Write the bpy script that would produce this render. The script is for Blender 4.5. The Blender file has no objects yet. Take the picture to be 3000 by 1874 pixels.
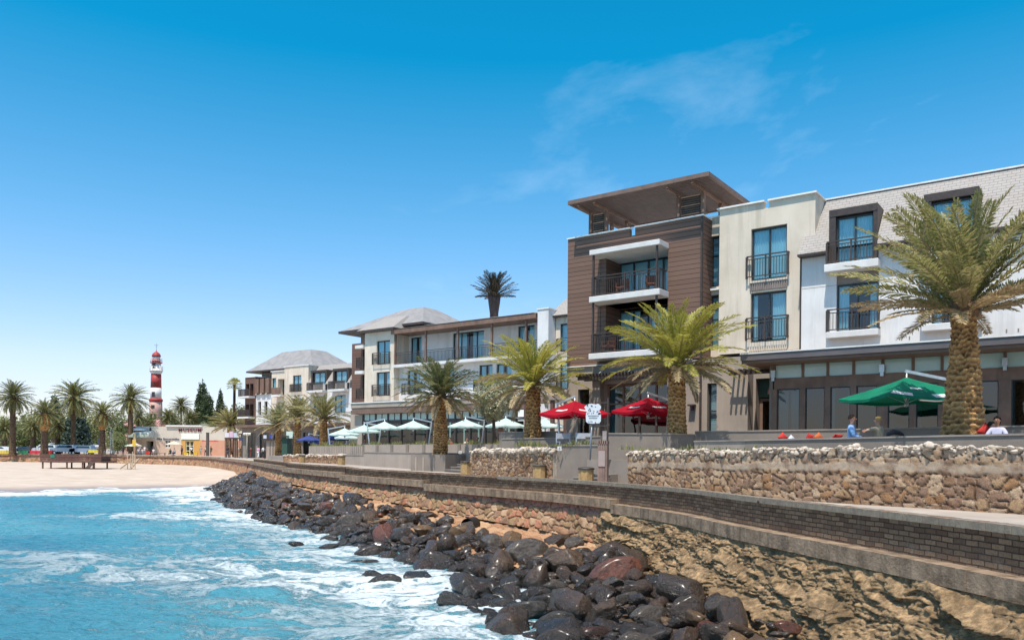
import bpy, bmesh, math, random
import numpy as np
from mathutils import Vector, Matrix, Euler
PI=math.pi
sc=bpy.context.scene
COL=sc.collection
# ---------------------------------------------------------------- camera maths (metres; camera at the origin, 3.6 m above the sea)
FPX=2340.0; HX=1500.0; HY=1329.0; ROLL=.009
_c,_s=math.cos(ROLL),math.sin(ROLL)
SEA=-3.6
def uv(px,py):
    dx=px-HX; dy=HY-py
    return (dx*_c-dy*_s)/FPX,(dy*_c+dx*_s)/FPX
def at(px,py,Y):
    u,v=uv(px,py); return (u*Y,Y,v*Y)
P0=np.array([14.0,35.8]); EX=np.array([.8073,-.5901]); EN=np.array([.5901,.8073])
def fr(s,n,z):                                   # hotel frame: s along the facade, n into the building
    return (P0[0]+s*EX[0]+n*EN[0],P0[1]+s*EX[1]+n*EN[1],z)
def hit(px,py,zf,y0=8,y1=260,n=1200):            # where the sight line through a pixel meets a surface
    u,v=uv(px,py); last=None
    for i in range(n):
        Y=y0*(y1/y0)**(i/n)
        if v*Y<=zf(u*Y,Y): return (u*Y,Y,zf(u*Y,Y))
    return (u*y1,y1,v*y1)
# ---------------------------------------------------------------- colours and materials
def lin(c):
    if isinstance(c,str):
        c=[int(c[i:i+2],16)/255 for i in (0,2,4)]
        c=[x/12.92 if x<=.04045 else ((x+.055)/1.055)**2.4 for x in c]
    return (c[0],c[1],c[2],1.0)
MATS={}
class NT:
    def __init__(s,name):
        s.m=bpy.data.materials.new(name); s.m.use_nodes=True; s.t=s.m.node_tree; s.n=s.t.nodes
        s.b=s.n['Principled BSDF']; s.out=s.n['Material Output']; s.tc=None
    def co(s,kind='Object'):
        if not s.tc: s.tc=s.n.new('ShaderNodeTexCoord')
        return s.tc.outputs[kind]
    def add(s,typ,ins=None,**kw):
        n=s.n.new(typ)
        for k,v in kw.items(): setattr(n,k,v)
        for k,v in (ins or {}).items():
            if hasattr(v,'is_linked') or isinstance(v,bpy.types.NodeSocket): s.t.links.new(v,n.inputs[k])
            else: n.inputs[k].default_value=v
        return n
    def link(s,a,b): s.t.links.new(a,b)
    def noise(s,scale,detail=4,rough=.6,vec=None,dist=0):
        return s.add('ShaderNodeTexNoise',{'Vector':vec or s.co(),'Scale':scale,'Detail':detail,'Roughness':rough,'Distortion':dist})
    def scaled(s,vec,sx,sy,sz,rot=(0,0,0)):
        return s.add('ShaderNodeMapping',{'Vector':vec,'Scale':(sx,sy,sz),'Rotation':rot}).outputs[0]
    def ramp(s,fac,stops,interp='LINEAR'):
        r=s.n.new('ShaderNodeValToRGB'); r.color_ramp.interpolation=interp
        e=r.color_ramp.elements
        while len(e)<len(stops): e.new(.5)
        for i,(p,c) in enumerate(stops):
            e[i].position=p; e[i].color=lin(c) if not isinstance(c,float) else (c,c,c,1)
        s.t.links.new(fac,r.inputs[0]); return r.outputs[0]
    def mix(s,f,a,b,mode='MIX'):
        n=s.n.new('ShaderNodeMix'); n.data_type='RGBA'; n.blend_type=mode
        for k,v in ((0,f),(6,a),(7,b)):
            if isinstance(v,bpy.types.NodeSocket): s.t.links.new(v,n.inputs[k])
            elif k==0: n.inputs[k].default_value=v
            else: n.inputs[k].default_value=lin(v)
        return n.outputs[2]
    def math(s,op,a,b=0.0,clamp=False):
        n=s.n.new('ShaderNodeMath'); n.operation=op; n.use_clamp=clamp
        for k,v in ((0,a),(1,b)):
            if isinstance(v,bpy.types.NodeSocket): s.t.links.new(v,n.inputs[k])
            else: n.inputs[k].default_value=v
        return n.outputs[0]
    def bump(s,h,strength=.3,dist=.02,normal=None):
        n=s.add('ShaderNodeBump',{'Height':h,'Strength':strength,'Distance':dist})
        if normal: s.link(normal,n.inputs['Normal'])
        return n.outputs[0]
    def set(s,**kw):
        names={'color':'Base Color','rough':'Roughness','metal':'Metallic','normal':'Normal','ior':'IOR','coat':'Coat Weight','alpha':'Alpha','spec':'Specular IOR Level','trans':'Transmission Weight','emis':'Emission Color','emis_s':'Emission Strength','sss':'Subsurface Weight','sheen':'Sheen Weight','crough':'Coat Roughness'}
        for k,v in kw.items():
            i=s.b.inputs[names[k]]
            if isinstance(v,bpy.types.NodeSocket): s.t.links.new(v,i)
            elif isinstance(v,str) or (isinstance(v,(tuple,list)) and i.type=='RGBA'): i.default_value=lin(v)
            else: i.default_value=v
        return s
def mat(key,c1,c2=None,scale=3.,rough=.8,bump=0,bscale=None,metal=0,spec=.5,detail=5,rand=0,stain=None):
    """weathered surface: two tones mixed by noise, optional fine bump, per-object variation, vertical stains"""
    if key in MATS: return MATS[key]
    k=NT(key)
    if c2 is None: c2=c1
    col=k.mix(k.ramp(k.noise(scale,detail).outputs[0],[(.35,0.),(.65,1.)]),c1,c2)
    if stain:
        v=k.scaled(k.co(),1.7,1.7,.12)
        st=k.ramp(k.noise(stain[1],6,.7,vec=v).outputs[0],[(.5,0.),(.72,1.)])
        col=k.mix(k.math('MULTIPLY',st,stain[2]),col,stain[0])
    if rand:
        oi=k.n.new('ShaderNodeObjectInfo')
        hs=k.add('ShaderNodeHueSaturation',{'Color':col,'Value':k.math('ADD',k.math('MULTIPLY',oi.outputs['Random'],rand),1-rand/2)})
        col=hs.outputs[0]
    k.set(color=col,rough=rough,metal=metal,spec=spec)
    if bump: k.set(normal=k.bump(k.noise(bscale or scale*8,6,.65).outputs[0],bump,.03))
    MATS[key]=k.m
    return k.m
# ---------------------------------------------------------------- noise in numpy
def _h(ix,iy,iz,seed=0):
    n=(ix.astype(np.int64)*374761393+iy.astype(np.int64)*668265263+iz.astype(np.int64)*2147483647+seed*974634777)&0xffffffff
    n=((n^(n>>13))*1274126177)&0xffffffff
    n=((n^(n>>16))*2246822519)&0xffffffff
    return ((n^(n>>15))&0xffffff)/float(0xffffff)
def vnoise(x,y,z=None,seed=0):
    x=np.asarray(x,float); y=np.asarray(y,float); z=np.zeros_like(x) if z is None else np.asarray(z,float)
    ix,iy,iz=np.floor(x),np.floor(y),np.floor(z); fx,fy,fz=x-ix,y-iy,z-iz
    fx=fx*fx*(3-2*fx); fy=fy*fy*(3-2*fy); fz=fz*fz*(3-2*fz)
    r=0
    for dx in (0,1):
        for dy in (0,1):
            for dz in (0,1):
                w=(fx if dx else 1-fx)*(fy if dy else 1-fy)*(fz if dz else 1-fz)
                r=r+w*_h(ix+dx,iy+dy,iz+dz,seed)
    return r*2-1
def fbm(x,y,z=None,oct=4,seed=0,gain=.5,lac=2.03,ridge=False):
    a=1; s=0; t=0
    x=np.asarray(x,float); y=np.asarray(y,float); z=np.zeros_like(x) if z is None else np.asarray(z,float)
    for o in range(oct):
        v=vnoise(x,y,z,seed+o*17)
        if ridge: v=1-2*np.abs(v)
        s=s+a*v; t+=a; a*=gain; x=x*lac+3.1; y=y*lac+1.7; z=z*lac+.9
    return s/t
def voro(u,v,seed=0,jit=.8):
    iu,iv=np.floor(u),np.floor(v); f1=np.full(u.shape,9.); f2=np.full(u.shape,9.); idv=np.zeros(u.shape)
    zz=np.zeros_like(iu)
    for dx in (-1,0,1):
        for dy in (-1,0,1):
            cx,cy=iu+dx,iv+dy
            px=cx+.5+(_h(cx,cy,zz,seed)-.5)*jit; py=cy+.5+(_h(cx,cy,zz+1,seed)-.5)*jit
            d=np.sqrt((px-u)**2+(py-v)**2); hid=_h(cx,cy,zz+2,seed)
            closer=d<f1
            f2=np.where(closer,f1,np.minimum(f2,d)); idv=np.where(closer,hid,idv); f1=np.where(closer,d,f1)
    return f1,f2,idv
def sstep(a,b,x):
    t=np.clip((x-a)/(b-a),0,1); return t*t*(3-2*t)
# ---------------------------------------------------------------- mesh building
ORG={}
def tag(o,label=None,cat=None,group=None,kind=None):
    if label: o['label']=label
    if cat: o['category']=cat
    if group: o['group']=group
    if kind: o['kind']=kind
    return o
def thing(name,label,cat,loc=(0,0,0),group=None,rz=0):
    o=bpy.data.objects.new(name,None); COL.objects.link(o); o.location=loc; o.rotation_euler=(0,0,rz)
    o.empty_display_size=.2; ORG[o]=tuple(loc); tag(o,label,cat,group); return o
def link(name,me,parent=None,origin=None):
    o=bpy.data.objects.new(name,me); COL.objects.link(o)
    if parent is not None: o.parent=parent; ORG[o]=ORG[parent]
    else:
        o.location=origin or (0,0,0); ORG[o]=tuple(origin or (0,0,0))
    return o
def npmesh(name,V,Fq,mats,parent=None,origin=None,smooth=True,midx=None,attrs=None):
    """big mesh from arrays; V world coordinates, Fq (n,4) or (n,3)"""
    org=np.array(ORG[parent] if parent is not None else (origin or (0,0,0)))
    V=np.asarray(V,float)-org; Fq=np.asarray(Fq,np.int32); n,k=Fq.shape
    me=bpy.data.meshes.new(name)
    me.vertices.add(len(V)); me.vertices.foreach_set('co',V.astype(np.float32).ravel())
    me.loops.add(n*k); me.loops.foreach_set('vertex_index',Fq.ravel())
    me.polygons.add(n); me.polygons.foreach_set('loop_start',np.arange(0,n*k,k,dtype=np.int32))
    if smooth: me.polygons.foreach_set('use_smooth',np.ones(n,bool))
    for m in (mats if isinstance(mats,(list,tuple)) else [mats]): me.materials.append(m)
    if midx is not None: me.polygons.foreach_set('material_index',np.asarray(midx,np.int32))
    me.update(calc_edges=True)
    for an,av in (attrs or {}).items():
        a=me.attributes.new(an,'FLOAT','POINT'); a.data.foreach_set('value',np.asarray(av,np.float32).ravel())
    me.validate()
    return link(name,me,parent,origin)
def gridf(nu,nv,wrap=False):
    i=np.arange(nu-1)[:,None]; j=np.arange(nv if wrap else nv-1)[None,:]
    a=i*nv+j; b=i*nv+(j+1)%nv; c=(i+1)*nv+(j+1)%nv; d=(i+1)*nv+j
    return np.stack([a,b,c,d],-1).reshape(-1,4)
class MB:
    def __init__(s,T=None): s.v=[]; s.f=[]; s.m=[]; s.sm=[]; s.T=T; s.mi=0
    def P(s,p):
        s.v.append(tuple(s.T(*p)) if s.T else tuple(p)); return len(s.v)-1
    def face(s,pts,smooth=False):
        s.f.append([s.P(p) for p in pts]); s.m.append(s.mi); s.sm.append(smooth)
    def idx(s,ix,smooth=False): s.f.append(ix); s.m.append(s.mi); s.sm.append(smooth)
    def box(s,x0,x1,y0,y1,z0,z1,bev=0):
        if bev:
            b=min(bev,(x1-x0)/3,(y1-y0)/3,(z1-z0)/3)
            return s.bbox(x0,x1,y0,y1,z0,z1,b)
        i=[s.P((x,y,z)) for z in (z0,z1) for y in (y0,y1) for x in (x0,x1)]
        for q in ((0,2,3,1),(4,5,7,6),(0,1,5,4),(2,6,7,3),(0,4,6,2),(1,3,7,5)): s.idx([i[k] for k in q])
    def bbox(s,x0,x1,y0,y1,z0,z1,b):
        def ring(z,d): return [(x0+d,y0+b,z),(x0+b,y0+d,z),(x1-b,y0+d,z),(x1-d,y0+b,z),(x1-d,y1-b,z),(x1-b,y1-d,z),(x0+b,y1-d,z),(x0+d,y1-b,z)]
        def inner(z): return [(x0+b,y0+b,z)]*2+[(x1-b,y0+b,z)]*2+[(x1-b,y1-b,z)]*2+[(x0+b,y1-b,z)]*2
        rs=[inner(z0),ring(z0+b,0),ring(z1-b,0),inner(z1)]
        ids=[[s.P(p) for p in (r if 0<k<3 else r[::2])] for k,r in enumerate(rs)]
        a,bq=ids[1],ids[2]
        for k in range(8): s.idx([a[k],a[(k+1)%8],bq[(k+1)%8],bq[k]])
        for lo,ri,fl in ((ids[0],a,1),(ids[3],bq,0)):
            for k in range(4):
                j=2*k; q=[lo[k],ri[j],ri[j+1]]; s.idx(q[::-1] if fl else q)
                q=[lo[k],ri[j+1],ri[(j+2)%8],lo[(k+1)%4]]; s.idx(q[::-1] if fl else q)
            q=list(lo); s.idx(q[::-1] if fl else q)
    def cyl(s,p0,p1,r0,r1=None,n=10,caps=True,smooth=True):
        r1=r0 if r1 is None else r1
        a=Vector(p0); b=Vector(p1); d=(b-a)
        if d.length<1e-6: return
        d.normalize(); u=d.orthogonal().normalized(); w=d.cross(u)
        A=[s.P(a+(u*math.cos(t)+w*math.sin(t))*r0) for t in [2*PI*k/n for k in range(n)]]
        B=[s.P(b+(u*math.cos(t)+w*math.sin(t))*r1) for t in [2*PI*k/n for k in range(n)]]
        for k in range(n): s.idx([A[k],A[(k+1)%n],B[(k+1)%n],B[k]],smooth)
        if caps: s.idx(A[::-1]); s.idx(B)
    def bar(s,p0,p1,w,h=None,up=(0,0,1)):
        h=w if h is None else h
        a=Vector(p0); b=Vector(p1); d=(b-a).normalized(); u=Vector(up)
        x=d.cross(u)
        if x.length<1e-4: x=d.orthogonal()
        x.normalize(); z=x.cross(d)
        A=[s.P(a+x*i*w/2+z*j*h/2) for i,j in ((-1,-1),(1,-1),(1,1),(-1,1))]
        B=[s.P(b+x*i*w/2+z*j*h/2) for i,j in ((-1,-1),(1,-1),(1,1),(-1,1))]
        for k in range(4): s.idx([A[k],A[(k+1)%4],B[(k+1)%4],B[k]])
        s.idx(A[::-1]); s.idx(B)
    def tube(s,pts,r,n=8):
        pts=[Vector(p) for p in pts]; rs=r if isinstance(r,(list,tuple)) else [r]*len(pts)
        prev=None; u=None
        for i,p in enumerate(pts):
            d=(pts[min(i+1,len(pts)-1)]-pts[max(i-1,0)]).normalized()
            u=d.orthogonal().normalized() if u is None else (u-d*u.dot(d)).normalized()
            w=d.cross(u)
            R=[s.P(p+(u*math.cos(2*PI*k/n)+w*math.sin(2*PI*k/n))*rs[i]) for k in range(n)]
            if prev:
                for k in range(n): s.idx([prev[k],prev[(k+1)%n],R[(k+1)%n],R[k]],True)
            else: s.idx(R[::-1])
            prev=R
        s.idx(prev)
    def lathe(s,cx,cy,prof,n=24,smooth=True,caps=True):
        prev=None
        for i,(r,z) in enumerate(prof):
            R=[s.P((cx+r*math.cos(2*PI*k/n),cy+r*math.sin(2*PI*k/n),z)) for k in range(n)]
            if prev:
                for k in range(n): s.idx([prev[k],prev[(k+1)%n],R[(k+1)%n],R[k]],smooth)
            elif caps: s.idx(R[::-1])
            prev=R
        if caps: s.idx(prev)
    def prism(s,poly,z0,z1):
        A=[s.P((x,y,z0)) for x,y in poly]; B=[s.P((x,y,z1)) for x,y in poly]; n=len(poly)
        for k in range(n): s.idx([A[k],A[(k+1)%n],B[(k+1)%n],B[k]])
        s.idx(A[::-1]); s.idx(B)
    def build(s,name,mats,parent=None,origin=None):
        org=Vector(ORG[parent] if parent is not None else (origin or (0,0,0)))
        me=bpy.data.meshes.new(name)
        me.from_pydata([tuple(Vector(v)-org) for v in s.v],[],s.f)
        for m in (mats if isinstance(mats,(list,tuple)) else [mats]): me.materials.append(m)
        me.polygons.foreach_set('material_index',s.m); me.polygons.foreach_set('use_smooth',s.sm); me.update()
        return link(name,me,parent,origin)
KIDS={}
def copy_tree(o,parent=None,top=None):
    c=o.copy(); COL.objects.link(c)
    if parent is not None: c.parent=parent
    ORG[c]=ORG.get(o,(0,0,0))
    for ch in o.children: copy_tree(ch,c)
    return c
def place(root,loc,rz=0,label=None,scale=1,group=None):
    root.location=loc; root.rotation_euler=(0,0,rz); root.scale=(scale,)*3
    if label: root['label']=label
    if group: root['group']=group
    return root
R_=random.Random
# ================================================================ SEA WALL LINE
WPTS=[(13,-40),(9.4,-14),(7.7,1),(6.5,10.2),(5.1,17.2),(4.5,21),(3.1,25),(1.2,28.6),(-1.4,32.2),(-5,37.5),(-9.1,43.6),(-16,56.6),(-25,78),(-34,98),(-43,116),(-54,134),(-70,146),(-96,151),(-140,152),(-300,154),(-600,160)]
def catmull(P,step=.25):
    P=[np.array(p,float) for p in P]; P=[2*P[0]-P[1]]+P+[2*P[-1]-P[-2]]; out=[]
    for i in range(1,len(P)-2):
        n=max(2,int(np.linalg.norm(P[i+1]-P[i])/step))
        for k in range(n):
            t=k/n; a,b,c,d=P[i-1],P[i],P[i+1],P[i+2]
            out.append(.5*((2*b)+(-a+c)*t+(2*a-5*b+4*c-d)*t*t+(-a+3*b-3*c+d)*t**3))
    out.append(P[-2]); return np.array(out)
WC=catmull(WPTS); _d=np.r_[0,np.cumsum(np.linalg.norm(np.diff(WC,axis=0),axis=1))]
WT=_d
_tg=np.gradient(WC,WT,axis=0); _tg/=np.linalg.norm(_tg,axis=1)[:,None]
for _ in range(6): _tg[1:-1]=(_tg[:-2]+_tg[1:-1]+_tg[2:])/3
_tg/=np.linalg.norm(_tg,axis=1)[:,None]
def wpos(t): return np.stack([np.interp(t,WT,WC[:,0]),np.interp(t,WT,WC[:,1])],-1)
def wsea(t):
    a=np.stack([-np.interp(t,WT,_tg[:,1]),np.interp(t,WT,_tg[:,0])],-1); return a/np.linalg.norm(a,axis=-1,keepdims=True)
def wat(t,o,z): p=wpos(t)+wsea(t)*o if np.ndim(t)==0 else wpos(t)+wsea(t)*np.asarray(o)[...,None]; return p
def tY(Y): k=np.searchsorted(WC[:,1],Y); return WT[min(k,len(WT)-1)]         # arc length where the wall reaches distance Y (Y<145)
def wfn(ys,zs):
    ts=[tY(y) for y in ys]; return lambda t:np.interp(t,ts,zs)
zprom=wfn([5,20,35,50,64,113,145],[-1.36,-1.3,-1.2,-1.07,-1.0,-.95,-.82])
zfoot=wfn([5,26,31,42,56,78,90,104,134,145],[-2.9,-2.75,-2.58,-2.2,-2.1,-2.3,-2.8,-2.8,-2.5,-2.5])
SEGS=[(tY(-30) if False else 2.,tY(24.5),-1.50),(tY(24.5),tY(35.3),-1.36),(tY(35.3),tY(43.6),-1.22),(tY(43.6),tY(56.5),-1.10),(tY(56.5),tY(80),-1.0),(tY(80),tY(112),-.93),(tY(112),1000.,-.84)]
def zledge(t):
    z=np.zeros_like(np.asarray(t,float))
    for a,b,zz in SEGS: z=np.where((t>=a)&(t<b),zz,z)
    return np.where(z==0,-.84,z)
zbrick=wfn([5,31,42,43.5,56,57,80],[-.88,-.88,-.84,-.78,-.78,-.72,-.72])
# ================================================================ MATERIALS OF THE SHORE
def stone_mat(name,tones,mortar,bumpk=.5,rough=.85,grime=None,wash=None):
    k=NT(name); st=k.n.new('ShaderNodeAttribute'); st.attribute_name='stone'; ed=k.n.new('ShaderNodeAttribute'); ed.attribute_name='edge'
    n=len(tones); c=k.ramp(st.outputs['Fac'],[(i/n,t) for i,t in enumerate(tones)],'CONSTANT')
    ns=k.noise(9,6,.7).outputs[0]
    c=k.mix(k.ramp(ns,[(.3,0.),(.75,.55)]),c,tones[0],'MIX')
    fine=k.noise(38,4,.7).outputs[0]
    c=k.mix(.55,c,k.ramp(fine,[(.3,'5a5048'),(.5,'b0a79b'),(.72,'f4efe4')]),'OVERLAY')
    if wash:
        w=k.n.new('ShaderNodeAttribute'); w.attribute_name='wash'
        c=k.mix(k.math('MULTIPLY',w.outputs['Fac'],k.ramp(k.noise(5,5,.7).outputs[0],[(.3,.2),(.6,1.)])),c,wash)
    if grime: c=k.mix(k.ramp(k.noise(1.1,5,.65).outputs[0],[(.5,0.),(.7,.8)]),c,grime,'MULTIPLY')
    c=k.mix(ed.outputs['Fac'],c,mortar)
    k.set(color=c,rough=rough,spec=.3,normal=k.bump(k.noise(26,8,.75).outputs[0],bumpk,.03)); MATS[name]=k.m; return k.m
M_cobble=stone_mat('cobble_stone',['a58a73','957962','b59d86','8f7463','c0aa92','a07a56','877062','ab9071'],'3d3028',.9,grime='a58c77',wash='b0a18f')
M_seastone=stone_mat('sea_wall_stone',['b39478','9a7558','b98d6e','a58a68','8e6f5e','c2a486','b57a60','98815f'],'5f4a3a',.8,grime='8f8070',wash='a8786c')
M_apron=stone_mat('apron_stone',['ae8a6c','a27c60','b89878','9e765a','bc9d7e','a88464'],'6b5140',.6)
M_white=mat('whitewashed_stone','d6cabb','9c8b79',7,.85,.5,40)
# brick parapet
def brick_mat():
    k=NT('grey_brick'); u=k.n.new('ShaderNodeAttribute'); u.attribute_name='u'; v=k.n.new('ShaderNodeAttribute'); v.attribute_name='v'
    vec=k.add('ShaderNodeCombineXYZ',{'X':u.outputs['Fac'],'Y':v.outputs['Fac'],'Z':0.0}).outputs[0]
    wob=k.noise(6,2,.5).outputs['Color']
    vec=k.mix(.006,vec,wob,'ADD')
    b=k.add('ShaderNodeTexBrick',{'Vector':vec,'Color1':lin('80604c'),'Color2':lin('bd9a79'),'Mortar':lin('4d3b2f'),'Scale':1.0,'Mortar Size':.0105,'Mortar Smooth':.3,'Bias':-.1,'Brick Width':.235,'Row Height':.0835})
    b.offset=.5
    c=k.mix(k.ramp(k.noise(2.2,5,.7).outputs[0],[(.4,0.),(.75,.35)]),b.outputs['Color'],'8c7f70')
    c=k.mix(k.ramp(k.noise(30,4,.7).outputs[0],[(.35,.5),(.7,0.)]),c,'4d443c')
    c=k.mix(k.ramp(k.noise(1.2,6,.8).outputs[0],[(.56,0.),(.66,.35)]),c,'b3a999')
    h=k.math('SUBTRACT',k.noise(40,5,.7).outputs[0],k.math('MULTIPLY',b.outputs['Fac'],1.6))
    k.set(color=c,rough=.85,spec=.3,normal=k.bump(h,.7,.02)); return k.m
M_brick=brick_mat()
M_ledge=mat('weathered_concrete','77634f','a38b73',3.5,.9,1.,16,stain=('40382f',1.5,.9))
M_conc=mat('promenade_concrete','b0a59a','9d9287',.8,.9,.3,14,stain=('978c80',.5,.3))
# ================================================================ SEA WALL
wall=thing('sea_wall','long curving sea wall of rough stone carrying a concrete ledge and grey brick parapet','sea wall',(float(wpos(tY(24))[0]),float(wpos(tY(24))[1]),-2.7))
def strip_box(mb,t0,t1,o0,o1,z0,z1,step=.5,jit=0,seed=0):
    n=max(2,int((t1-t0)/step)+1); ts=np.linspace(t0,t1,n); pa=wpos(ts); ns=wsea(ts); prev=None; r=R_(seed)
    for i in range(n):
        zz0=z0(ts[i]) if callable(z0) else z0; zz1=z1(ts[i]) if callable(z1) else z1
        j=(r.random()-.5)*jit
        pts=[(*(pa[i]+ns[i]*o0),zz0),(*(pa[i]+ns[i]*(o1+j)),zz0),(*(pa[i]+ns[i]*(o1+j)),zz1+j*.5),(*(pa[i]+ns[i]*o0),zz1)]
        ids=[mb.P(p) for p in pts]
        if prev:
            for k in range(4): mb.idx([prev[k],prev[(k+1)%4],ids[(k+1)%4],ids[k]])
        else: mb.idx(ids[::-1])
        prev=ids
    mb.idx(prev)
# brick parapet: real sheet with u,v attributes, stepped; individual soldier-course bricks on top
def parapet(name,t0,t1,seed):
    ts=np.arange(t0,t1,.12); 
    prof=[(-.26,'z0'),(-.26,0),(-.25,.01),(.0,.01),(.012,0),(.012,-.105),(.0,-.11),(0,'z0')]
    V=[];U=[];W=[]; pa=wpos(ts); ns=wsea(ts); top=zbrick(ts)+.006*vnoise(ts*6,ts*0,seed=3)
    for o,z in prof:
        zz=(zledge(ts)-.12 if z=='z0' else top+z); V.append(np.c_[pa+ns*o,zz]); U.append(ts); W.append(zz-top+(0 if o>-.1 else .3))
    V=np.stack(V,1).reshape(-1,3); U=np.stack(U,1).ravel(); W=np.stack(W,1).ravel()
    return npmesh(name,V,gridf(len(ts),len(prof)),M_brick,wall,smooth=False,attrs={'u':U,'v':W})
parapet('brick_parapet',8,tY(43.5),1); parapet('brick_parapet',tY(43.52),tY(56.4),2); parapet('brick_parapet',tY(56.45),tY(80),3)
mb=MB(); tt=12.; r=R_(4)
while tt<tY(31):                                                         # soldier bricks laid across the top
    w=.112; dz=r.uniform(-.004,.004); dd=r.uniform(-.004,.006)
    if r.random()>.02: strip_box(mb,tt,tt+w-.009,-.245,.022+dd,lambda t:zbrick(t)-.098,lambda t:zbrick(t)+.012+dz,step=w)
    tt+=w
mb.build('coping_brick',mat('coping_brick','7d7063','948775',6,.85,.6,40),wall)
mb=MB()
for a,b,zz in SEGS:
    for q in np.arange(a,b-.02,4.1) if a<tY(70) else [a]:
        e=min(q+4.1,b) if a<tY(70) else min(b,700)
        if e-q>.1: strip_box(mb,q+.006,e-.006,-.02,.31,zz-.29,zz,step=.16 if a<tY(50) else 1.5,jit=.028,seed=int(q*7))
mb.build('concrete_ledge',M_ledge,wall)
mb=MB(); strip_box(mb,tY(80.1),640,-.9,.0,-1.5,lambda t:zprom(t)+.05,step=2); mb.build('concrete_kerb',mat('pale_concrete','b9afa4','a89d91',1.5,.9,.2,20),wall)
# stone face: voronoi relief
def face_strip(t0,t1,res_t,nv,cell,amp,name,z0f,z1f,o0,o1,M,seed,par,wash=None,over=0):
    ts=np.arange(t0,t1,res_t); vs=np.linspace(0,1,nv); T,Vv=np.meshgrid(ts,vs,indexing='ij')
    ztop=z1f(T); zbot=z0f(T); Z=zbot+(ztop-zbot)*Vv
    O=o0+(o1-o0)*(1-Vv)
    uu=T/cell+.35*vnoise(T*1.3,Z*2,seed=seed+5); vv=Z/(cell*.78)+.35*vnoise(T*1.1,Z*2.2,seed=seed+6)
    f1,f2,idd=voro(uu,vv,seed); e=f2-f1
    dsp=amp*(sstep(0,.2,e)*.6+.5*(idd-.5)+.25*fbm(T*5,Z*5,seed=seed))+amp*.5*fbm(T*.8,Z*1.2,seed=seed+9)
    O=O+dsp
    p=wpos(T.ravel())+wsea(T.ravel())*O.ravel()[:,None]
    edge=1-sstep(.015,.075,e)
    at_={'stone':(idd*.999),'edge':edge*.85}
    at_['wash']=(wash(T,Vv) if wash else 0*T)
    return npmesh(name,np.c_[p,Z.ravel()],gridf(len(ts),nv),M,par,attrs=at_)
zl=lambda t:zledge(t)-.26
def washf(T,V): return sstep(.68,.8,V)*.9
face_strip(tY(22.5),tY(46),.045,42,.34,.10,'stone_face',zfoot,zl,.02,.32,M_seastone,11,wall,wash=washf)
face_strip(tY(45.9),tY(84),.09,26,.42,.10,'stone_face',zfoot,zl,.02,.30,M_seastone,12,wall,wash=washf)
face_strip(tY(83.8),430,.3,12,.8,.14,'stone_face',zfoot,zl,.02,.30,M_seastone,13,wall,wash=washf)
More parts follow.
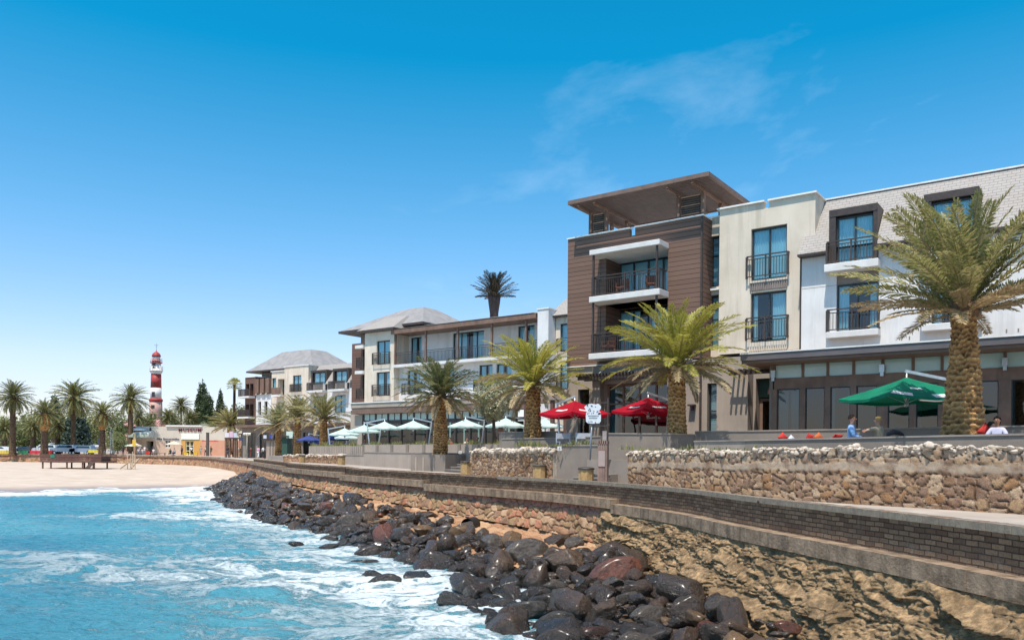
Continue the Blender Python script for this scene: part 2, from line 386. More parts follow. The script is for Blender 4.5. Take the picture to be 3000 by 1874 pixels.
# ================================================================ ROCKY OUTCROP (structure) under the near wall
def outcrop():
    ts=np.arange(4,tY(28.2),.045); nv=150; vs=np.linspace(0,1,nv); T,V=np.meshgrid(ts,vs,indexing='ij')
    lead=sstep(tY(28),tY(23.5),T)
    fade=np.clip(lead,0,1)
    ctop=zledge(T)-.27
    zb=-4.1
    wdt=1.35*(.3+.7*sstep(tY(28),tY(19),T))
    V2=V**.85
    O=.34+wdt*(V2**1.35)
    Z=ctop+(zb-ctop)*V
    # bedding: thick broken strata dipping along the wall, hollowed out by the sea
    w=fbm(T*.45,Z*1.0,oct=5,seed=21,gain=.55)*.62
    lay=(Z*2.7-T*.34+w*1.9)
    fr_=lay-np.floor(lay); lid=np.floor(lay)
    shelf=np.where(fr_<.72,fr_/.72,1-(fr_-.72)/.28)**1.4
    amp=.19+.12*vnoise(T*.35,lid*3.3,seed=5)
    gap=sstep(-.15,.35,fbm(T*.5+lid*7.7,lid*1.3,oct=3,seed=8))
    d=amp*shelf*(.35+.75*gap)-.08
    d+=.11*fbm(T*.8,Z*3.2,oct=6,seed=30,ridge=True,gain=.58)+.105*fbm(T*2.4,Z*8,oct=6,seed=31,ridge=True,gain=.68)+.075*fbm(T*9,Z*20,oct=5,seed=33,gain=.7,ridge=True)
    hol=sstep(.25,.5,fbm(T*.8+3,Z*1.1,oct=3,seed=44)); d-=.09*hol
    d*=.25+.75*sstep(0,.10,V); 
    d*=.4+.6*fade
    O=O+d-.50*(1-fade)-.1
    Z=Z+.05*fbm(T*2.1,V*9,oct=3,seed=3)-.10*shelf*gap*sstep(0,.1,V)
    p=wpos(T.ravel())+wsea(T.ravel())*O.ravel()[:,None]
    k=NT('ochre_outcrop_rock'); n1=k.noise(1.2,7,.65).outputs[0]; n2=k.noise(9,7,.72).outputs[0]
    c=k.ramp(n1,[(.28,'75614a'),(.42,'997f60'),(.52,'b39878'),(.64,'886f54'),(.78,'9c8b74')])
    c=k.mix(.8,c,k.ramp(n2,[(.30,'4b443a'),(.46,'85817a'),(.60,'c4bdaf'),(.76,'eee8da')]),'OVERLAY')
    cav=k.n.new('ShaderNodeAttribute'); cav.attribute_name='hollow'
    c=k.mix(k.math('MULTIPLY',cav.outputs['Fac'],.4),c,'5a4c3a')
    geo=k.add('ShaderNodeNewGeometry'); sep=k.add('ShaderNodeSeparateXYZ',{'Vector':geo.outputs['Position']})
    wet=k.add('ShaderNodeMapRange',{'Value':k.math('ADD',sep.outputs['Z'],k.math('MULTIPLY',n1,.8)),'From Min':-3.0,'From Max':-2.2,'To Min':1.,'To Max':0.})
    c=k.mix(k.math('MULTIPLY',wet.outputs[0],.35),c,'6a5538')
    rg=k.add('ShaderNodeMapRange',{'Value':wet.outputs[0],'To Min':.9,'To Max':.5})
    k.set(color=c,rough=rg.outputs[0],spec=.3,normal=k.bump(k.noise(24,9,.78).outputs[0],.8,.03))
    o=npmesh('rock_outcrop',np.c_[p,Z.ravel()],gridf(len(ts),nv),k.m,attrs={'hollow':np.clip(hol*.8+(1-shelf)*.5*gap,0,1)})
    tag(o,kind='structure')
outcrop()
# ================================================================ RUBBLE SLOPE, APRON
wrub=wfn([5,15.6,19.4,25.9,36,47,60,78,90],[5.0,5.1,5.7,5.8,4.3,4.4,4.2,4.0,2.5])
def nearest_t(X,Y):
    X=np.atleast_1d(np.asarray(X,float)); Y=np.atleast_1d(np.asarray(Y,float))
    sub=slice(0,None,4); C=WC[sub]; Tt=WT[sub]; out=np.empty(X.shape); off=np.empty(X.shape)
    xf,yf=X.ravel(),Y.ravel(); o_t=np.empty(xf.shape); o_o=np.empty(xf.shape)
    for i in range(0,len(xf),4000):
        dx=xf[i:i+4000,None]-C[None,:,0]; dy=yf[i:i+4000,None]-C[None,:,1]; d=dx*dx+dy*dy; j=d.argmin(1)
        o_t[i:i+4000]=Tt[j]; ns=wsea(Tt[j]); o_o[i:i+4000]=(dx[np.arange(len(j)),j]*ns[:,0]+dy[np.arange(len(j)),j]*ns[:,1])
    return o_t.reshape(X.shape),o_o.reshape(X.shape)
def rubz(t,o):
    zf=np.minimum(zfoot(t),-2.2 if np.ndim(t)==0 else np.full(np.shape(t),-2.2)); w=wrub(t)
    f=np.clip(o/w,0,1.6)
    return np.where(f<.3,zf-.05-(f/.3)*.22,np.where(f<1,zf-.27+(-3.75-(zf-.27))*((f-.3)/.7),-3.75-(f-1)*2.))
def rubble_z(X,Y):
    t,o=nearest_t(X,Y); z=rubz(t,o); z=np.where(o<.1,-1.3,z)
    return float(z[0])
ts=np.arange(tY(24),tY(100),.09); os_=np.linspace(.05,3.4,60); T,O=np.meshgrid(ts,os_,indexing='ij')
Z=rubz(T,O); f1,f2,idd=voro((T+O*.55)/.75,O/.38+.2*vnoise(T,O,seed=1),71); e=f2-f1
Z=Z+.11*(sstep(0,.16,e)-.6)+.13*(idd-.5)+.04*fbm(T*4,O*4,seed=9)
p=wpos(T.ravel())+wsea(T.ravel())*O.ravel()[:,None]
tag(npmesh('stone_apron',np.c_[p,Z.ravel()],gridf(len(ts),len(os_)),M_apron,attrs={'stone':idd*.99,'edge':(1-sstep(.02,.12,e))*.9,'wash':0*T}),kind='structure')
# ================================================================ PROMENADE, GROUND
ts=np.r_[np.arange(2,tY(90),.5),np.arange(tY(90),660,3)]; os_=np.array([-.2,-1,-2.5,-4.5,-7,-10]); T,O=np.meshgrid(ts,os_,indexing='ij')
p=wpos(T.ravel())+wsea(T.ravel())*O.ravel()[:,None]; tag(npmesh('promenade',np.c_[p,zprom(T.ravel())],gridf(len(ts),len(os_)),M_conc),kind='structure')
M_ground=mat('plaza_paving','b3a697','9f9284',.25,.9,.2,6)
ts=np.arange(2,760,4.); os_=-np.array([9.,12,20,40,80,150,300,700,1500]); T,O=np.meshgrid(ts,os_,indexing='ij')
p=wpos(T.ravel())+wsea(T.ravel())*O.ravel()[:,None]; tag(npmesh('ground',np.c_[p,(zprom(T)-.005+.0*T).ravel()],gridf(len(ts),len(os_)),M_ground),kind='structure')
# ================================================================ BEACH
SHL=[(40,20),(16,18),(9,9),(3.5,6.5),(1,10),(-.5,15.6),(-1.9,19.4),(-4.9,25.9),(-8.7,35.7),(-15.2,47.0),(-21,60),(-27.6,76),(-30,79),(-37,73.5),(-43,66),(-55,57),(-85,45),(-160,25),(-400,-20)]
SHC=catmull(SHL,.8)
def shore_dist(X,Y):
    xf,yf=X.ravel(),Y.ravel(); o=np.empty(xf.shape)
    for i in range(0,len(xf),3000):
        d=(xf[i:i+3000,None]-SHC[None,:,0])**2+(yf[i:i+3000,None]-SHC[None,:,1])**2; o[i:i+3000]=np.sqrt(d.min(1))
    return o.reshape(X.shape)
BL=np.array([(-10,98.),(-30,79),(-37,73.5),(-43,66),(-55,57),(-85,45),(-160,25),(-400,-20)]); BLC=catmull(BL,1.)
def beach_z(X,Y):
    X=np.atleast_1d(np.asarray(X,float)); Y=np.atleast_1d(np.asarray(Y,float)); sh=X.shape; xf,yf=X.ravel(),Y.ravel(); out=np.empty(xf.shape)
    tg=np.gradient(BLC,axis=0)
    for i in range(0,len(xf),3000):
        dx=xf[i:i+3000,None]-BLC[None,:,0]; dy=yf[i:i+3000,None]-BLC[None,:,1]; d=dx*dx+dy*dy; j=d.argmin(1); k=np.arange(len(j))
        s=np.sign(dx[k,j]*tg[j,1]-dy[k,j]*tg[j,0]); out[i:i+3000]=np.sqrt(d.min(1))*s
    d=out.reshape(sh)
    z=np.where(d>0,-3.6+1.36*(1-np.exp(-d/34.)),-3.6+.05*d)
    return z
def bz(x,y): return float(beach_z(x,y)[0])
xs=np.r_[np.arange(-420,-130,8),np.arange(-130,-19,.6)]; ys=np.r_[np.arange(-30,44,6),np.arange(44,153,.6)]; X,Y=np.meshgrid(xs,ys,indexing='ij')
# keep the sand below the sea wall: drop it where it would pass landward of the wall
Z=beach_z(X,Y); Zb=Z.copy()
Z=Z+.035*fbm(X*.5,Y*.9,oct=4,seed=3)+.02*fbm(X*2.3,Y*2.6,oct=3,seed=4)
tt,oo=nearest_t(X[::1,::1],Y[::1,::1])
Z=np.where((Y>84)&(oo>-.5),np.maximum(Z,-2.38-.085*np.maximum(oo,0)-(np.clip(96-Y,0,12))*.08),Z); Z=np.where(oo<-.4,-3.9,Z)
k=NT('beach_sand'); geo=k.add('ShaderNodeNewGeometry'); sep=k.add('ShaderNodeSeparateXYZ',{'Vector':geo.outputs['Position']})
c=k.ramp(k.noise(.35,6,.7).outputs[0],[(.3,'b2a191'),(.6,'c4b4a4'),(.75,'cdbfb0')])
c=k.mix(k.ramp(k.noise(1.5,5,.75,vec=k.scaled(k.co(),.25,1.2,1,(0,0,.5))).outputs[0],[(.5,0.),(.68,.5)]),c,'a38a75')
wet=k.add('ShaderNodeMapRange',{'Value':k.math('ADD',sep.outputs['Z'],k.math('MULTIPLY',k.noise(.12,4,.6).outputs[0],.36)),'From Min':-3.36,'From Max':-3.2,'To Min':1.,'To Max':0.})
c=k.mix(wet.outputs[0],c,'a08b7e'); rg=k.add('ShaderNodeMapRange',{'Value':wet.outputs[0],'To Min':.95,'To Max':.28})
k.set(color=c,rough=rg.outputs[0],spec=.4,normal=k.bump(k.noise(3.5,7,.75).outputs[0],.35,.06))
tag(npmesh('beach',np.c_[X.ravel(),Y.ravel(),Z.ravel()],gridf(len(xs),len(ys)),k.m),kind='structure')
# ================================================================ SEA
def sea():
    az=np.r_[np.linspace(-PI,-1.05,40)[:-1],np.linspace(-1.05,.42,560),np.linspace(.42,PI,40)[1:]]
    rr=np.r_[np.geomspace(2.,9,26)[:-1],np.geomspace(9,130,640),np.geomspace(130,4000,22)[1:]]
    A,Rr=np.meshgrid(az,rr,indexing='ij'); X=Rr*np.sin(A); Y=Rr*np.cos(A)
    sd=shore_dist(X,Y)
    amp=np.clip(1.2-Rr/160,.25,1)*np.where(Rr>140,0,1)
    # swell running towards the beach, chop on top
    ph=fbm(X*.05,Y*.05,oct=3,seed=60)*5
    Zs=.055*np.sin((X*.35+Y*.94)*.72+ph)+.035*np.sin((X*-.25+Y*.97)*1.55+ph*1.7)
    ch=.20*fbm(X*.42,Y*.85,oct=5,seed=61,gain=.55)+.075*fbm(X*1.2,Y*2.6,oct=4,seed=62,ridge=True)
    nearrock=np.exp(-sd/2.2)
    Z=SEA+amp*(Zs+ch+nearrock*.12*fbm(X*1.2,Y*1.2,oct=3,seed=63))
    # foam cover: how much of the water is white
    beach=((X+.9*Y)<(-30+.9*80))&(X<-26)
    fl=np.exp(-sd/3.8)
    band=np.where(X<-22,np.exp(-np.maximum(sd-1.5,0)**2/ (2*(2.6+.15*np.clip(-X-27,0,60))**2))*1.3,0)*sstep(48,56,Y+.0*X)
    fromrock=np.exp(-np.maximum(sd-.4,0)/6.5)*.58*np.where(X>-27,1,.25)
    streak=.36*sstep(.05,.5,fbm(X*.09+.3*fbm(X*.2,Y*.2,seed=2),Y*.23,oct=3,seed=64))
    F=np.clip(np.maximum(band,fromrock)+.13*np.exp(-np.maximum(sd-4,0)/16)*(X>-22)+streak*.66*np.clip(1.15-sd/60,.35,1),0,1.3)
    k=NT('sea_water'); fo=k.n.new('ShaderNodeAttribute'); fo.attribute_name='foam'
    v=k.scaled(k.co(),.55,1.0,1,(0,0,-.12)); 
    wv=k.mix(.35,v,k.noise(.5,4,.6,vec=v).outputs['Color'],'ADD')
    na=k.noise(.75,9,.68,vec=wv,dist=.9).outputs[0]; nb=k.noise(3.4,7,.72,vec=wv,dist=1.2).outputs[0]
    rid=k.math('SUBTRACT',1.,k.math('MULTIPLY',k.math('ABSOLUTE',k.math('SUBTRACT',na,.5)),9.))   # lace-like threads
    rid2=k.math('SUBTRACT',1.,k.math('MULTIPLY',k.math('ABSOLUTE',k.math('SUBTRACT',nb,.5)),7.))
    lace=k.math('ADD',k.math('MULTIPLY',k.math('MAXIMUM',rid,0.),.75),k.math('MULTIPLY',k.math('MAXIMUM',rid2,0.),.35))
    clump=k.noise(.28,5,.6,vec=wv).outputs[0]
    fleck=k.ramp(k.noise(2.6,6,.75,vec=k.scaled(k.co(),.45,1.3,1,(0,0,-.1)),dist=.6).outputs[0],[(.60,0.),(.70,.34)])
    f=k.math('ADD',k.math('ADD',fleck,k.math('MULTIPLY',fo.outputs['Fac'],k.math('ADD',.26,k.math('MULTIPLY',lace,1.15)))),k.math('MULTIPLY',k.math('SUBTRACT',clump,.52),.7))
    f=k.ramp(f,[(.38,0.),(.56,.38),(.80,.80),(1.,.95)])
    deep=k.ramp(k.noise(.10,4,.55,vec=k.scaled(k.co(),.6,1,1)).outputs[0],[(.3,'296e88'),(.5,'3f869a'),(.7,'609faa')])
    shal=k.n.new('ShaderNodeAttribute'); shal.attribute_name='shallow'
    c=k.mix(shal.outputs['Fac'],deep,'5d9eab')
    c=k.mix(f,c,'dfe8ea')
    h=k.math('ADD',k.math('MULTIPLY',k.noise(1.6,8,.62,vec=k.scaled(k.co(),.7,1.5,1,(0,0,-.1))).outputs[0],1.),k.math('MULTIPLY',f,.25))
    nm=k.bump(h,1.,.34); nm2=k.bump(k.noise(7,5,.68,vec=k.scaled(k.co(),.6,1.6,1)).outputs[0],.7,.05,nm)
    rg=k.math('ADD',.16,k.math('MULTIPLY',f,.6))
    k.set(color=c,rough=rg,ior=1.33,spec=.5,normal=nm2)
    o=npmesh('sea',np.c_[X.ravel(),Y.ravel(),Z.ravel()],gridf(len(az),len(rr)),k.m,attrs={'foam':F,'shallow':np.clip(np.exp(-sd/9)*.8,0,1)})
    tag(o,kind='structure')
sea()
# ================================================================ BOULDERS
def rock_mesh(name,seed,sub=3,flat=.5):
    bm=bmesh.new(); bmesh.ops.create_icosphere(bm,subdivisions=sub,radius=1)
    V=np.array([v.co[:] for v in bm.verts]); r=np.random.RandomState(seed)
    for _ in range(r.randint(13,20)):                                # worn facets
        n=r.normal(size=3); n/=np.linalg.norm(n); c=r.uniform(.50,.86); d=V@n-c; m=d>0; V[m]-=np.outer(d[m],n)*r.uniform(.9,1.)
    N=V/np.linalg.norm(V,axis=1)[:,None]
    V=V+N*(.08*fbm(V[:,0]*1.4+seed,V[:,1]*1.4,V[:,2]*1.4,oct=3,seed=seed)+.05*fbm(V[:,0]*4,V[:,1]*4,V[:,2]*4+seed,oct=4,seed=seed,ridge=True))[:,None]
    V*=np.array([r.uniform(.95,1.25),r.uniform(.75,1.0),r.uniform(.6,.85)])
    V/=max(np.abs(V[:,0]).max(),1e-6)
    for v,c in zip(bm.verts,V): v.co=c
    for f in bm.faces: f.smooth=True
    me=bpy.data.meshes.new(name); bm.to_mesh(me); bm.free(); return me
def rock_mat(name,a,b,c_,tint,wet=1.):
    k=NT(name); oi=k.n.new('ShaderNodeObjectInfo'); ran=oi.outputs['Random']
    off=k.add('ShaderNodeCombineXYZ',{'X':k.math('MULTIPLY',ran,37.),'Y':k.math('MULTIPLY',ran,11.),'Z':0.}).outputs[0]
    vec=k.mix(1.,k.co(),off,'ADD')
    c=k.ramp(ran,[(0.,a),(.34,b),(.67,c_),(.9,a)],'CONSTANT')
    c=k.mix(k.ramp(k.noise(1.3,6,.7,vec=vec).outputs[0],[(.4,0.),(.68,.75)]),c,tint)
    c=k.mix(.7,c,k.ramp(k.noise(7,7,.78,vec=vec).outputs[0],[(.3,'2b2522'),(.5,'8c8680'),(.72,'e6ddd0')]),'OVERLAY')
    geo=k.add('ShaderNodeNewGeometry'); sep=k.add('ShaderNodeSeparateXYZ',{'Vector':geo.outputs['Position']})
    low=k.add('ShaderNodeMapRange',{'Value':sep.outputs['Z'],'From Min':-3.35,'From Max':-3.0,'To Min':1.,'To Max':0.})
    c=k.mix(k.math('MULTIPLY',low.outputs[0],.6),c,'15120f')
    fine=k.noise(22,5,.7,vec=vec).outputs[0]
    rg=k.ramp(k.noise(3,5,.6,vec=vec).outputs[0],[(.35,.20*wet),(.7,.42*wet+.05)])
    k.set(color=c,rough=rg,spec=.6,coat=.28,crough=.2,normal=k.bump(k.noise(13,6,.75,vec=vec).outputs[0],.9,.045,k.bump(k.noise(4,5,.65,vec=vec).outputs[0],.8,.10)))
    return k.m
MR=[rock_mat('wet_dark_rock','3a2e24','44362a','2b221b','5a4838'),rock_mat('wet_brown_rock','5f4733','4f3c2c','6b523a','382a1d'),
    rock_mat('wet_grey_rock','5d5246','6a5f53','4b4238','3a322a'),rock_mat('red_rock','85492f','734029','8c5138','3d2b1e'),rock_mat('ochre_rock','8f6f48','9c7a50','84643c','5d482e',1.5)]
RM=[rock_mesh('boulder',100+i,4 if i<6 else 3) for i in range(16)]
RMV={}
def rock_obj(shape,mi,loc,size,rot,label,name='boulder',group=None):
    key=(shape,mi)
    if key not in RMV:
        me=RM[shape].copy(); me.materials.append(MR[mi]); RMV[key]=me
    o=bpy.data.objects.new(name,RMV[key]); COL.objects.link(o); o.location=loc; o.scale=size; o.rotation_euler=rot
    tag(o,label,'boulder',group); return o
def rz2(x,y): return max(rubble_z(x,y),-3.68)
HERO=[ # px,py,width px,height px,material,roll(deg),shape,label
(1542,1640,135,98,2,10,0,'large smooth grey-brown boulder topping the pile just below the tan ledge of sand'),
(1570,1718,92,118,1,60,1,'tall rounded brown boulder with a reddish crown in the middle of the near pile'),
(1640,1648,125,55,1,-20,2,'long olive-brown boulder sloping down to the right beside the large grey-brown one'),
(1633,1596,84,62,0,5,3,'dark angular boulder lying against the foot of the stone wall'),
(1682,1607,60,55,2,0,4,'speckled grey boulder touching the dark angular one at the wall foot'),
(1709,1631,58,36,0,10,5,'small purplish dark boulder right of the speckled one under the wall'),
(1800,1698,165,92,3,24,0,'big rust-red boulder tilted up to the right, the largest red one'),
(1775,1660,56,64,2,70,1,'wet grey upright boulder leaning behind the big rust-red one'),
(1855,1736,68,42,2,5,2,'grey-brown domed boulder right under the big rust-red one'),
(1942,1748,78,76,1,30,3,'orange-brown block-shaped boulder against the ochre outcrop'),
(2012,1810,106,98,0,80,5,'black craggy boulder in front of the ochre outcrop'),
(1648,1785,80,92,2,60,4,'wet glinting upright boulder in the middle of the bottom heap'),
(1762,1812,100,88,1,35,3,'brown faceted boulder with a ridge, bottom centre of the near heap'),
(1903,1828,118,70,2,8,0,'pale wet grey boulder left of the black craggy one'),
(1464,1790,96,56,2,14,1,'grey-blue boulder at the water edge with foam touching its left side'),
(1539,1817,126,86,2,20,2,'broad matt grey boulder low in the heap above the foam'),
(1492,1732,64,60,2,0,4,'speckled wet boulder left of the tall rounded brown one'),
(1740,1872,96,42,3,5,5,'flat orange-red boulder cut by the bottom edge of the picture'),
(2071,1862,78,56,3,10,1,'reddish boulder at the bottom edge right of the black craggy one'),
(1620,1856,132,78,2,25,0,'large grey-brown boulder at the bottom edge left of the orange-red one'),
(2316,1866,84,40,3,-8,0,'red-brown boulder alone at the bottom edge beneath the ochre outcrop'),
(2100,1790,62,66,1,0,4,'brown speckled boulder highest on the right against the outcrop'),
(1834,1775,76,46,2,30,2,'grey slab-like boulder sloping up below the domed one'),
(1700,1736,50,58,0,60,3,'black shaded boulder left of the big rust-red one'),
(1330,1778,132,60,2,-3,2,'wide flat olive-grey boulder standing alone in the water'),
(1122,1722,106,54,2,16,0,'bluish grey boulder jutting into the sea, right of the smaller one awash'),
(1089,1696,76,34,2,-6,1,'low smooth grey boulder awash at the seaward edge'),
(1222,1708,94,48,0,-10,4,'long dark grey boulder beside the jutting bluish one'),
(1068,1662,98,32,2,5,5,'flat grey-brown boulder level with the foam at the water edge'),
(1334,1685,74,64,1,20,3,'brown rounded boulder with a dark underside in the middle heap'),
(1247,1657,56,72,1,65,2,'brown upright boulder in a gap of the middle heap'),
(1080,1628,88,40,1,12,0,'wet brown boulder with a peaked top above the water edge'),
(1256,1519,56,44,0,-15,3,'dark purple-black square-cut boulder perched high near the apron'),
(1060,1482,44,38,0,35,1,'dark grey boulder perched on top of the far heap'),
(1305,1540,48,40,2,10,4,'grey round boulder right of the square-cut one'),
(955,1614,78,30,2,14,1,'olive-grey boulder lying lengthways at the sea edge'),
(960,1592,62,34,2,25,5,'dark wet boulder behind the olive-grey one at the sea edge'),
(1004,1568,60,48,0,20,0,'black rounded boulder in the middle of the far heap'),
(1100,1570,38,46,0,70,2,'black upright boulder with a glinting face'),
(865,1601,44,16,0,0,5,'low black boulder awash on its own off the heap'),
(1120,1534,56,20,4,3,3,'ochre slab lying on top of the black boulders'),
(1175,1748,0,0,0,0,0,'')]
rt=R_(77); taken=[]
def put_px(px,py,w,h,mi,roll,shape,label,group):
    x,y,z=hit(px,py,rz2,9,100,500); 
    sx=w/2/FPX*y; sz=h/2/FPX*y
    c,s=math.cos(math.radians(roll)),math.sin(math.radians(roll))
    # semi axes so that the rotated outline covers w x h
    mz=max(np.abs(np.array([v.co[2] for v in RM[shape].vertices])).max(),.3)
    rot=(0,-math.radians(roll),rt.uniform(-.3,.3)); s1=sx; s2=sz
    if roll>45: s1,s2=sz,sx
    o=rock_obj(shape,mi,(x,y+.12,z+.11),(s1*1.08,(s1+s2)*.5*1.25,s2/mz*1.02),rot,label,group=group); taken.append((x,y,(sx+sz)/2)); return o
GB='boulders heaped between the sea wall and the water'
for h in HERO:
    if h[2]: put_px(*h,GB)
HEROB=list(taken)
cand=[]; rc=R_(5)
tA,tB=tY(9),tY(82); tries=0
pts=[]
while tries<9000:
    tries+=1; t=rc.uniform(tA,tB); Yd=float(np.interp(t,WT,WC[:,1])); w=float(wrub(t))
    lo=.12*w if Yd<24 else (.34*w if Yd<34 else .26*w)
    if Yd<21: lo=.27*w
    o=rc.uniform(lo,w*1.02)
    if Yd>60: o=rc.uniform(.1*w+max(0,1.5-(Yd-60)*.1),w*1.05)
    if Yd>73: o=rc.uniform(.0,w*1.25)
    s=rc.choice([.16,.2,.26,.32,.4,.5]) * (1. if Yd<45 else 1.15)
    if Yd<27: s=rc.choice([.2,.26,.33,.4,.48,.56])
    if rc.random()<.08: s*=1.3
    p=wpos(t)+wsea(t)*o; x,y=float(p[0]),float(p[1])
    if x/y>.285: continue
    if 1420<1500+2340*x/y<1530 and 27<y<33 and o<.6*w: continue
    if any((x-a)**2+(y-b)**2<(.62*(s+c))**2 for a,b,c in pts if abs(y-b)<2): continue
    if any((x-a)**2+(y-b)**2<(1.0*(s*.8+c))**2 for a,b,c in HEROB): continue
    pts.append((x,y,s)); cand.append((s/y,x,y,s,t,o,w))
cand.sort(reverse=True)
cols=['black','dark brown','grey','rust-red','ochre']
def bl_label(mi,y,px): 
    zone='bottom right of the near heap' if y<19 else ('near heap' if y<27 else ('middle of the rock bank' if y<42 else ('far half of the rock bank' if y<62 else 'far tip of the rock bank by the beach')))
    return ['wet %s boulder among others in the %s','small wet %s boulder among others in the %s']
n_ind=255
stuffv=[];stufff=[]
for i,(q,x,y,s,t,o,w) in enumerate(cand):
    red=rc.random()
    mi=3 if red<.05 and y<55 else (4 if red<.075 and y<40 else rc.choice([0,0,0,1,1,2]) if y<45 else rc.choice([0,0,0,0,1,2]))
    z=float(rubz(t,o))+s*.22+rc.uniform(0,.14)
    sc_=(s*rc.uniform(.95,1.3),s*rc.uniform(.8,1.05),s*rc.uniform(.85,1.15)); rot=(rc.uniform(-.5,.5),rc.uniform(-.5,.5),rc.uniform(0,6.28)); sh=rc.randrange(16)
    if i<n_ind:
        zone='in the near heap' if y<21 else ('below the stone wall foot' if y<29 else ('in the middle of the rock bank' if y<42 else ('in the far half of the rock bank' if y<60 else 'at the far tip of the rock bank')))
        big='small' if s<.24 else ('mid-sized' if s<.38 else 'large')
        rock_obj(sh,mi,(x,y,z),sc_,rot,'%s wet %s boulder %s'%(big,cols[mi],zone),group='%s %s boulders %s'%(big,cols[mi],zone))
    else:
        me=RM[6+sh%10]; 
        co=np.array([v.co[:] for v in me.vertices])*np.array(sc_); E=np.array(Euler(rot).to_matrix()); co=co@E.T+np.array([x,y,z])
        stuffv.append(co); stufff.append((np.array([p.vertices[:] for p in me.polygons]),len(co),mi))
off=0; FF=[]; MI=[]
for (f,n,mi) in stufff: FF.append(f+off); MI+= [mi]*len(f); off+=n
print('rocks',len(cand),'stuff',len(stuffv))
if stuffv:
    o=npmesh('rubble_stones',np.concatenate(stuffv),np.concatenate(FF),MR,midx=MI); tag(o,'small dark wet stones filling the gaps of the rock bank','rubble',kind='stuff')
# gravel between, so no bare slope shows near the rocks
rg=np.random.RandomState(9); n=2600; tt=rg.uniform(tA,tY(84),n); w=wrub(tt); ow=w*np.where(WC[np.searchsorted(WT,tt)-1,1]<22,rg.uniform(.2,1.05,n),rg.uniform(.42,1.06,n))
P=wpos(tt)+wsea(tt)*ow[:,None]; Zg=rubz(tt,ow); me=rock_mesh('pebble',900,2); base=np.array([v.co[:] for v in me.vertices]); fb=np.array([p.vertices[:] for p in me.polygons])
S=rg.uniform(.07,.2,n); A=rg.uniform(0,6.28,n); ca,sa=np.cos(A),np.sin(A)
B=base[None]*S[:,None,None]*np.stack([np.ones(n)*1.2,np.ones(n),rg.uniform(.6,1.2,n)],-1)[:,None,:]
Vx=B[...,0]*ca[:,None]-B[...,1]*sa[:,None]+P[:,0:1]; Vy=B[...,0]*sa[:,None]+B[...,1]*ca[:,None]+P[:,1:2]; Vz=B[...,2]+Zg[:,None]+.04
V=np.stack([Vx,Vy,Vz],-1).reshape(-1,3); F=(fb[None]+(np.arange(n)*len(base))[:,None,None]).reshape(-1,3)
o=npmesh('gravel',V,F,MR,midx=np.repeat(rg.choice([0,0,1,2,4],n),len(fb))); tag(o,'loose broken stones between the boulders','rubble',kind='stuff')
# under-slope
ts=np.arange(4,tY(86),.5); os_=np.array([.2,1,2,3,4,5,6,7,8,9]); T,O=np.meshgrid(ts,os_,indexing='ij'); p=wpos(T.ravel())+wsea(T.ravel())*O.ravel()[:,None]
Z=rubz(T,O)-.18; tag(npmesh('rubble_slope',np.c_[p,Z.ravel()],gridf(len(ts),10),mat('dark_wet_sand','5a4a3a','3a3029',2,.6,.5,20)),kind='structure')
# drain pipe in the bank
x,y,z=hit(1371,1556,rz2,9,100,500)
dp=thing('drain_pipe','black open-ended round drain pipe poking out between the boulders below the wall','pipe',(x,y,z))
mb=MB(); d=Vector((-.40,-.91,-.05)).normalized(); n=20; z+=.03
for r0,r1 in ((.27,.27),(.235,.235)): mb.cyl(Vector((x,y,z+.18))-d*.5,Vector((x,y,z+.18))+d*.05,r0,r1,n,caps=False)
mb.cyl(Vector((x,y,z+.18))-d*.5,Vector((x,y,z+.18))-d*.45,.26,.26,20)  # black disc added inside the barrel, standing in for its shaded depth
mb.build('pipe_barrel',mat('black_pipe','1c1b1a','2a2726',8,.6),dp)
# ================================================================ HOTEL
def SF(px,py,n=0.):
    u,v=uv(px,py); Px=P0[0]+n*EN[0]; Py=P0[1]+n*EN[1]; s=(u*Py-Px)/(EX[0]-u*EX[1]); return s,v*(Py+s*EX[1])
def sx(px,n=0.,py=1100): return SF(px,py,n)[0]
M_crm=mat('cream_render','e2d3c1','d3c4b1',.6,.9,.25,30,stain=('a0947e',1.0,.55))
M_wht=mat('white_render','e6e3e1','d6d2cf',.5,.85,.2,30,stain=('a8a29d',.9,.5))
M_gry=mat('taupe_render','b0a092','a09286',.7,.9,.3,30,stain=('6f655d',.6,.3))
M_dgry=mat('dark_taupe_render','8f8378','7f746b',.8,.9,.3,30)
M_cop=mat('white_coping','ecebe8','dcd8d2',2,.7,.1)
M_frm=mat('dark_bronze_frame','3a302c','4a3d36',5,.5,.1,metal=0)
M_frm2=mat('slate_window_frame','2b3033','363b3e',5,.45)
M_brn=mat('brown_timber','735848','876a5a',1.5,.65,.3,20,stain=('3f302a',1.2,.4))
M_sof=mat('brown_soffit','7b6152','6c5548',1.2,.6,.2,20)
M_slab=mat('balcony_slab_paint','e0dcd8','cfcac5',1.2,.8,.15,25)
def clad(name,a,b,row):
    k=NT(name); sp=k.add('ShaderNodeSeparateXYZ',{'Vector':k.co()}); z=k.math('DIVIDE',sp.outputs['Z'],row); f=k.math('FRACT',z)
    fl=k.math('FLOOR',z); wn=k.add('ShaderNodeTexWhiteNoise',noise_dimensions='1D'); k.link(fl,wn.inputs['W'])
    c=k.mix(wn.outputs['Value'],a,b); c=k.mix(k.ramp(k.noise(2,6,.7,vec=k.scaled(k.co(),.6,.6,6)).outputs[0],[(.35,0.),(.7,.6)]),c,b)
    g=k.ramp(f,[(0.,0.),(.05,0.),(.10,1.),(1.,1.)]); c=k.mix(g,'2c211d',c)
    h=k.math('ADD',g,k.math('MULTIPLY',f,-.35)); k.set(color=c,rough=.62,spec=.35,normal=k.bump(h,.8,.03)); MATS[name]=k.m; return k.m
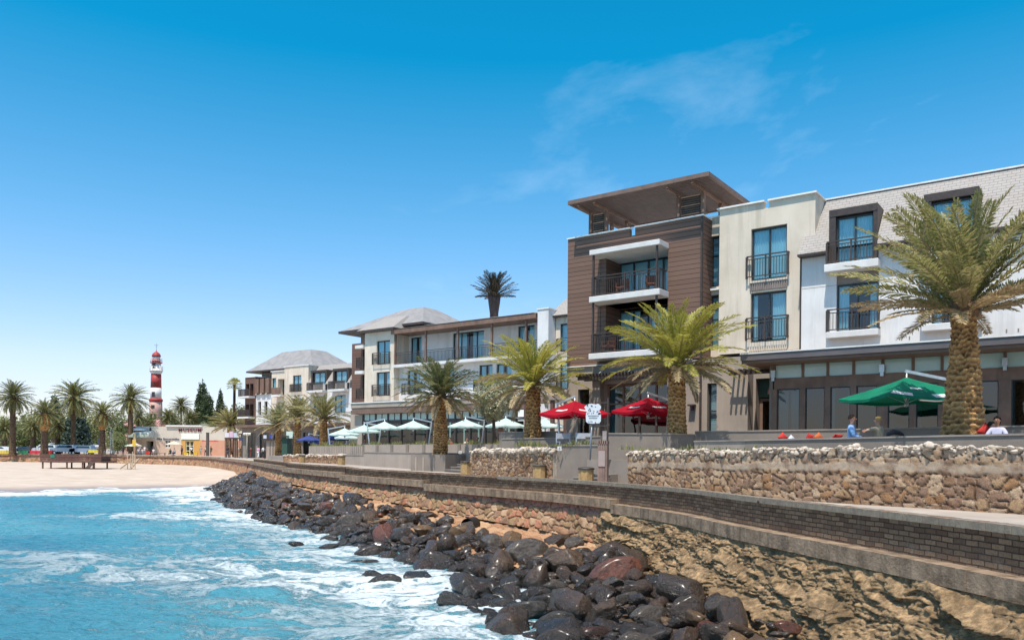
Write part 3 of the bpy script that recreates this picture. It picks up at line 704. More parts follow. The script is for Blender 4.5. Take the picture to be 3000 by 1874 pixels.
M_clad=clad('horizontal_timber_cladding','7d6052','6f5547',.235)
M_clad2=clad('far_timber_cladding','76584b','684d42',.24)
def shingle():
    k=NT('pale_slate_shingles'); d=k.add('ShaderNodeVectorMath',{0:k.co(),1:(EX[0],EX[1],0)},operation='DOT_PRODUCT'); sp=k.add('ShaderNodeSeparateXYZ',{'Vector':k.co()})
    v=k.add('ShaderNodeCombineXYZ',{'X':d.outputs['Value'],'Y':sp.outputs['Z'],'Z':0.}).outputs[0]
    b=k.add('ShaderNodeTexBrick',{'Vector':v,'Color1':lin('a09a95'),'Color2':lin('98928d'),'Mortar':lin('8a847f'),'Scale':1.,'Mortar Size':.010,'Mortar Smooth':.4,'Bias':-.3,'Brick Width':.31,'Row Height':.145})
    c=k.mix(k.ramp(k.noise(.5,5,.7).outputs[0],[(.4,0.),(.7,.5)]),b.outputs['Color'],'a7a19b'); c=k.mix(k.ramp(k.noise(7,4,.7).outputs[0],[(.5,0.),(.75,.15)]),c,'c79f86')
    f=k.math('FRACT',k.math('DIVIDE',sp.outputs['Z'],.145)); h=k.math('SUBTRACT',k.math('MULTIPLY',f,-.8),b.outputs['Fac'])
    k.set(color=c,rough=.8,spec=.3,normal=k.bump(h,.8,.02)); return k.m
M_shg=shingle(); M_shf=mat('grey_slate_far','949190','838080',1.2,.8,.3,12)
def glass(name,tint,refl,rough=.03):
    k=NT(name); tr=k.add('ShaderNodeBsdfTransparent',{'Color':lin(tint)}); gl=k.add('ShaderNodeBsdfGlossy',{'Color':(1,1,1,1),'Roughness':rough,'Normal':k.bump(k.noise(.7,2,.5).outputs[0],.04,.3)})
    lw=k.add('ShaderNodeFresnel',{'IOR':1.5}); f=k.math('ADD',k.math('MULTIPLY',lw.outputs[0],.6),refl,True); mx=k.add('ShaderNodeMixShader',{0:f,1:tr.outputs[0],2:gl.outputs[0]}); k.link(mx.outputs[0],k.out.inputs[0]); return k.m
M_gl=glass('tinted_window_glass','cfeaf1',.05); M_glr=glass('restaurant_glass','6f9094',.05)
M_cur=mat('sheer_curtain','e6f3f5','d3e6ea',1,.9); M_frost=mat('pale_green_glass_panel','b9cfc8','a6bfb8',.6,.15,spec=.6)
M_blind=clad('slatted_blind','cfd8d8','b7c4c6',.09)
M_int=mat('dim_interior','4a4c4a','3b3d3c',.6,.9)
def wallh(par,name,M,s0,s1,z0,z1,n0,n1,holes=(),rev=.3,T=fr):
    """solid block whose front face (at n0) has real openings with reveals"""
    mb=MB(T); S=sorted({s0,s1,*[h[0] for h in holes],*[h[1] for h in holes]}); Z=sorted({z0,z1,*[h[2] for h in holes],*[h[3] for h in holes]})
    S=[x for x in S if s0<=x<=s1]; Z=[x for x in Z if z0<=x<=z1]
    for a,b in zip(S,S[1:]):
        for c,d in zip(Z,Z[1:]):
            m,k=(a+b)/2,(c+d)/2
            if any(h[0]<m<h[1] and h[2]<k<h[3] for h in holes): continue
            mb.face([(a,n0,c),(b,n0,c),(b,n0,d),(a,n0,d)])
    for h in holes:
        a,b,c,d=h[:4]; r=h[4] if len(h)>4 else rev; n2=n0+r
        mb.face([(a,n0,c),(a,n0,d),(a,n2,d),(a,n2,c)]); mb.face([(b,n0,c),(b,n2,c),(b,n2,d),(b,n0,d)])
        mb.face([(a,n0,d),(b,n0,d),(b,n2,d),(a,n2,d)]); mb.face([(a,n0,c),(a,n2,c),(b,n2,c),(b,n0,c)])
    mb.face([(s0,n0,z0),(s0,n0,z1),(s0,n1,z1),(s0,n1,z0)]); mb.face([(s1,n0,z0),(s1,n1,z0),(s1,n1,z1),(s1,n0,z1)])
    mb.face([(s0,n1,z0),(s0,n1,z1),(s1,n1,z1),(s1,n1,z0)]); mb.face([(s0,n0,z1),(s1,n0,z1),(s1,n1,z1),(s0,n1,z1)])
    return mb.build(name,M,par)
def box(par,name,M,s0,s1,n0,n1,z0,z1,T=fr,bev=0):
    mb=MB(T); mb.box(s0,s1,n0,n1,z0,z1,bev); return mb.build(name,M,par)
def curtain_mb(s0,s1,n,z0,z1,T=fr,wl=.11,amp=.035):
    mb=MB(T); k=max(6,int((s1-s0)/.03)); pv=None
    for i in range(k+1):
        s=s0+(s1-s0)*i/k; nn=n+amp*math.sin(2*PI*s/wl+1.3*math.sin(s*7)); a=mb.P((s,nn,z0)); b=mb.P((s,nn,z1))
        if pv: mb.idx([pv[0],a,b,pv[1]],True)
        pv=(a,b)
    return mb
def window(par,s0,s1,z0,z1,n,cols=2,rows=(),fw=.07,M=None,G=None,cur=(1,1),blind=False,T=fr,deep=.0,sill=False,name='window'):
    n+=.12; mb=MB(T); M=M or M_frm2
    d=.09
    mb.box(s0,s0+fw,n,n+d,z0,z1); mb.box(s1-fw,s1,n,n+d,z0,z1); mb.box(s0+fw,s1-fw,n,n+d,z1-fw,z1); mb.box(s0+fw,s1-fw,n,n+d,z0,z0+fw)
    for i in range(1,cols):
        x=s0+(s1-s0)*i/cols; mb.box(x-fw*.5,x+fw*.5,n+.003,n+d-.003,z0+fw,z1-fw)
    for r in rows:
        z=z0+(z1-z0)*r; mb.box(s0+fw,s1-fw,n+.006,n+d-.006,z-fw*.4,z+fw*.4)
    w=mb.build(name,M,par)
    g=MB(T); g.face([(s0+fw*.5,n+d*.5,z0+fw*.5),(s1-fw*.5,n+d*.5,z0+fw*.5),(s1-fw*.5,n+d*.5,z1-fw*.5),(s0+fw*.5,n+d*.5,z1-fw*.5)]); g.build('pane',G or M_gl,w)
    W=s1-s0; nc=n+.15
    if blind: b=MB(T); b.face([(s0,nc,z0),(s1,nc,z0),(s1,nc,z1),(s0,nc,z1)]); b.build('blind',M_blind,w)
    elif cur:
        a,b=cur
        if a+b>=1.99: c=curtain_mb(s0+.02,s1-.02,nc,z0+.02,z1-.02,T); c.build('curtain',M_cur,w)
        else:
            if a>0: curtain_mb(s0+.02,s0+W*a*.5,nc,z0+.02,z1-.02,T).build('curtain',M_cur,w)
            if b>0: curtain_mb(s1-W*b*.5,s1-.02,nc,z0+.02,z1-.02,T).build('curtain',M_cur,w)
    bk=MB(T); bk.face([(s0,n+1.2,z0),(s1,n+1.2,z0),(s1,n+1.2,z1),(s0,n+1.2,z1)]); bk.build('room_wall',M_int,w)
    return w
def railing(par,s0,s1,n,z0,h=1.05,ret=.4,sides=(1,1),T=fr,step=.125,mid=True,M=None,name='balcony_railing',bar=.022):
    mb=MB(T); M=M or M_frm; z1=z0+h
    mb.box(s0,s1,n-.03,n+.03,z1-.05,z1); mb.box(s0+.04,s1-.04,n-.02,n+.02,z1-.19,z1-.155); mb.box(s0+.04,s1-.04,n-.02,n+.02,z0+.07,z0+.11)
    k=int((s1-s0)/step)
    for i in range(k+1):
        x=s0+(s1-s0)*i/k; b=bar if 0<i<k else .04
        if mid and k>6 and i==k//2: b=.035
        mb.box(x-b,x+b,n-b*.8,n+b*.8,z0,z1-.052) if b>.03 else mb.box(x-b/2,x+b/2,n-b/2,n+b/2,z0+.11,z1-.19)
    for sd_,x in zip(sides,(s0,s1)):
        if sd_:
            mb.box(x-.025,x+.025,n+.035,n+ret,z1-.05,z1-.001); mb.box(x-.018,x+.018,n+.035,n+ret,z0+.07,z0+.11)
            q=int(ret/step)
            for i in range(1,q+1): mb.box(x-.011,x+.011,n+ret*i/(q+1)-.011,n+ret*i/(q+1)+.011,z0+.11,z1-.052)
    return mb.build(name,M,par)
H1=thing('hotel_building','nearest hotel wing: brown timber-clad tower, cream and white blocks with dormers and glazed restaurant','hotel',fr(-3,3,-.25),'seafront hotel wings')
# ---- white block with mansard roof and dormers
DS=[.17,3.97,7.77]
holes=[(d+.28,d+2.03,5.5,8.12,.32) for d in DS]+[(d+.25,d+1.81,8.47,9.3,.3) for d in DS]
wallh(H1,'white_wall',M_wht,-1.07,14,-.3,9.3,0,9,holes)
mb=MB(fr); RZ0,RZ1,RN0,RN1=9.1,12.08,-.5,2.0
rn=lambda z:RN0+(RN1-RN0)*(z-RZ0)/(RZ1-RZ0)
edges=[-1.12]+[x for d in DS for x in (d-.03,d+2.0)]+[14.2]
for i,(a,b) in enumerate(zip(edges,edges[1:])):
    zb=RZ0 if i%2==0 else 10.95
    mb.face([(a,rn(zb),zb),(b,rn(zb),zb),(b,rn(RZ1),RZ1),(a,rn(RZ1),RZ1)])
    if i%2==0:
        mb.face([(b,rn(zb),zb),(b,2.2,zb),(b,2.2,RZ1),(b,rn(RZ1),RZ1)]); mb.face([(a,rn(zb),zb),(a,rn(RZ1),RZ1),(a,2.2,RZ1),(a,2.2,zb)])
mb.face([(-1.12,rn(RZ1),RZ1),(14.2,rn(RZ1),RZ1),(14.2,9,RZ1+.05),(-1.12,9,RZ1+.05)])
mb.face([(-1.12,9,9.3),(14.2,9,9.3),(14.2,9,RZ1+.05),(-1.12,9,RZ1+.05)])
rf=mb.build('mansard_roof',M_shg,H1)
for i,(a,b) in enumerate(zip(edges,edges[1:])):
    if i%2==0: mb=MB(fr); mb.box(a,b,RN0-.03,0,RZ0-.10,RZ0-.003); mb.build('eave_board',M_frm,H1)
box(H1,'ridge_flashing',M_cop,-1.1,14.2,RN1-.1,RN1+.15,RZ1-.0,RZ1+.07)
for i,d in enumerate(DS):
    mb=MB(fr); w=1.98
    mb.box(d-.03,d+w,-.12,1.5,10.66,10.97); mb.box(d-.03,d+.25,-.1,1.4,8.5,10.66); mb.box(d+1.81,d+w,-.1,1.4,8.5,10.66)
    dm=mb.build('dormer',M_frm,H1)
    window(dm,d+.25,d+1.81,8.5,10.62,-.02,2,M=M_frm2,cur=[(1,1),(.9,1.0),(1,1)][i],name='dormer_window')
    box(H1,'balcony_slab',M_slab,d-.1,d+2.13,-.62,.0,8.13,8.47,bev=.02)
    railing(H1,d,d+2.03,-.55,8.47,1.0,.5)
    box(H1,'spandrel_panel',M_dgry,d+.28,d+2.03,.10,.2,7.66,8.12)
    window(H1,d+.28,d+2.03,5.52,7.64,.02,2,cur=[(.55,.45),(.4,.9),(1,1)][i])
    box(H1,'balcony_slab',M_slab,d-.02,d+2.13,-.5,-.001,5.22,5.5,bev=.02)
    railing(H1,d+.0,d+2.1,-.45,5.5,1.0,.44)
box(H1,'wall_joint',M_dgry,-1.05,12,-.006,.002,7.62,7.635); box(H1,'downpipe',M_frm,-1.14,-1.075,-.03,.06,4.35,9.0)
for q in (3.1,3.4,6.9,7.3):
    for z in (5.0,7.35,8.9): box(H1,'weep_vent',M_dgry,q,q+.05,-.02,.002,z,z+.12)
# ---- cream block
holes=[(-3.57,-1.87,8.36,10.84,.26),(-3.57,-1.87,5.42,7.78,.26)]
wallh(H1,'cream_wall',M_crm,-5.15,-.6,4.95,11.74,.4,6,holes)
mb=MB(fr); 
for a,b in ((-5.15,-2.95),(-2.72,-.6)): mb.box(a,b,.4,.62,11.742,12.02)
mb.box(-.82,-.6,.62,5,11.742,12.02)
mb.build('parapet',M_crm,H1)
mb=MB(fr)
for a,b in ((-5.25,-2.92),(-2.75,-.52)): mb.box(a,b,.27,.70,12.022,12.10)
mb.box(-.8,-.52,.702,5,12.024,12.098)
mb.build('coping',M_cop,H1)
for z0,z1,c in ((8.38,10.82,(1,1)),(5.44,7.76,(.3,.85))):
    window(H1,-3.57,-1.87,z0,z1,.42,2,cur=c); railing(H1,-3.72,-1.76,.22,z0+.06,1.08,.17)
M_rib=mat('ribbed_panel','8b7f78','7a6f69',3,.7)
mb=MB(fr)
for i in range(17): x=-3.6+i*.107; mb.box(x,x+.06,.34,.4,7.88,8.24)
mb.box(-3.6,-1.83,.375,.399,7.86,8.26); mb.build('ribbed_panel',M_rib,H1)
mb=MB(fr)
for i in range(22): x=-3.6+i*.083; mb.box(x,x+.04,.33,.4,5.02,5.2)
mb.build('ribbed_vent',M_crm,H1)
# ---- recessed link with blinds
wallh(H1,'link_wall',M_crm,-6.1,-5.15,4.9,11.8,.8,6,[(-5.98,-5.15,8.4,10.92,.3),(-5.98,-5.15,5.3,7.98,.3)])
box(H1,'coping',M_cop,-6.1,-5.15,.7,1.0,11.8,11.88)
window(H1,-5.98,-5.16,8.42,10.9,.82,1,(.62,.86),blind=True); window(H1,-5.98,-5.16,5.32,7.96,.82,1,(.55,.86),blind=True)
box(H1,'link_sill',M_cop,-6.08,-5.16,.68,.8,8.2,8.3)
box(H1,'downpipe',M_frm,-5.79,-5.70,-.40,-.302,-.2,11.5)
# ---- timber tower
TS0,TS1=-13.47,-5.71
wallh(H1,'timber_tower',M_clad,TS0,TS1,4.76,11.3,-.3,7,[(-11.42,-7.55,8.18,10.5,1.9),(-11.42,-7.55,5.23,7.88,1.9)])
mb=MB(fr); mb.box(TS0,-9.72,-.3,-.05,11.301,11.68); mb.box(-9.4,TS1,-.3,-.05,11.301,11.68); mb.box(TS1-.25,TS1,-.05,6.9,11.301,11.68); mb.box(TS0,TS0+.25,-.05,6.9,11.301,11.68); mb.build('parapet',M_clad,H1)
mb=MB(fr); mb.box(TS0-.04,-9.7,-.36,.0,11.682,11.745); mb.box(-9.42,TS1+.05,-.36,.0,11.682,11.745); mb.box(TS1-.27,TS1+.05,.002,6.9,11.683,11.744); mb.build('coping',M_cop,H1)
box(H1,'bounce_roof_deck',M_cop,TS0+.3,TS1-.3,.0,6.8,11.305,11.36)  # unseen pale deck added to bounce sunlight up under the pergola
box(H1,'corner_trim',M_frm,TS1-.07,TS1+.015,-.345,-.302,4.8,11.68)
for zb,zt in ((8.18,10.5),(5.23,7.88)):
    window(H1,-11.2,-7.75,zb+.05,zt-.12,1.25,4,cur=(1,1) if zb>8 else (.7,.9),M=M_frm2,name='balcony_door')
    box(H1,'pilaster',M_clad,-11.41,-11.1,-.28,1.3,zb,zt-.01)
    railing(H1,-11.38,-7.6,-1.2,zb,1.05,.85)
    mb=MB(fr); [mb.box(s-.045,s+.045,-1.24,-1.15,zb,zt-(.16 if zb>8 else .0)) for s in (-11.33,-7.72)]; mb.build('balcony_post',M_frm,H1)
box(H1,'balcony_canopy',M_slab,-11.5,-7.52,-1.35,1.2,10.34,10.6,bev=.02)
box(H1,'balcony_slab',M_slab,-11.5,-7.5,-1.35,1.2,7.88,8.18,bev=.02)
box(H1,'balcony_slab',M_slab,-11.5,-7.5,-1.35,-.31,4.93,5.23,bev=.02)
# ---- roof-terrace pergola
mb=MB(fr); pa,pb,na,nb,pz=-12.85,-5.0,-1.35,4.3,13.2
mb.box(pa,pb,na,na+.12,pz,pz+.2); mb.box(pa,pb,nb-.12,nb,pz,pz+.2); mb.box(pa,pa+.12,na+.12,nb-.12,pz,pz+.2); mb.box(pb-.12,pb,na+.12,nb-.12,pz,pz+.2)
mb.build('pergola_roof',mat('pergola_brown','6f584d','7f675b',2,.6,.2,20),H1)
mb=MB(fr)
for i in range(27): n=na+.22+i*.2; mb.box(pa+.14,pb-.14,n,n+.115,pz+.04,pz+.11)
mb.build('pergola_slats',mat('pergola_slat_brown','46362f','55433a',3,.6),H1)
mb=MB(fr)
for a,b in ((sx(1727,.4,650),sx(1782,.4,650)),(sx(1983,.4,560),sx(2066,.4,560))):
    for s in (a+.1,b-.1):
        mb.box(s-.09,s+.09,.3,.48,11.4,pz-.12); mb.box(s-.09,s+.09,2.6,2.78,11.4,pz-.12)
        mb.box(s-.06,s+.06,na+.4,nb-.3,pz-.12,pz+.0)
mb.build('pergola_posts',M_brn,H1)
for a,b in ((sx(1727,.4,650),sx(1782,.4,650)),(sx(1983,.4,560),sx(2066,.4,560))):
    mb=MB(fr)
    for k in range(14): z=11.5+k*.11; mb.box(a+.25,b-.25,.34,.42,z,z+.06)
    mb.box(a+.22,b-.22,.425,.44,11.45,12.95); mb.build('louvre_screen',mat('louvre_bronze','584a40','6a5a4e',3,.6),H1)
# ---- ground floor under the tower
gd=(-11.1,-7.35,.05,3.72,.5)
wallh(H1,'plaster_base',M_gry,TS0,-3.2,-.3,4.69,-.3,7,[gd,(-12.75,-12.05,.3,3.5,.4),(-5.42,-4.72,.0,3.5,.35)])
box(H1,'base_coping',M_cop,TS0-.02,-6.2,-.42,-.302,4.70,4.757)
mb=MB(fr); mb.box(-11.6,-11.12,-.75,-.302,-.3,4.62); mb.box(-7.33,-6.9,-.75,-.302,-.3,4.62); mb.box(-11.12,-7.33,-.75,-.302,4.06,4.62); mb.build('porch_surround',M_dgry,H1)
window(H1,-11.1,-7.35,.05,3.7,-.1,4,(.72,),fw=.11,M=M_brn,G=M_glr,cur=(.3,.25),name='glazed_door')
window(H1,-12.75,-12.05,.3,3.5,-.2,1,(.75,),M=M_frm2,G=M_glr,cur=None)
window(H1,-5.42,-4.72,.0,3.5,-.2,1,(.62,),M=M_frm2,blind=True)
mb=MB(fr); mb.box(-11.9,-7.1,-1.75,-1.62,3.84,3.98); mb.box(-11.9,-7.1,-1.1,-.98,3.84,3.95)
for i in range(26): s=-11.85+i*.186; mb.box(s,s+.07,-2.0,-.76,3.985,4.12)
mb.build('entrance_rafters',M_frm,H1)
for s in (-10.9,-9.2,-7.6):
    mb=MB(fr); mb.cyl((s,-.76,4.45),(s,-1.68,4.0),.012,n=6); mb.build('tie_rod',M_cop,H1)
box(H1,'forward_bay',M_gry,-4.68,-3.18,-.95,-.302,-.3,4.62)
mb=MB(fr); ra,rb=sx(2010,-.35),sx(2052,-.35); mb.box(ra,rb,-.34,-.302,3.62,3.66); mb.box(ra,rb,-.34,-.302,3.98,4.02); mb.box(rb-.04,rb,-.34,-.302,3.66,3.98); mb.build('sign_frame',mat('pale_trim','cfc6bd',None,3,.6),H1)
# ---- side entrance with round emblem
wallh(H1,'entrance_wall',M_gry,-3.18,.5,-.3,4.6,-.25,7,[(-3.05,-1.45,.0,3.62,.6)])
en=window(H1,-3.02,-1.5,.02,2.72,.1,1,(),fw=.14,M=M_brn,G=M_glr,cur=None,name='entrance_door')
mb=MB(fr); mb.bar((-2.0,.1,1.15),(-2.0,.1,.75),.03); mb.bar((-2.0,.1,.75),(-2.12,.1,.75),.03); mb.build('handle',M_cop,en)
box(H1,'sign_panel',mat('deep_green_sign','2c4a3f','35564a',2,.5),-3.03,-1.48,.12,.2,2.76,3.6)
mb=MB(fr); cx,cz=-2.05,2.95
def arc(r0,r1,a0,a1,n0,n1,k=18):
    for i in range(k):
        A=a0+(a1-a0)*i/k; B=a0+(a1-a0)*(i+1)/k
        p=[(cx+r*math.cos(t)*1.15,cz+r*math.sin(t)) for r,t in ((r0,A),(r1,A),(r1,B),(r0,B))]
        lo=[mb.P((x,n0,z)) for x,z in p]; hi=[mb.P((x,n1,z)) for x,z in p]
        mb.idx(lo); mb.idx(hi[::-1])
        for q in range(4): mb.idx([lo[q],hi[q],hi[(q+1)%4],lo[(q+1)%4]])
arc(.44,.50,-.15,PI+.15,.07,.12); arc(.20,.40,0,PI,.075,.118); mb.mi=1; arc(.40,.44,-.1,PI+.1,.08,.119); mb.box(cx-.42,cx+.42,.08,.117,cz-.17,cz-.06); mb.mi=2; arc(.0,.20,0,PI,.085,.118,12)
mb.build('round_emblem',[mat('emblem_terracotta','a5604d','b87361',6,.6),mat('emblem_cream','ddd3bd',None,3,.6),mat('emblem_brown','6b4a3a',None,3,.6)],H1)
mb=MB(fr); mb.box(-3.9,-1.4,-1.5,-1.4,3.72,3.83)
for i in range(10): s=-3.85+i*.24; mb.box(s,s+.09,-1.75,-.96,3.835,3.96)
mb.build('entrance_rafters',M_frm,H1)
# ---- glazed restaurant pavilion
mb=MB(fr); mb.box(-2.28,15,-4.25,-.001,4.10,4.22); mb.build('canopy_deck',M_dgry,H1)
mb=MB(fr); mb.box(-2.3,15,-4.32,-4.2,4.0,4.26); mb.box(-2.3,-2.2,-4.2,-.3,4.0,4.26); mb.build('canopy_fascia',mat('slate_fascia','5c5557','6a6263',1,.5),H1)
mb=MB(fr); mb.box(-2.32,15,-4.36,-4.1,4.262,4.31); mb.build('canopy_trim',M_cop,H1)
mb=MB(fr); mb.box(-2.28,15,-4.24,-.26,3.88,3.99); mb.build('soffit',M_sof,H1)
nP=-3.0; cols=[sx(p,nP,1150) for p in (2268,2351,2424,2500,2585,2674,2759,2852,2944)]; cols+= [cols[-1]+1.03*k for k in range(1,6)]
mb=MB(fr)
for i,s in enumerate(cols):
    w=.20 if i in (4,8) else .115
    mb.box(s-w,s+w,nP-.02,nP+.16,-.2,2.86); mb.box(s-.05,s+.05,nP-.012,nP+.12,3.32,3.88)
mb.box(cols[0],cols[-1],nP+.0,nP+.14,2.862,3.318)
mb.build('timber_mullions',M_brn,H1)
for i,(a,b) in enumerate(zip(cols,cols[1:])):
    box(H1,'clerestory_panel',M_frost,a+.05,b-.05,nP+.05,nP+.08,3.33,3.87)
    wa=.20 if i in (4,8) else .115; wb=.20 if i+1 in (4,8) else .115
    g=window(H1,a+wa,b-wb,-.1,2.855,nP-.08,1,(),fw=.035,M=M_frm2,G=M_glr,cur=[(.9,.9),None,(.4,.3),None,None,None,None,None,(.3,.3)][i%9],name='restaurant_window')
wallh(H1,'pavilion_side',M_dgry,-1.5,-1.36,-.3,3.88,nP,-.3,[])
for s in (cols[0]-.02,cols[4],cols[8]):
    mb=MB(fr); mb.box(s-.09,s+.09,nP-.16,nP-.022,3.36,3.66); mb.box(s-.06,s+.06,nP-.14,nP-.03,3.2,3.36); mb.build('wall_lamp',[mat('lamp_steel','b5b8ba',None,3,.3,metal=.6)],H1)
box(H1,'pavilion_floor',M_int,-1.36,14,nP+.15,-.01,-.25,-.1)
# lamp on the plaster wall
l=thing('wall_light','small black up-and-down wall light on the taupe wall right of the second palm','lamp',fr(sx(2030,-.35),-.35,2.3))
mb=MB(fr); s=sx(2030,-.35); mb.box(s-.16,s+.16,-.62,-.31,2.42,2.50); mb.box(s-.05,s+.05,-.42,-.305,2.2,2.42); mb.build('lamp_body',M_frm,l)
# balcony chairs
M_wick=mat('reddish_wicker','7b4a38','5f3a2d',30,.7,.5,60)
def local_chair(lab,M,grp):
    c=thing('balcony_chair',lab,'chair',(0,0,0),grp)
    mb=MB(); mb.box(-.26,.26,-.26,.26,.38,.45,.02); mb.build('seat',M,c)
    mb=MB(); mb.box(-.26,.26,.20,.27,.45,.92,.02); mb.build('backrest',M,c)
    for a in (-1,1):
        mb=MB(); mb.box(a*.26-.035,a*.26+.035,-.24,.2,.62,.66,.01); mb.box(a*.26-.03,a*.26+.03,-.24,-.19,.45,.62); mb.build('armrest',M,c)
        for b in (-1,1): mb=MB(); mb.cyl((a*.22,b*.22,0),(a*.22,b*.22,.38),.022,n=8); mb.build('leg',M,c)
    return c
ang=math.atan2(EX[1],EX[0])
c0=local_chair('reddish wicker chair in the middle of the upper tower balcony',M_wick,'chairs on the tower balconies')
place(c0,fr(sx(1822,-.7,800),-.6,8.18),ang)
c1=copy_tree(c0); place(c1,fr(sx(1905,-.7,800),-.6,8.18),ang+.5,'reddish wicker chair at the right end of the upper tower balcony')
c2=copy_tree(c0); place(c2,fr(sx(1780,-.7,1000),-.6,5.23),ang-.4,'reddish wicker chair on the lower tower balcony behind the palm fronds')
# ================================================================ SECOND WING
H2=thing('hotel_building','middle hotel wing behind the palms with a long roofed balcony and hipped grey roofs','hotel',fr(-38,20,-.9),'seafront hotel wings')
N2=16.3
wallh(H2,'cream_wall',M_crm,-46.85,-42.95,4.65,11.4,N2,25,[(-45.25,-43.48,8.3,10.55,.25),(-45.25,-43.48,5.35,7.6,.25)])
window(H2,-45.25,-43.48,8.32,10.53,N2+.02,2,cur=(1,1)); window(H2,-45.25,-43.48,5.37,7.58,N2+.02,2,cur=(1,.7))
for z in (8.3,5.3): railing(H2,-45.6,-43.38,N2-.22,z,1.12,.2,bar=.03)
def hip(par,name,s0,s1,n0,n1,z0,a0,a1,b0,b1,z1,M,over=True):
    mb=MB(fr); A=[(s0,n0,z0),(s1,n0,z0),(s1,n1,z0),(s0,n1,z0)]; B=[(a0,b0,z1),(a1,b0,z1),(a1,b1,z1),(a0,b1,z1)]
    for k in range(4): mb.face([A[k],A[(k+1)%4],B[(k+1)%4],B[k]])
    mb.face(B); r=mb.build(name,M,par)
    mb=MB(fr); mb.box(s0-.02,s1+.02,n0-.02,n1+.02,z0-.22,z0-.002); mb.build('eave_board',M_frm,r); return r
hip(H2,'hipped_roof',-51.6,-40.2,17.2,27,12.1,-46.2,-43.6,21,23,14.35,M_shf)
hip(H2,'hipped_roof',-47.5,-42.6,15.8,24,11.62,-46.3,-43.4,18.4,22,13.1,M_shg)
wallh(H2,'timber_block',M_clad2,-49.3,-46.86,4.2,10.65,N2+.6,25,[(-47.75,-46.86,8.2,10.2,1.5),(-47.75,-46.86,5.2,7.6,1.5)])
wallh(H2,'upper_wall',M_dgry,-50.3,-46.9,10.66,11.95,19,25,[])
for z in (10.2,7.75,4.7): box(H2,'balcony_slab',M_slab,-47.95,-46.87,N2-.25,N2+.6,z-.2,z+.1)
for z in (8.1,5.1): railing(H2,-47.85,-46.95,N2-.15,z,1.05,.5,bar=.03)
box(H2,'stucco_base',M_gry,-49.3,-46.87,N2+.5,25,-1.0,4.15)
box(H2,'base_coping',M_cop,-49.35,-46.0,N2+.35,N2+.5,4.1,4.2)
wins=[(-42.75,-41.35),(-37.5,-33.9),(-30.2,-28.46)]
wallh(H2,'balcony_back_wall',M_wht,-42.95,-26.6,8.15,11.5,18.3,25,[(a,b,8.2,10.92,.3) for a,b in wins])
for (a,b),c in zip(wins,(2,4,2)): window(H2,a,b,8.22,10.9,18.32,c,cur=(.8,.8))
low=[(-41.9,-40.3),(-38.0,-36.2),(sx(1404,17,1090),sx(1443,17,1090)),(-31.5,-29.9)]
wallh(H2,'lower_wall',M_wht,-42.95,-26.6,4.4,7.9,17.0,25,[(a,b,5.4,7.65,.3) for a,b in low])
for a,b in low: window(H2,a,b,5.42,7.63,17.02,2,cur=(.7,.8))
for a,b in (low[0],low[3],low[2]): railing(H2,a-.2,b+.2,16.5,5.35,1.05,.45,bar=.03); box(H2,'balcony_slab',M_slab,a-.3,b+.3,16.45,16.999,5.0,5.33)
box(H2,'balcony_floor',M_slab,-42.95,-26.6,N2-.2,18.299,7.9,8.15)
railing(H2,-42.9,-26.65,N2,8.17,1.1,.0,(0,0),bar=.03,step=.16)
mb=MB(fr); [mb.box(s-.08,s+.08,N2-.08,N2+.08,8.17,11.02) for s in (-42.8,-38.98,-35.23,-31.47,-27.94)]; mb.build('balcony_posts',M_brn,H2)
mb=MB(fr); mb.box(-43.05,-26.75,N2-.35,N2-.1,10.98,11.40); mb.box(-27.0,-26.75,N2-.098,18.2,10.98,11.40); mb.box(-43.05,-26.75,N2-.1,18.29,11.06,11.14); mb.build('balcony_beam',M_brn,H2)
mb=MB(fr); mb.face([(-43.1,N2-.4,11.42),(-26.9,N2-.4,11.42),(-28.0,18.4,11.98),(-42.2,18.4,11.98)]); mb.face([(-28.0,18.4,11.98),(-26.9,N2-.4,11.42),(-26.9,18.4,11.42)]); mb.build('lean_to_roof',M_shg,H2)
mb=MB(fr); mb.box(-42.6,-25.4,18.45,25,11.55,11.88); mb.build('parapet',M_gry,H2)
mb=MB(fr); mb.box(-42.6,-25.3,18.35,18.7,11.882,11.97); mb.build('coping',M_cop,H2)
box(H2,'end_pier',M_wht,-26.6,-25.55,N2-.3,25,-.9,11.62); box(H2,'coping',M_cop,-26.65,-25.5,N2-.36,25,11.622,11.72)
e0,e1=sx(1641,17,980),sx(1662,17,980)+1.5
wallh(H2,'east_wall',M_crm,-25.5,-17,-.9,11.15,17,25,[(e0,e1,8.25,10.5,.3),(e0,e1,5.2,7.5,.3)])
for z in (8.27,5.22): window(H2,e0,e1,z,z+2.2,17.02,2); railing(H2,e0-.2,e1+.2,16.8,z-.05,1.08,.2,bar=.03)
mb=MB(fr); mb.face([(-26.1,16.6,11.15),(-17,16.6,11.15),(-17,18.6,12.9),(-25.4,18.6,12.9)]); mb.face([(-25.4,18.6,12.9),(-17,18.6,12.9),(-17,25,12.9),(-25.4,25,12.9)]); mb.face([(-26.1,16.6,11.15),(-25.4,18.6,12.9),(-25.4,25,12.9),(-26.1,25,11.15)]); mb.build('mansard_roof',M_shg,H2)
box(H2,'eave_board',M_frm,-26.1,-17,16.58,17,11.02,11.147)
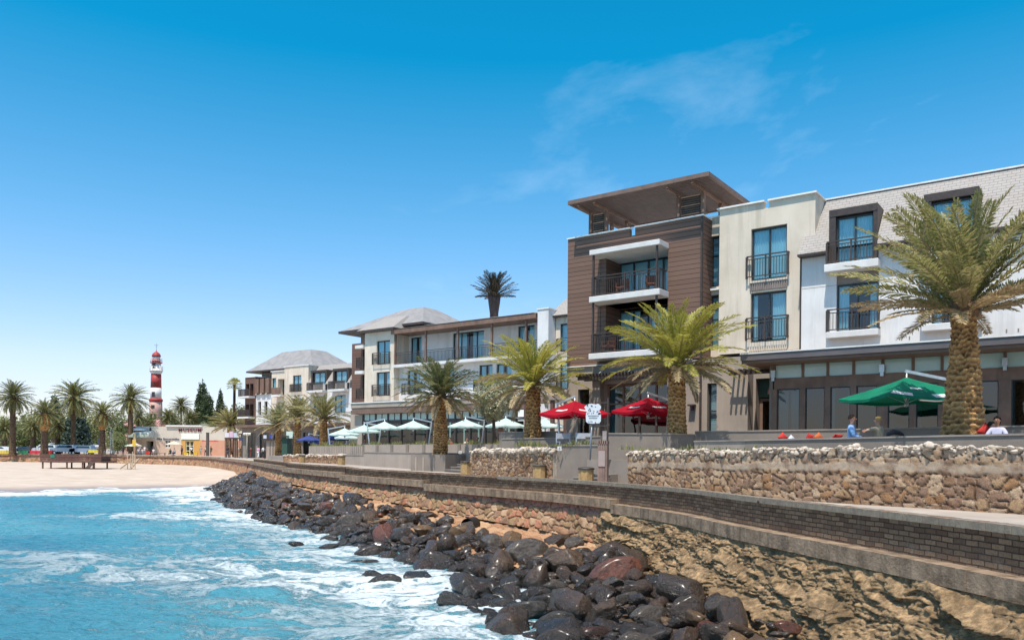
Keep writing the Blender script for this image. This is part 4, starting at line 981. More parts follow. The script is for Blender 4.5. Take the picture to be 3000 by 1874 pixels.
# ground floor restaurant of the second wing
nq=15.6; a0,a1=-46.9,-20.
box(H2,'end_wall',M_gry,-47.3,-46.3,nq-.1,25,-1.,3.55)
box(H2,'canopy_deck',M_gry,-47.3,-26.65,nq-.6,16.99,4.2,4.62); box(H2,'canopy_trim',M_cop,-47.35,-26.66,nq-.68,nq-.4,4.622,4.70)
box(H2,'canopy_fascia',M_sof,-47.2,-26.65,nq-.55,nq+.5,3.62,4.198)
mb=MB(fr); sw=[]; s=-46.2
while s<-27: sw.append(s); s+=1.62
for i,s in enumerate(sw): mb.box(s-.09,s+.09,nq-.03,nq+.15,-1.,3.62); mb.box(s+.78,s+.84,nq-.0,nq+.1,3.02,3.62)
mb.box(-46.3,-26.65,nq+.01,nq+.12,2.75,3.02); mb.build('timber_mullions',M_frm,H2)
for a,b in zip(sw,sw[1:]):
    box(H2,'clerestory_panel',M_frost,a+.09,b-.09,nq+.04,nq+.07,3.02,3.61)
    window(H2,a+.09,b-.09,-.95,2.75,nq-.08,1,(),fw=.05,M=M_frm2,G=M_glr,cur=None,name='restaurant_window')
# ================================================================ THIRD WING (far)
H3=thing('hotel_building','farthest hotel wing with tall hipped grey roof, brown corner block and two dormers','hotel',fr(-80,39,-1.),'seafront hotel wings')
N3=35.
wallh(H3,'cream_wall',M_crm,-82.9,-77.75,-1,11.95,N3,44,[(-81.05,-79.25,8.4,10.68,.3),(-81.05,-79.25,5.3,7.5,.3)])
box(H3,'coping',M_cop,-83.0,-77.6,N3-.12,44,11.952,12.06)
for z in (8.42,5.32): window(H3,-81.05,-79.25,z,z+2.24,N3+.02,2); railing(H3,-81.4,-79.1,N3-.25,z-.06,1.1,.22,bar=.04,step=.18)
wallh(H3,'white_wall',M_wht,-77.75,-60,-1,9.2,N3,44,[(-76.6,-74.2,5.3,7.6,.3),(-72.4,-70.2,5.3,7.6,.3)])
for a,b in ((-76.6,-74.2),(-72.4,-70.2)): window(H3,a,b,5.32,7.58,N3+.02,2); 
wallh(H3,'shopfront_base',M_dgry,-92.0,-60,-1.05,3.9,N3-.5,N3-.01,[(-91+i*3.2,-88.7+i*3.2,-.9,2.7,.4) for i in range(9)])
for i in range(9): window(H3,-91+i*3.2,-88.7+i*3.2,-.9,2.7,N3-.48,2,(.75,),M=M_frm2,G=M_glr,cur=None,name='shop_window')
box(H3,'canopy_fascia',M_sof,-92.2,-60,N3-1.6,N3-.51,3.5,3.85)
D3=[(-77.1,-73.9),(-72.7,-69.6),(-68.4,-65.3)]
ed=[-77.75]+[x for d in D3 for x in d]+[-60]
mb=MB(fr)
for i,(a,b) in enumerate(zip(ed,ed[1:])):
    zb=9.15 if i%2==0 else 11.15; q=lambda z:N3-.4+2.2*(z-9.15)/2.9
    mb.face([(a,q(zb),zb),(b,q(zb),zb),(b,q(12.05),12.05),(a,q(12.05),12.05)])
    if i%2==0: mb.face([(b,q(zb),zb),(b,N3+2,zb),(b,N3+2,12.05),(b,q(12.05),12.05)])
mb.face([(-77.75,N3+1.8,12.05),(-60,N3+1.8,12.05),(-60,44,12.1),(-77.75,44,12.1)]); mb.build('mansard_roof',M_shg,H3)
for a,b in D3:
    mb=MB(fr); mb.box(a,b,N3-.1,N3+2,10.85,11.15); mb.box(a,a+.3,N3-.08,N3+1.8,8.4,10.85); mb.box(b-.3,b,N3-.08,N3+1.8,8.4,10.85); dm=mb.build('dormer',M_frm,H3)
    window(dm,a+.5,b-.5,8.42,10.8,N3-.05,2,name='dormer_window'); box(H3,'balcony_slab',M_slab,a-.1,b+.1,N3-.9,N3-.01,8.05,8.35); railing(H3,a,b,N3-.8,8.35,1.08,.7,bar=.04,step=.18)
wallh(H3,'cream_bay',M_crm,-86.3,-82.95,-1,11.5,N3+.4,44,[(-86.2,-85.3,8.3,10.6,.3),(-84.9,-83.1,8.1,10.4,1.0)])
box(H3,'coping',M_cop,-86.4,-82.95,N3+.25,44,11.502,11.6)
window(H3,-86.2,-85.3,8.32,10.58,N3+.42,1); window(H3,-84.9,-83.1,8.12,10.3,N3+1.2,2)
box(H3,'balcony_slab',M_slab,-85.1,-83.0,N3-.6,N3+.39,7.8,8.1); box(H3,'balcony_front',M_brn,-85.0,-83.1,N3-.6,N3-.5,8.102,9.1)
wallh(H3,'timber_block',M_clad2,-92.3,-89.8,-1,10.95,N3+.2,44,[(-92.1,-91.3,8.2,10.,1.),(-91.1,-90.3,8.2,10.,1.),(-92.1,-91.3,5.2,7.,1.),(-91.1,-90.3,5.2,7.,1.)])
for z in (8.1,5.1): box(H3,'balcony_slab',M_slab,-92.6,-89.9,N3-.9,N3+.19,z-.25,z); railing(H3,-92.5,-90.0,N3-.8,z,1.05,.7,bar=.04,step=.18)
mb=MB(fr); mb.box(-92.35,-89.75,N3+.1,44,10.952,11.05); mb.build('coping',M_cop,H3)
wallh(H3,'link_wall',M_wht,-89.8,-86.3,-1,8.4,N3+.3,44,[(-89.3,-88.6,5.4,7.3,.3),(-87.8,-87.1,5.4,7.3,.3)])
mb=MB(fr); mb.face([(-89.8,N3+.1,8.3),(-86.3,N3+.1,8.3),(-86.3,N3+2.2,10.9),(-89.8,N3+2.2,10.9)]); mb.face([(-89.8,N3+2.2,10.9),(-86.3,N3+2.2,10.9),(-86.3,44,11),(-89.8,44,11)]); mb.build('mansard_roof',M_shg,H3)
for a in (-89.5,-88.3,-87.1): mb=MB(fr); mb.box(a,a+.8,N3-.1,N3+2.2,8.5,10.6); mb.build('dormer',M_brn,H3)
wallh(H3,'attic_storey',M_dgry,-91.6,-79.5,11.0,11.95,N3+2.6,44,[]); hip(H3,'hipped_roof',-93.2,-78.2,N3+1,45.5,12.0,-88.6,-82.2,39,42,14.9,M_shf)
# ---- slatted terrace pergola beside the middle wing
PG=thing('terrace_pergola','flat grey slatted shade roof on brown posts behind the third palm','pergola',fr(-22.5,9,-.2))
pn=9.0; a,b=sx(1440,pn,1160),sx(1658,pn,1155)
mb=MB(fr); mb.box(a,b,pn-.1,pn,3.75,4.1); mb.box(a,b,pn+3,pn+3.1,3.75,4.1); mb.box(a,a+.1,pn,pn+3,3.75,4.1); mb.box(b-.1,b,pn,pn+3,3.75,4.1)
for i in range(16): n=pn+.12+i*.18; mb.box(a+.1,b-.1,n,n+.1,3.9,4.0)
mb.build('slatted_roof',mat('weathered_grey_timber','8a7b70','9a8b80',2,.7,.3,20),PG)
for px in (1464,1540,1616,1655):
    s=sx(px,pn,1200); mb=MB(fr); mb.box(s-.12,s+.12,pn+.0,pn+.24,-.6,3.75 if px>1470 else 4.2); mb.build('post',mat('red_brown_timber','5a3f37','6b4b40',2,.6,.2),PG)
# ================================================================ PALMS AND TREES
def leaf_mat(name,g1,g2,tip,dry=.25,trans=.35):
    k=NT(name); n=k.noise(1.3,4,.6).outputs[0]; n2=k.noise(14,3,.6).outputs[0]
    c=k.mix(k.ramp(n,[(.35,0.),(.65,1.)]),g1,g2); c=k.mix(k.ramp(n2,[(.5-dry*.3,0.),(.72,.95)]),c,tip)
    oi=k.n.new('ShaderNodeObjectInfo'); hs=k.add('ShaderNodeHueSaturation',{'Color':c,'Value':k.math('ADD',k.math('MULTIPLY',oi.outputs['Random'],.3),.85)}); c=hs.outputs[0]
    k.set(color=c,rough=.5,spec=.45); tl=k.add('ShaderNodeBsdfTranslucent',{'Color':c}); mx=k.add('ShaderNodeMixShader',{0:trans,1:k.b.outputs[0],2:tl.outputs[0]}); k.link(mx.outputs[0],k.out.inputs[0]); return k.m
L_OLIVE=leaf_mat('palm_leaf_olive','616b38','7c8344','c2b083',.35)
L_YEL=leaf_mat('palm_leaf_yellow_green','929c2c','a9a93e','d0bd74',.35)
L_DARK=leaf_mat('palm_leaf_dark','4b5a36','627043','a39d6a',.25)
L_DRY=leaf_mat('palm_leaf_dry','a38d68','8a744f','cdb994',.5,.25)
M_rach=mat('palm_stalk','a08d5c','8a7648',6,.6); M_fibre=mat('palm_fibre','5a4230','7b5c40',9,.9,.6,30)
def rot_basis(az,e): 
    return np.array([math.cos(az)*math.cos(e),math.sin(az)*math.cos(e),math.sin(e)])
def crown_mesh(name,L,nf,npair,seed,ang=(82,-28),drop=(25,75),leaf=.155,mats=None,width=1.,dryfrac=.2,thick=.022):
    r=np.random.RandomState(seed); V=[];F=[];M=[];nv=0
    for i in range(nf):
        a=(i+.5)/nf; az=i*2.39996+r.uniform(-.25,.25); e0=math.radians(ang[0]+(ang[1]-ang[0])*a**.9+r.uniform(-9,9)); dr=math.radians(drop[0]+(drop[1]-drop[0])*r.uniform(.35,1)*(1-.35*a))
        Lf=L*r.uniform(.82,1.06)*(.80+.28*math.sin(PI*min(1,a*1.1))); K=14; ts=np.linspace(0,1,K+1); e=e0-dr*ts**1.35; azs=az+r.uniform(-.25,.25)*ts**2
        D=np.stack([np.cos(azs)*np.cos(e),np.sin(azs)*np.cos(e),np.sin(e)],-1); P=np.vstack([[0,0,0],np.cumsum(D[:-1]*Lf/K,axis=0)]); P+=np.array([math.cos(az)*.16*a,math.sin(az)*.16*a,.28*(1-a)-.12])*L/3
        dry=a>1-dryfrac*r.uniform(.5,1.3); twist=r.uniform(-.5,.5)
        # stalk
        S=np.cross(D,[0,0,1.]); ln=np.linalg.norm(S,axis=1)[:,None]; S=np.where(ln>.05,S/np.maximum(ln,1e-6),np.array([math.sin(az),-math.cos(az),0])); U=np.cross(S,D)
        c,s=math.cos(twist),math.sin(twist); S,U=S*c+U*s,U*c-S*s
        wd=(thick*L/3*(1-.85*ts)+.004)[:,None]
        A=np.stack([P-S*wd,P+U*wd*.8,P+S*wd],1).reshape(-1,3); V.append(A)
        for k in range(K):
            b=nv+k*3
            for j in range(3): F.append((b+j,b+(j+1)%3,b+3+(j+1)%3,b+3+j)); M.append(1)
        nv+=len(A)
        # leaflets
        q=np.linspace(.10,.995,npair)+r.uniform(-.006,.006,npair)
        for sd_ in (-1,1):
            p=np.stack([np.interp(q,ts,P[:,d]) for d in range(3)],-1); dd=np.stack([np.interp(q,ts,D[:,d]) for d in range(3)],-1); ss=np.stack([np.interp(q,ts,S[:,d]) for d in range(3)],-1)*sd_; uu=np.stack([np.interp(q,ts,U[:,d]) for d in range(3)],-1)
            prof=np.clip(np.sin(PI*np.clip((q-.02)/1.02,0,1))**.55,.12,1)*np.where(q<.2,.35+q*3.2,1)
            ll=(leaf*Lf*prof*r.uniform(.8,1.15,npair))[:,None]; fw=(.55+.75*q)[:,None]; vv=r.uniform(.10,.5,npair)[:,None]
            dr_=ss*1.+dd*fw+uu*vv+r.uniform(-.10,.10,(npair,3)); dr_/=np.linalg.norm(dr_,axis=1)[:,None]
            w_=dd*(.030*L/3*width)*(1.0)
            mid=p+dr_*ll*.45; tip=p+dr_*ll+np.array([0,0,-1.])*ll*r.uniform(.05,.25,npair)[:,None]
            A=np.stack([p-w_*.6,mid-w_,tip,mid+w_],1).reshape(-1,3); V.append(A)
            mi=2 if dry else 0
            for k in range(npair):
                b=nv+k*4; F.append((b,b+1,b+2,b+3)); M.append(mi if (dry or r.rand()>.06) else 2)
            nv+=len(A)
    me=bpy.data.meshes.new(name); V=np.concatenate(V); F=np.array(F,np.int32); n=len(F)
    me.vertices.add(len(V)); me.vertices.foreach_set('co',V.astype(np.float32).ravel()); me.loops.add(n*4); me.loops.foreach_set('vertex_index',F.ravel()); me.polygons.add(n); me.polygons.foreach_set('loop_start',np.arange(0,n*4,4,dtype=np.int32))
    for m in mats or (L_OLIVE,M_rach,L_DRY): me.materials.append(m)
    me.polygons.foreach_set('material_index',np.array(M,np.int32)); me.update(calc_edges=True); return me
def trunk_mat(name,a,b,c):
    k=NT(name); at_=k.n.new('ShaderNodeAttribute'); at_.attribute_name='scale'
    col=k.ramp(at_.outputs['Fac'],[(.0,c),(.35,a),(.8,b)]); col=k.mix(.5,col,k.ramp(k.noise(11,6,.75).outputs[0],[(.3,'4a3827'),(.5,'97846a'),(.72,'e6d7b6')]),'OVERLAY')
    k.set(color=col,rough=.85,spec=.25,normal=k.bump(k.noise(30,6,.75,vec=k.scaled(k.co(),1,1,.5)).outputs[0],.7,.03)); return k.m
M_trk=trunk_mat('palm_trunk_boots','b48c5e','d3b07c','5a4029'); M_trk2=trunk_mat('palm_trunk_smooth','6b5a4c','85725f','40342b')
def trunk(par,name,x,y,z0,z1,prof,nscale,rows,amp,M,seed,nu=84,den=26,lean=(0,0)):
    nv=max(8,int((z1-z0)*den)); vz=np.linspace(0,1,nv); an=np.linspace(0,2*PI,nu,endpoint=False); Vv,A=np.meshgrid(vz,an,indexing='ij')
    R=np.interp(Vv,[p[0] for p in prof],[p[1] for p in prof]); H=z1-z0
    ns=nscale; v=Vv*H/rows+.6*vnoise(np.cos(A)*1.5,np.sin(A)*1.5,Vv*H*1.7,seed=seed)+.3*vnoise(np.cos(A)*4,np.sin(A)*4,Vv*H*4,seed=seed+8); A0=A; CA,SA=np.cos(A)*1.6,np.sin(A)*1.6; A=A+.12*vnoise(CA,SA,Vv*H*2.3,seed=seed+4); row=np.floor(v); u=A*ns/(2*PI)+.5*(row%2)
    # diamond leaf bases: each scale juts at its upper lip
    fu=u-np.floor(u); tri=np.abs(fu-.5)*2; v2=v+.34*tri; row2=np.floor(v2); f=v2-row2; idd=_h(np.floor(A*ns/(2*PI)+.5*(row2%2)),row2,row2*0,seed)
    lip=np.where(f<.85,(f/.85)**1.8,1-(f-.85)/.15); lip=lip*(1-.45*tri**3)*(.65+.6*idd)
    A=A0; d=amp*(lip-.35)*(.7+.6*_h(row2,np.floor(A0*ns/6.28),row2*0,seed+3))+amp*.5*vnoise(np.cos(A)*6,np.sin(A)*6,Vv*H*9,seed=seed+2)
    R2=R+d; X=x+lean[0]*Vv**2+R2*np.cos(A); Y=y+lean[1]*Vv**2+R2*np.sin(A); Z=z0+Vv*H+amp*.2*lip
    return npmesh(name,np.stack([X,Y,Z],-1).reshape(-1,3),gridf(nv,nu,True),M,par,attrs={'scale':np.clip(lip*.8+.2*idd,0,1)})
def palm(px,Y,zb,zt,L,label,seed,prof,mats,nf=85,npair=46,ang=(84,-26),drop=(22,70),nscale=15,rows=.17,amp=.055,leaf=.155,group='date palms along the terrace',TM=None,rz=0,boss=None,py=1300,width=1.,me=None,dryfrac=.2,den=26,nu=84,cap=True):
    x=at(px,py,Y)[0]; t=thing('palm_tree',label,'palm tree',(x,Y,zb),group)
    trunk(t,'trunk',x,Y,zb-.15,zt,prof,nscale,rows,amp,TM or M_trk,seed,nu,den)
    if boss:
        trunk(t,'crown_boss',x,Y,zt-boss[1],zt+.1,[(0,prof[-1][1]*1.02),(.25,boss[0]*.85),(.6,boss[0]),(.9,boss[0]*.8),(1,boss[0]*.5)],nscale,rows,amp*1.1,M_trk,seed+5,nu,den)
    if cap:
        mb=MB(); r0=prof[-1][1]; mb.lathe(x,Y,[(r0*1.0,zt-.25),(r0*1.25,zt-.05),(r0*1.1,zt+.15),(r0*.6,zt+.38),(.02,zt+.5)],18); mb.build('leaf_base_cluster',M_fibre,t)
    m=me or crown_mesh('crown',L,nf,npair,seed,ang,drop,leaf,mats,width,dryfrac)
    c=bpy.data.objects.new('crown',m); COL.objects.link(c); c.parent=t; c.location=(0,0,zt-zb); c.rotation_euler=(0,0,rz); ORG[c]=ORG[t]
    if me is not None: c.scale=(L,L,L)
    return t
palm(2822,22.4,.2,4.15,3.45,'nearest and tallest date palm with thick shaggy trunk at the right of the terrace',31,[(0,.60),(.12,.57),(.35,.47),(.6,.39),(.85,.31),(1,.32)],(L_OLIVE,M_rach,L_DRY),nf=76,npair=60,ang=(87,2),drop=(14,46),leaf=.135,dryfrac=.3,nscale=12,rows=.15,amp=.075,width=1.15)
palm(1982,33.9,-.1,3.72,3.3,'bright yellow-green date palm in front of the brown timber tower',32,[(0,.49),(.2,.44),(.5,.37),(.8,.34),(1,.36)],(L_YEL,M_rach,L_DRY),nf=74,npair=52,width=1.25,nscale=12,ang=(88,-12),drop=(22,62),leaf=.14,dryfrac=.28)
palm(1561,41.5,-.1,3.55,3.25,'yellow-green date palm left of the brown tower beside the slatted pergola',33,[(0,.56),(.25,.48),(.6,.38),(1,.36)],(L_YEL,M_rach,L_DRY),nf=70,npair=48,width=1.3,nscale=12,ang=(88,-14),drop=(22,66),leaf=.14,dryfrac=.3)
palm(1290,50,-.35,3.55,3.0,'dark green date palm standing in the grey planter by the steps',34,[(0,.60),(.1,.48),(.5,.40),(.9,.30),(1,.3)],(L_DARK,M_rach,L_DRY),nf=74,npair=40,width=1.5,nscale=12,ang=(86,-20),drop=(22,62),dryfrac=.3)
# shared lighter crowns for the rows farther off (unit length, scaled)
UC=[crown_mesh('crown',1.,72,26,50+i,(86,-18),(20,60),.14,m,1.6,.3) for i,m in enumerate([(L_OLIVE,M_rach,L_DRY),(L_OLIVE,M_rach,L_DRY),(L_DARK,M_rach,L_DRY)])]
UD=[crown_mesh('crown',1.,120,24,60+i,(86,-62),(20,66),.12,(L_DARK,M_rach,L_OLIVE),1.9,.25) for i in range(2)]
def mid(px,Y,pyc,pyb,Rpx,label,i,prof=None,U=UC,group='date palms along the promenade',boss=None,TM=None,tw=None):
    L=Rpx/FPX*Y; zt=at(px,pyc,Y)[2]; zb=at(px,pyb,Y)[2]; w=(tw or 30)/2/FPX*Y
    return palm(px,Y,min(zb,-.2),zt,L*1.02,label,80+i,prof or [(0,w*1.25),(.3,w),(.9,w*.85),(1,w*.9)],None,group=group,me=U[i%len(U)],rz=i*1.3,py=pyc,nscale=11,rows=.3,amp=.05,den=9,nu=36,boss=boss,TM=TM)
mid(948,82,1226,1318,95,'date palm with upright fronds, rightmost of the far row by the white umbrellas',0,tw=24)
mid(872,92,1226,1316,88,'date palm between the two nearest palms of the far row, above the kiosk',1,tw=20)
mid(815,100,1246,1320,78,'date palm with a reddish-brown trunk in the middle of the far row',2,tw=17)
mid(762,133,1252,1325,70,'drooping date palm behind the walking people on the promenade',3,tw=16)
mid(672,128,1246,1328,68,'leftmost date palm of the promenade row beside the museum wall',4,tw=14)
mid(738,142,1228,1325,52,'small date palm half hidden behind the promenade row',5,tw=12)
G2='tall date palms behind the beach'
far=[(38,150,1163,1330,64,16,'tall date palm at the left edge with a long dark trunk',None),(216,152,1166,1300,74,13,'tallest date palm behind the beach with the widest crown, above the white tents',(.75,2.2)),
(131,146,1210,1330,52,18,'short date palm with a thick pineapple-shaped trunk top behind the wooden deck',(1.0,3.3)),(300,148,1212,1328,52,17,'date palm with a swollen trunk top left of the flagpoles',(.9,3.)),
(383,150,1170,1326,60,15,'tall date palm just left of the striped lighthouse',(.7,2.)),(97,160,1250,1315,42,14,'low bushy date palm between the two leftmost tall ones',None),
(168,165,1248,1315,44,14,'low pale-green date palm right of the pineapple-shaped one',None),(14,165,1255,1320,46,14,'low date palm cut by the left edge of the picture',None),
(531,205,1188,1262,36,5,'slim date palm rising behind the museum roof',None),(492,195,1222,1300,36,9,'bushy date palm behind the museum left of the sign',None),(556,200,1226,1300,36,9,'bushy date palm behind the museum right of the slim one',None),(405,190,1222,1310,34,8,'small date palm between the lighthouse and the tall palm',None),(640,190,1240,1300,34,8,'small date palm behind the right end of the museum',None)]
for i,(px,Y,pc,pb,Rp,tw,lab,boss) in enumerate(far): mid(px,Y,pc,pb,Rp,lab,i,U=UD,group=G2,boss=boss,TM=M_trk2,tw=tw)
# ---- fan palm
def fan_palm(px,Y,pyc,Rp,label,nf=34,dark=False,tw=8,name='fan_palm',seed=3,up=(80,-35)):
    x,_,zt=at(px,pyc,Y); R=Rp/FPX*Y; t=thing(name,label,'palm tree',(x,Y,-1))
    mb=MB(); w=tw/2/FPX*Y; mb.tube([(x,Y,-1.2),(x,Y,zt*.5),(x,Y,zt)],[w*1.2,w,w*.9],12); mb.build('trunk',M_trk2,t)
    r=R_(seed); mb=MB()
    for i in range(nf):
        az=i*2.4; e=math.radians(up[0]+(up[1]-up[0])*i/nf+r.uniform(-8,8)); d=Vector(rot_basis(az,e)); p=Vector((x,Y,zt)); q=p+d*R*.5; mb.mi=1; mb.bar(p,q,R*.03)
        mb.mi=0; s=d.cross(Vector((0,0,1))); s.normalize(); u=s.cross(d)
        for k in range(13):
            b=(k/12-.5)*2.5; dd=(d*math.cos(b)+s*math.sin(b)); tip=q+dd*R*.55*r.uniform(.85,1.1)-Vector((0,0,R*.12)); m=q+dd*R*.28; ww=(u*.2+d.cross(u)*math.cos(b)+d*math.sin(b)).normalized()*R*.035
            mb.face([q,m-ww,tip,m+ww])
    mb.build('crown',[L_DARK if dark else L_YEL,M_rach],t); return t
fan_palm(687,128,1128,26,'slim fan palm with a bright green tuft left of the far hotel wing')
# ---- dark palm-shaped mast behind the middle wing
x,_,zt=at(1448,868,96); t=thing('palm_mast','very tall dark palm-shaped mast with a stiff brush-like crown rising behind the middle wing roof','palm tree',(x,96,-1.))
mb=MB(); mb.tube([(x,96,-1.2),(x,96,8),(x,96,zt-3.2),(x,96,zt-2),(x,96,zt-.8),(x,96,zt+.2)],[.5,.5,.5,.52,.7,.8],16); mb.build('trunk',mat('mast_brown','5a463f','44352f',3,.7,.5,8),t)
m=crown_mesh('crown',1.,58,26,71,(88,8),(4,40),.17,(leaf_mat('mast_leaf','3b3a31','4d4a3c','6e6654',.3,.1),M_trk2,leaf_mat('mast_leaf_light','4a473a','5a5546','7c735f',.3,.1)),2.0,.2); c=bpy.data.objects.new('crown',m); COL.objects.link(c); c.parent=t; c.location=(0,0,zt+.2+.8); c.scale=(3.1,)*3
# ================================================================ BROADLEAF AND CONIFER TREES
def leaf_cloud(name,blobs,n,size,M,par,seed,shell=.55):
    r=np.random.RandomState(seed); B=np.array(blobs,float); vol=B[:,3]*B[:,4]*B[:,5]; k=r.choice(len(B),n,p=vol/vol.sum())
    d=r.normal(size=(n,3)); d/=np.linalg.norm(d,axis=1)[:,None]; rad=shell+(1-shell)*r.uniform(0,1,n)**.6; rad*=1+.16*vnoise(d[:,0]*3+k,d[:,1]*3,d[:,2]*3,seed=seed)
    P=B[k,:3]+d*rad[:,None]*B[k,3:6]
    a=r.normal(size=(n,3)); a/=np.linalg.norm(a,axis=1)[:,None]; b=np.cross(a,d+r.normal(size=(n,3))*.7); b/=np.maximum(np.linalg.norm(b,axis=1)[:,None],1e-6)
    s=(size*r.uniform(.6,1.4,n))[:,None]; V=np.stack([P-a*s,P-b*s*.55,P+a*s,P+b*s*.55],1).reshape(-1,3)
    return npmesh(name,V,np.arange(n*4).reshape(-1,4),M,par,smooth=False)
LT={k:leaf_mat('foliage_'+k,a,b,c,.4,.3) for k,a,b,c in (('deep','2c3a24','3a4a2c','5d6a40'),('mid','4a5a32','5d6b3c','8a9158'),('light','6d7a48','808a55','b3b27c'),('blue','33433a','3f5145','64766a'),('silver','8f9372','a4a583','cfc9a8'))}
M_bark=mat('grey_bark','6d5d4e','53463a',4,.9,.5,15)
def bush_tree(px,Y,pyt,pyb,wpx,kind,label,seed,name='broadleaf_tree',n=2600,zb=-1.,size=None,group=None,cat='tree'):
    r=R_(seed); x,_,zt=at(px,pyt,Y); w=wpx/2/FPX*Y; zl=at(px,pyb,Y)[2]; t=thing(name,label,cat,(x,Y,zb),group)
    H=zt-zl; blobs=[]
    for i in range(9):
        a=r.uniform(0,6.28); q=r.uniform(.1,.75); z=zl+H*r.uniform(.25,.8); f=.35+.25*r.random()
        blobs.append((x+math.cos(a)*w*q,Y+math.sin(a)*w*q,z,w*f,w*f,H*f*.6))
    blobs.append((x,Y,zt-H*.3,w*.55,w*.55,H*.3)); blobs.append((x,Y,zl+H*.4,w*.85,w*.85,H*.38))
    mb=MB(); mb.tube([(x,Y,zb-.1),(x+.1,Y,(zl+zb)/2),(x,Y,zl+H*.5)],[w*.09+.08,w*.07+.05,.05],8)
    for b in blobs[:6]: mb.tube([(x,Y,zl+.1*H),((x+b[0])/2,(Y+b[1])/2,(zl+b[2])/2),b[:3]],[w*.04+.03,.05,.02],6)
    mb.build('trunk',M_bark,t); leaf_cloud('crown',blobs,n,size or max(.16,w*.055),LT[kind],t,seed); return t
GB2='background trees behind the beach road'
bt=[(60,178,1206,1316,120,'mid','broad green tree filling the gap behind the leftmost palms'),(8,185,1215,1318,90,'light','pale green tree at the left edge behind the palms'),(112,190,1186,1300,70,'deep','dark green tree between the leftmost tall palms'),
(180,190,1196,1312,90,'mid','green tree behind the tallest palm crown'),(262,182,1190,1306,80,'light','yellowish green tree right of the dark conifer'),(268,188,1245,1322,70,'silver','grey-green shrubby tree behind the flagpoles'),(332,182,1196,1312,80,'mid','green tree behind the swollen palm near the flagpoles'),
(344,178,1262,1316,60,'light','low pale bush behind the bicycle stand'),(428,196,1208,1280,60,'mid','green tree at the left foot of the lighthouse'),(455,206,1225,1262,60,'deep','dark low tree under the lighthouse'),(500,215,1200,1262,60,'mid','green tree behind the bushy museum palm'),
(575,215,1212,1262,60,'light','pale green tree behind the right part of the museum'),(618,210,1196,1262,56,'mid','green tree beside the black conifers'),(655,205,1175,1290,50,'deep','dark tree left of the slim fan palm'),(700,170,1176,1300,56,'mid','green tree under the slim fan palm'),(722,160,1205,1310,50,'light','leafy tree at the left foot of the far hotel wing'),(600,190,1240,1290,60,'silver','grey-green bush behind the museum roof end')]
for i,(px,Y,a,b,w,k,l) in enumerate(bt):
    if px<380: b=1326; w*=1.25
    bush_tree(px,Y,a,b,w,k,l,200+i,group=GB2,n=3200)
def conifer(px,Y,pyt,pyb,wpx,label,seed,kind='blue',n=4200,top=.12,pw=.8):
    r=R_(seed); x,_,zt=at(px,pyt,Y); zl=at(px,pyb,Y)[2]; w=wpx/2/FPX*Y; t=thing('conifer_tree',label,'tree',(x,Y,-1),'dark conifers')
    mb=MB(); mb.tube([(x,Y,-1.1),(x,Y,zl),(x,Y,zt-.2)],[.35,.28,.04],8); blobs=[]; H=zt-zl; k=9
    for i in range(k):
        f=i/(k-1); rad=w*((1-f)**pw*(1-top)+top)
        for j in range(6 if i<k-1 else 1):
            a=j*1.05+i*.5; q=rad*.62 if i<k-1 else 0; b=(x+math.cos(a)*q,Y+math.sin(a)*q,zl+H*(.04+.94*f)-.05*H*(j%2),rad*.45+.1,rad*.45+.1,H*.085); blobs.append(b); mb.tube([(x,Y,b[2]),(b[0],b[1],b[2]+.1)],[.07,.02],5)
    mb.build('trunk',M_bark,t); leaf_cloud('crown',blobs,n,w*.06+.08,LT[kind],t,seed,.3)
conifer(593,205,1113,1232,56,'pointed dark conifer standing alone right of the lighthouse',1,'deep',5200,.2,.7)
conifer(646,205,1136,1215,34,'smaller pointed dark conifer beside the slim fan palm',2,'deep',3000,.15,1.)
conifer(608,200,1150,1250,50,'rounded dark conifer touching the pointed one',3,'deep',3800,.4,.5)
conifer(226,165,1170,1302,84,'very dark blue-green conifer behind the tallest palm trunk',4,'blue',6500,.15,.7)
conifer(160,176,1150,1240,50,'dark conifer peeping out left of the tallest palm crown',5,'blue',3500,.15,.8)
# feathery shrub tree by the pergola
bush_tree(1445,53,1108,1235,112,'silver','feathery pale grey-green tree left of the slatted pergola',300,n=9000,size=.07,zb=-.2)
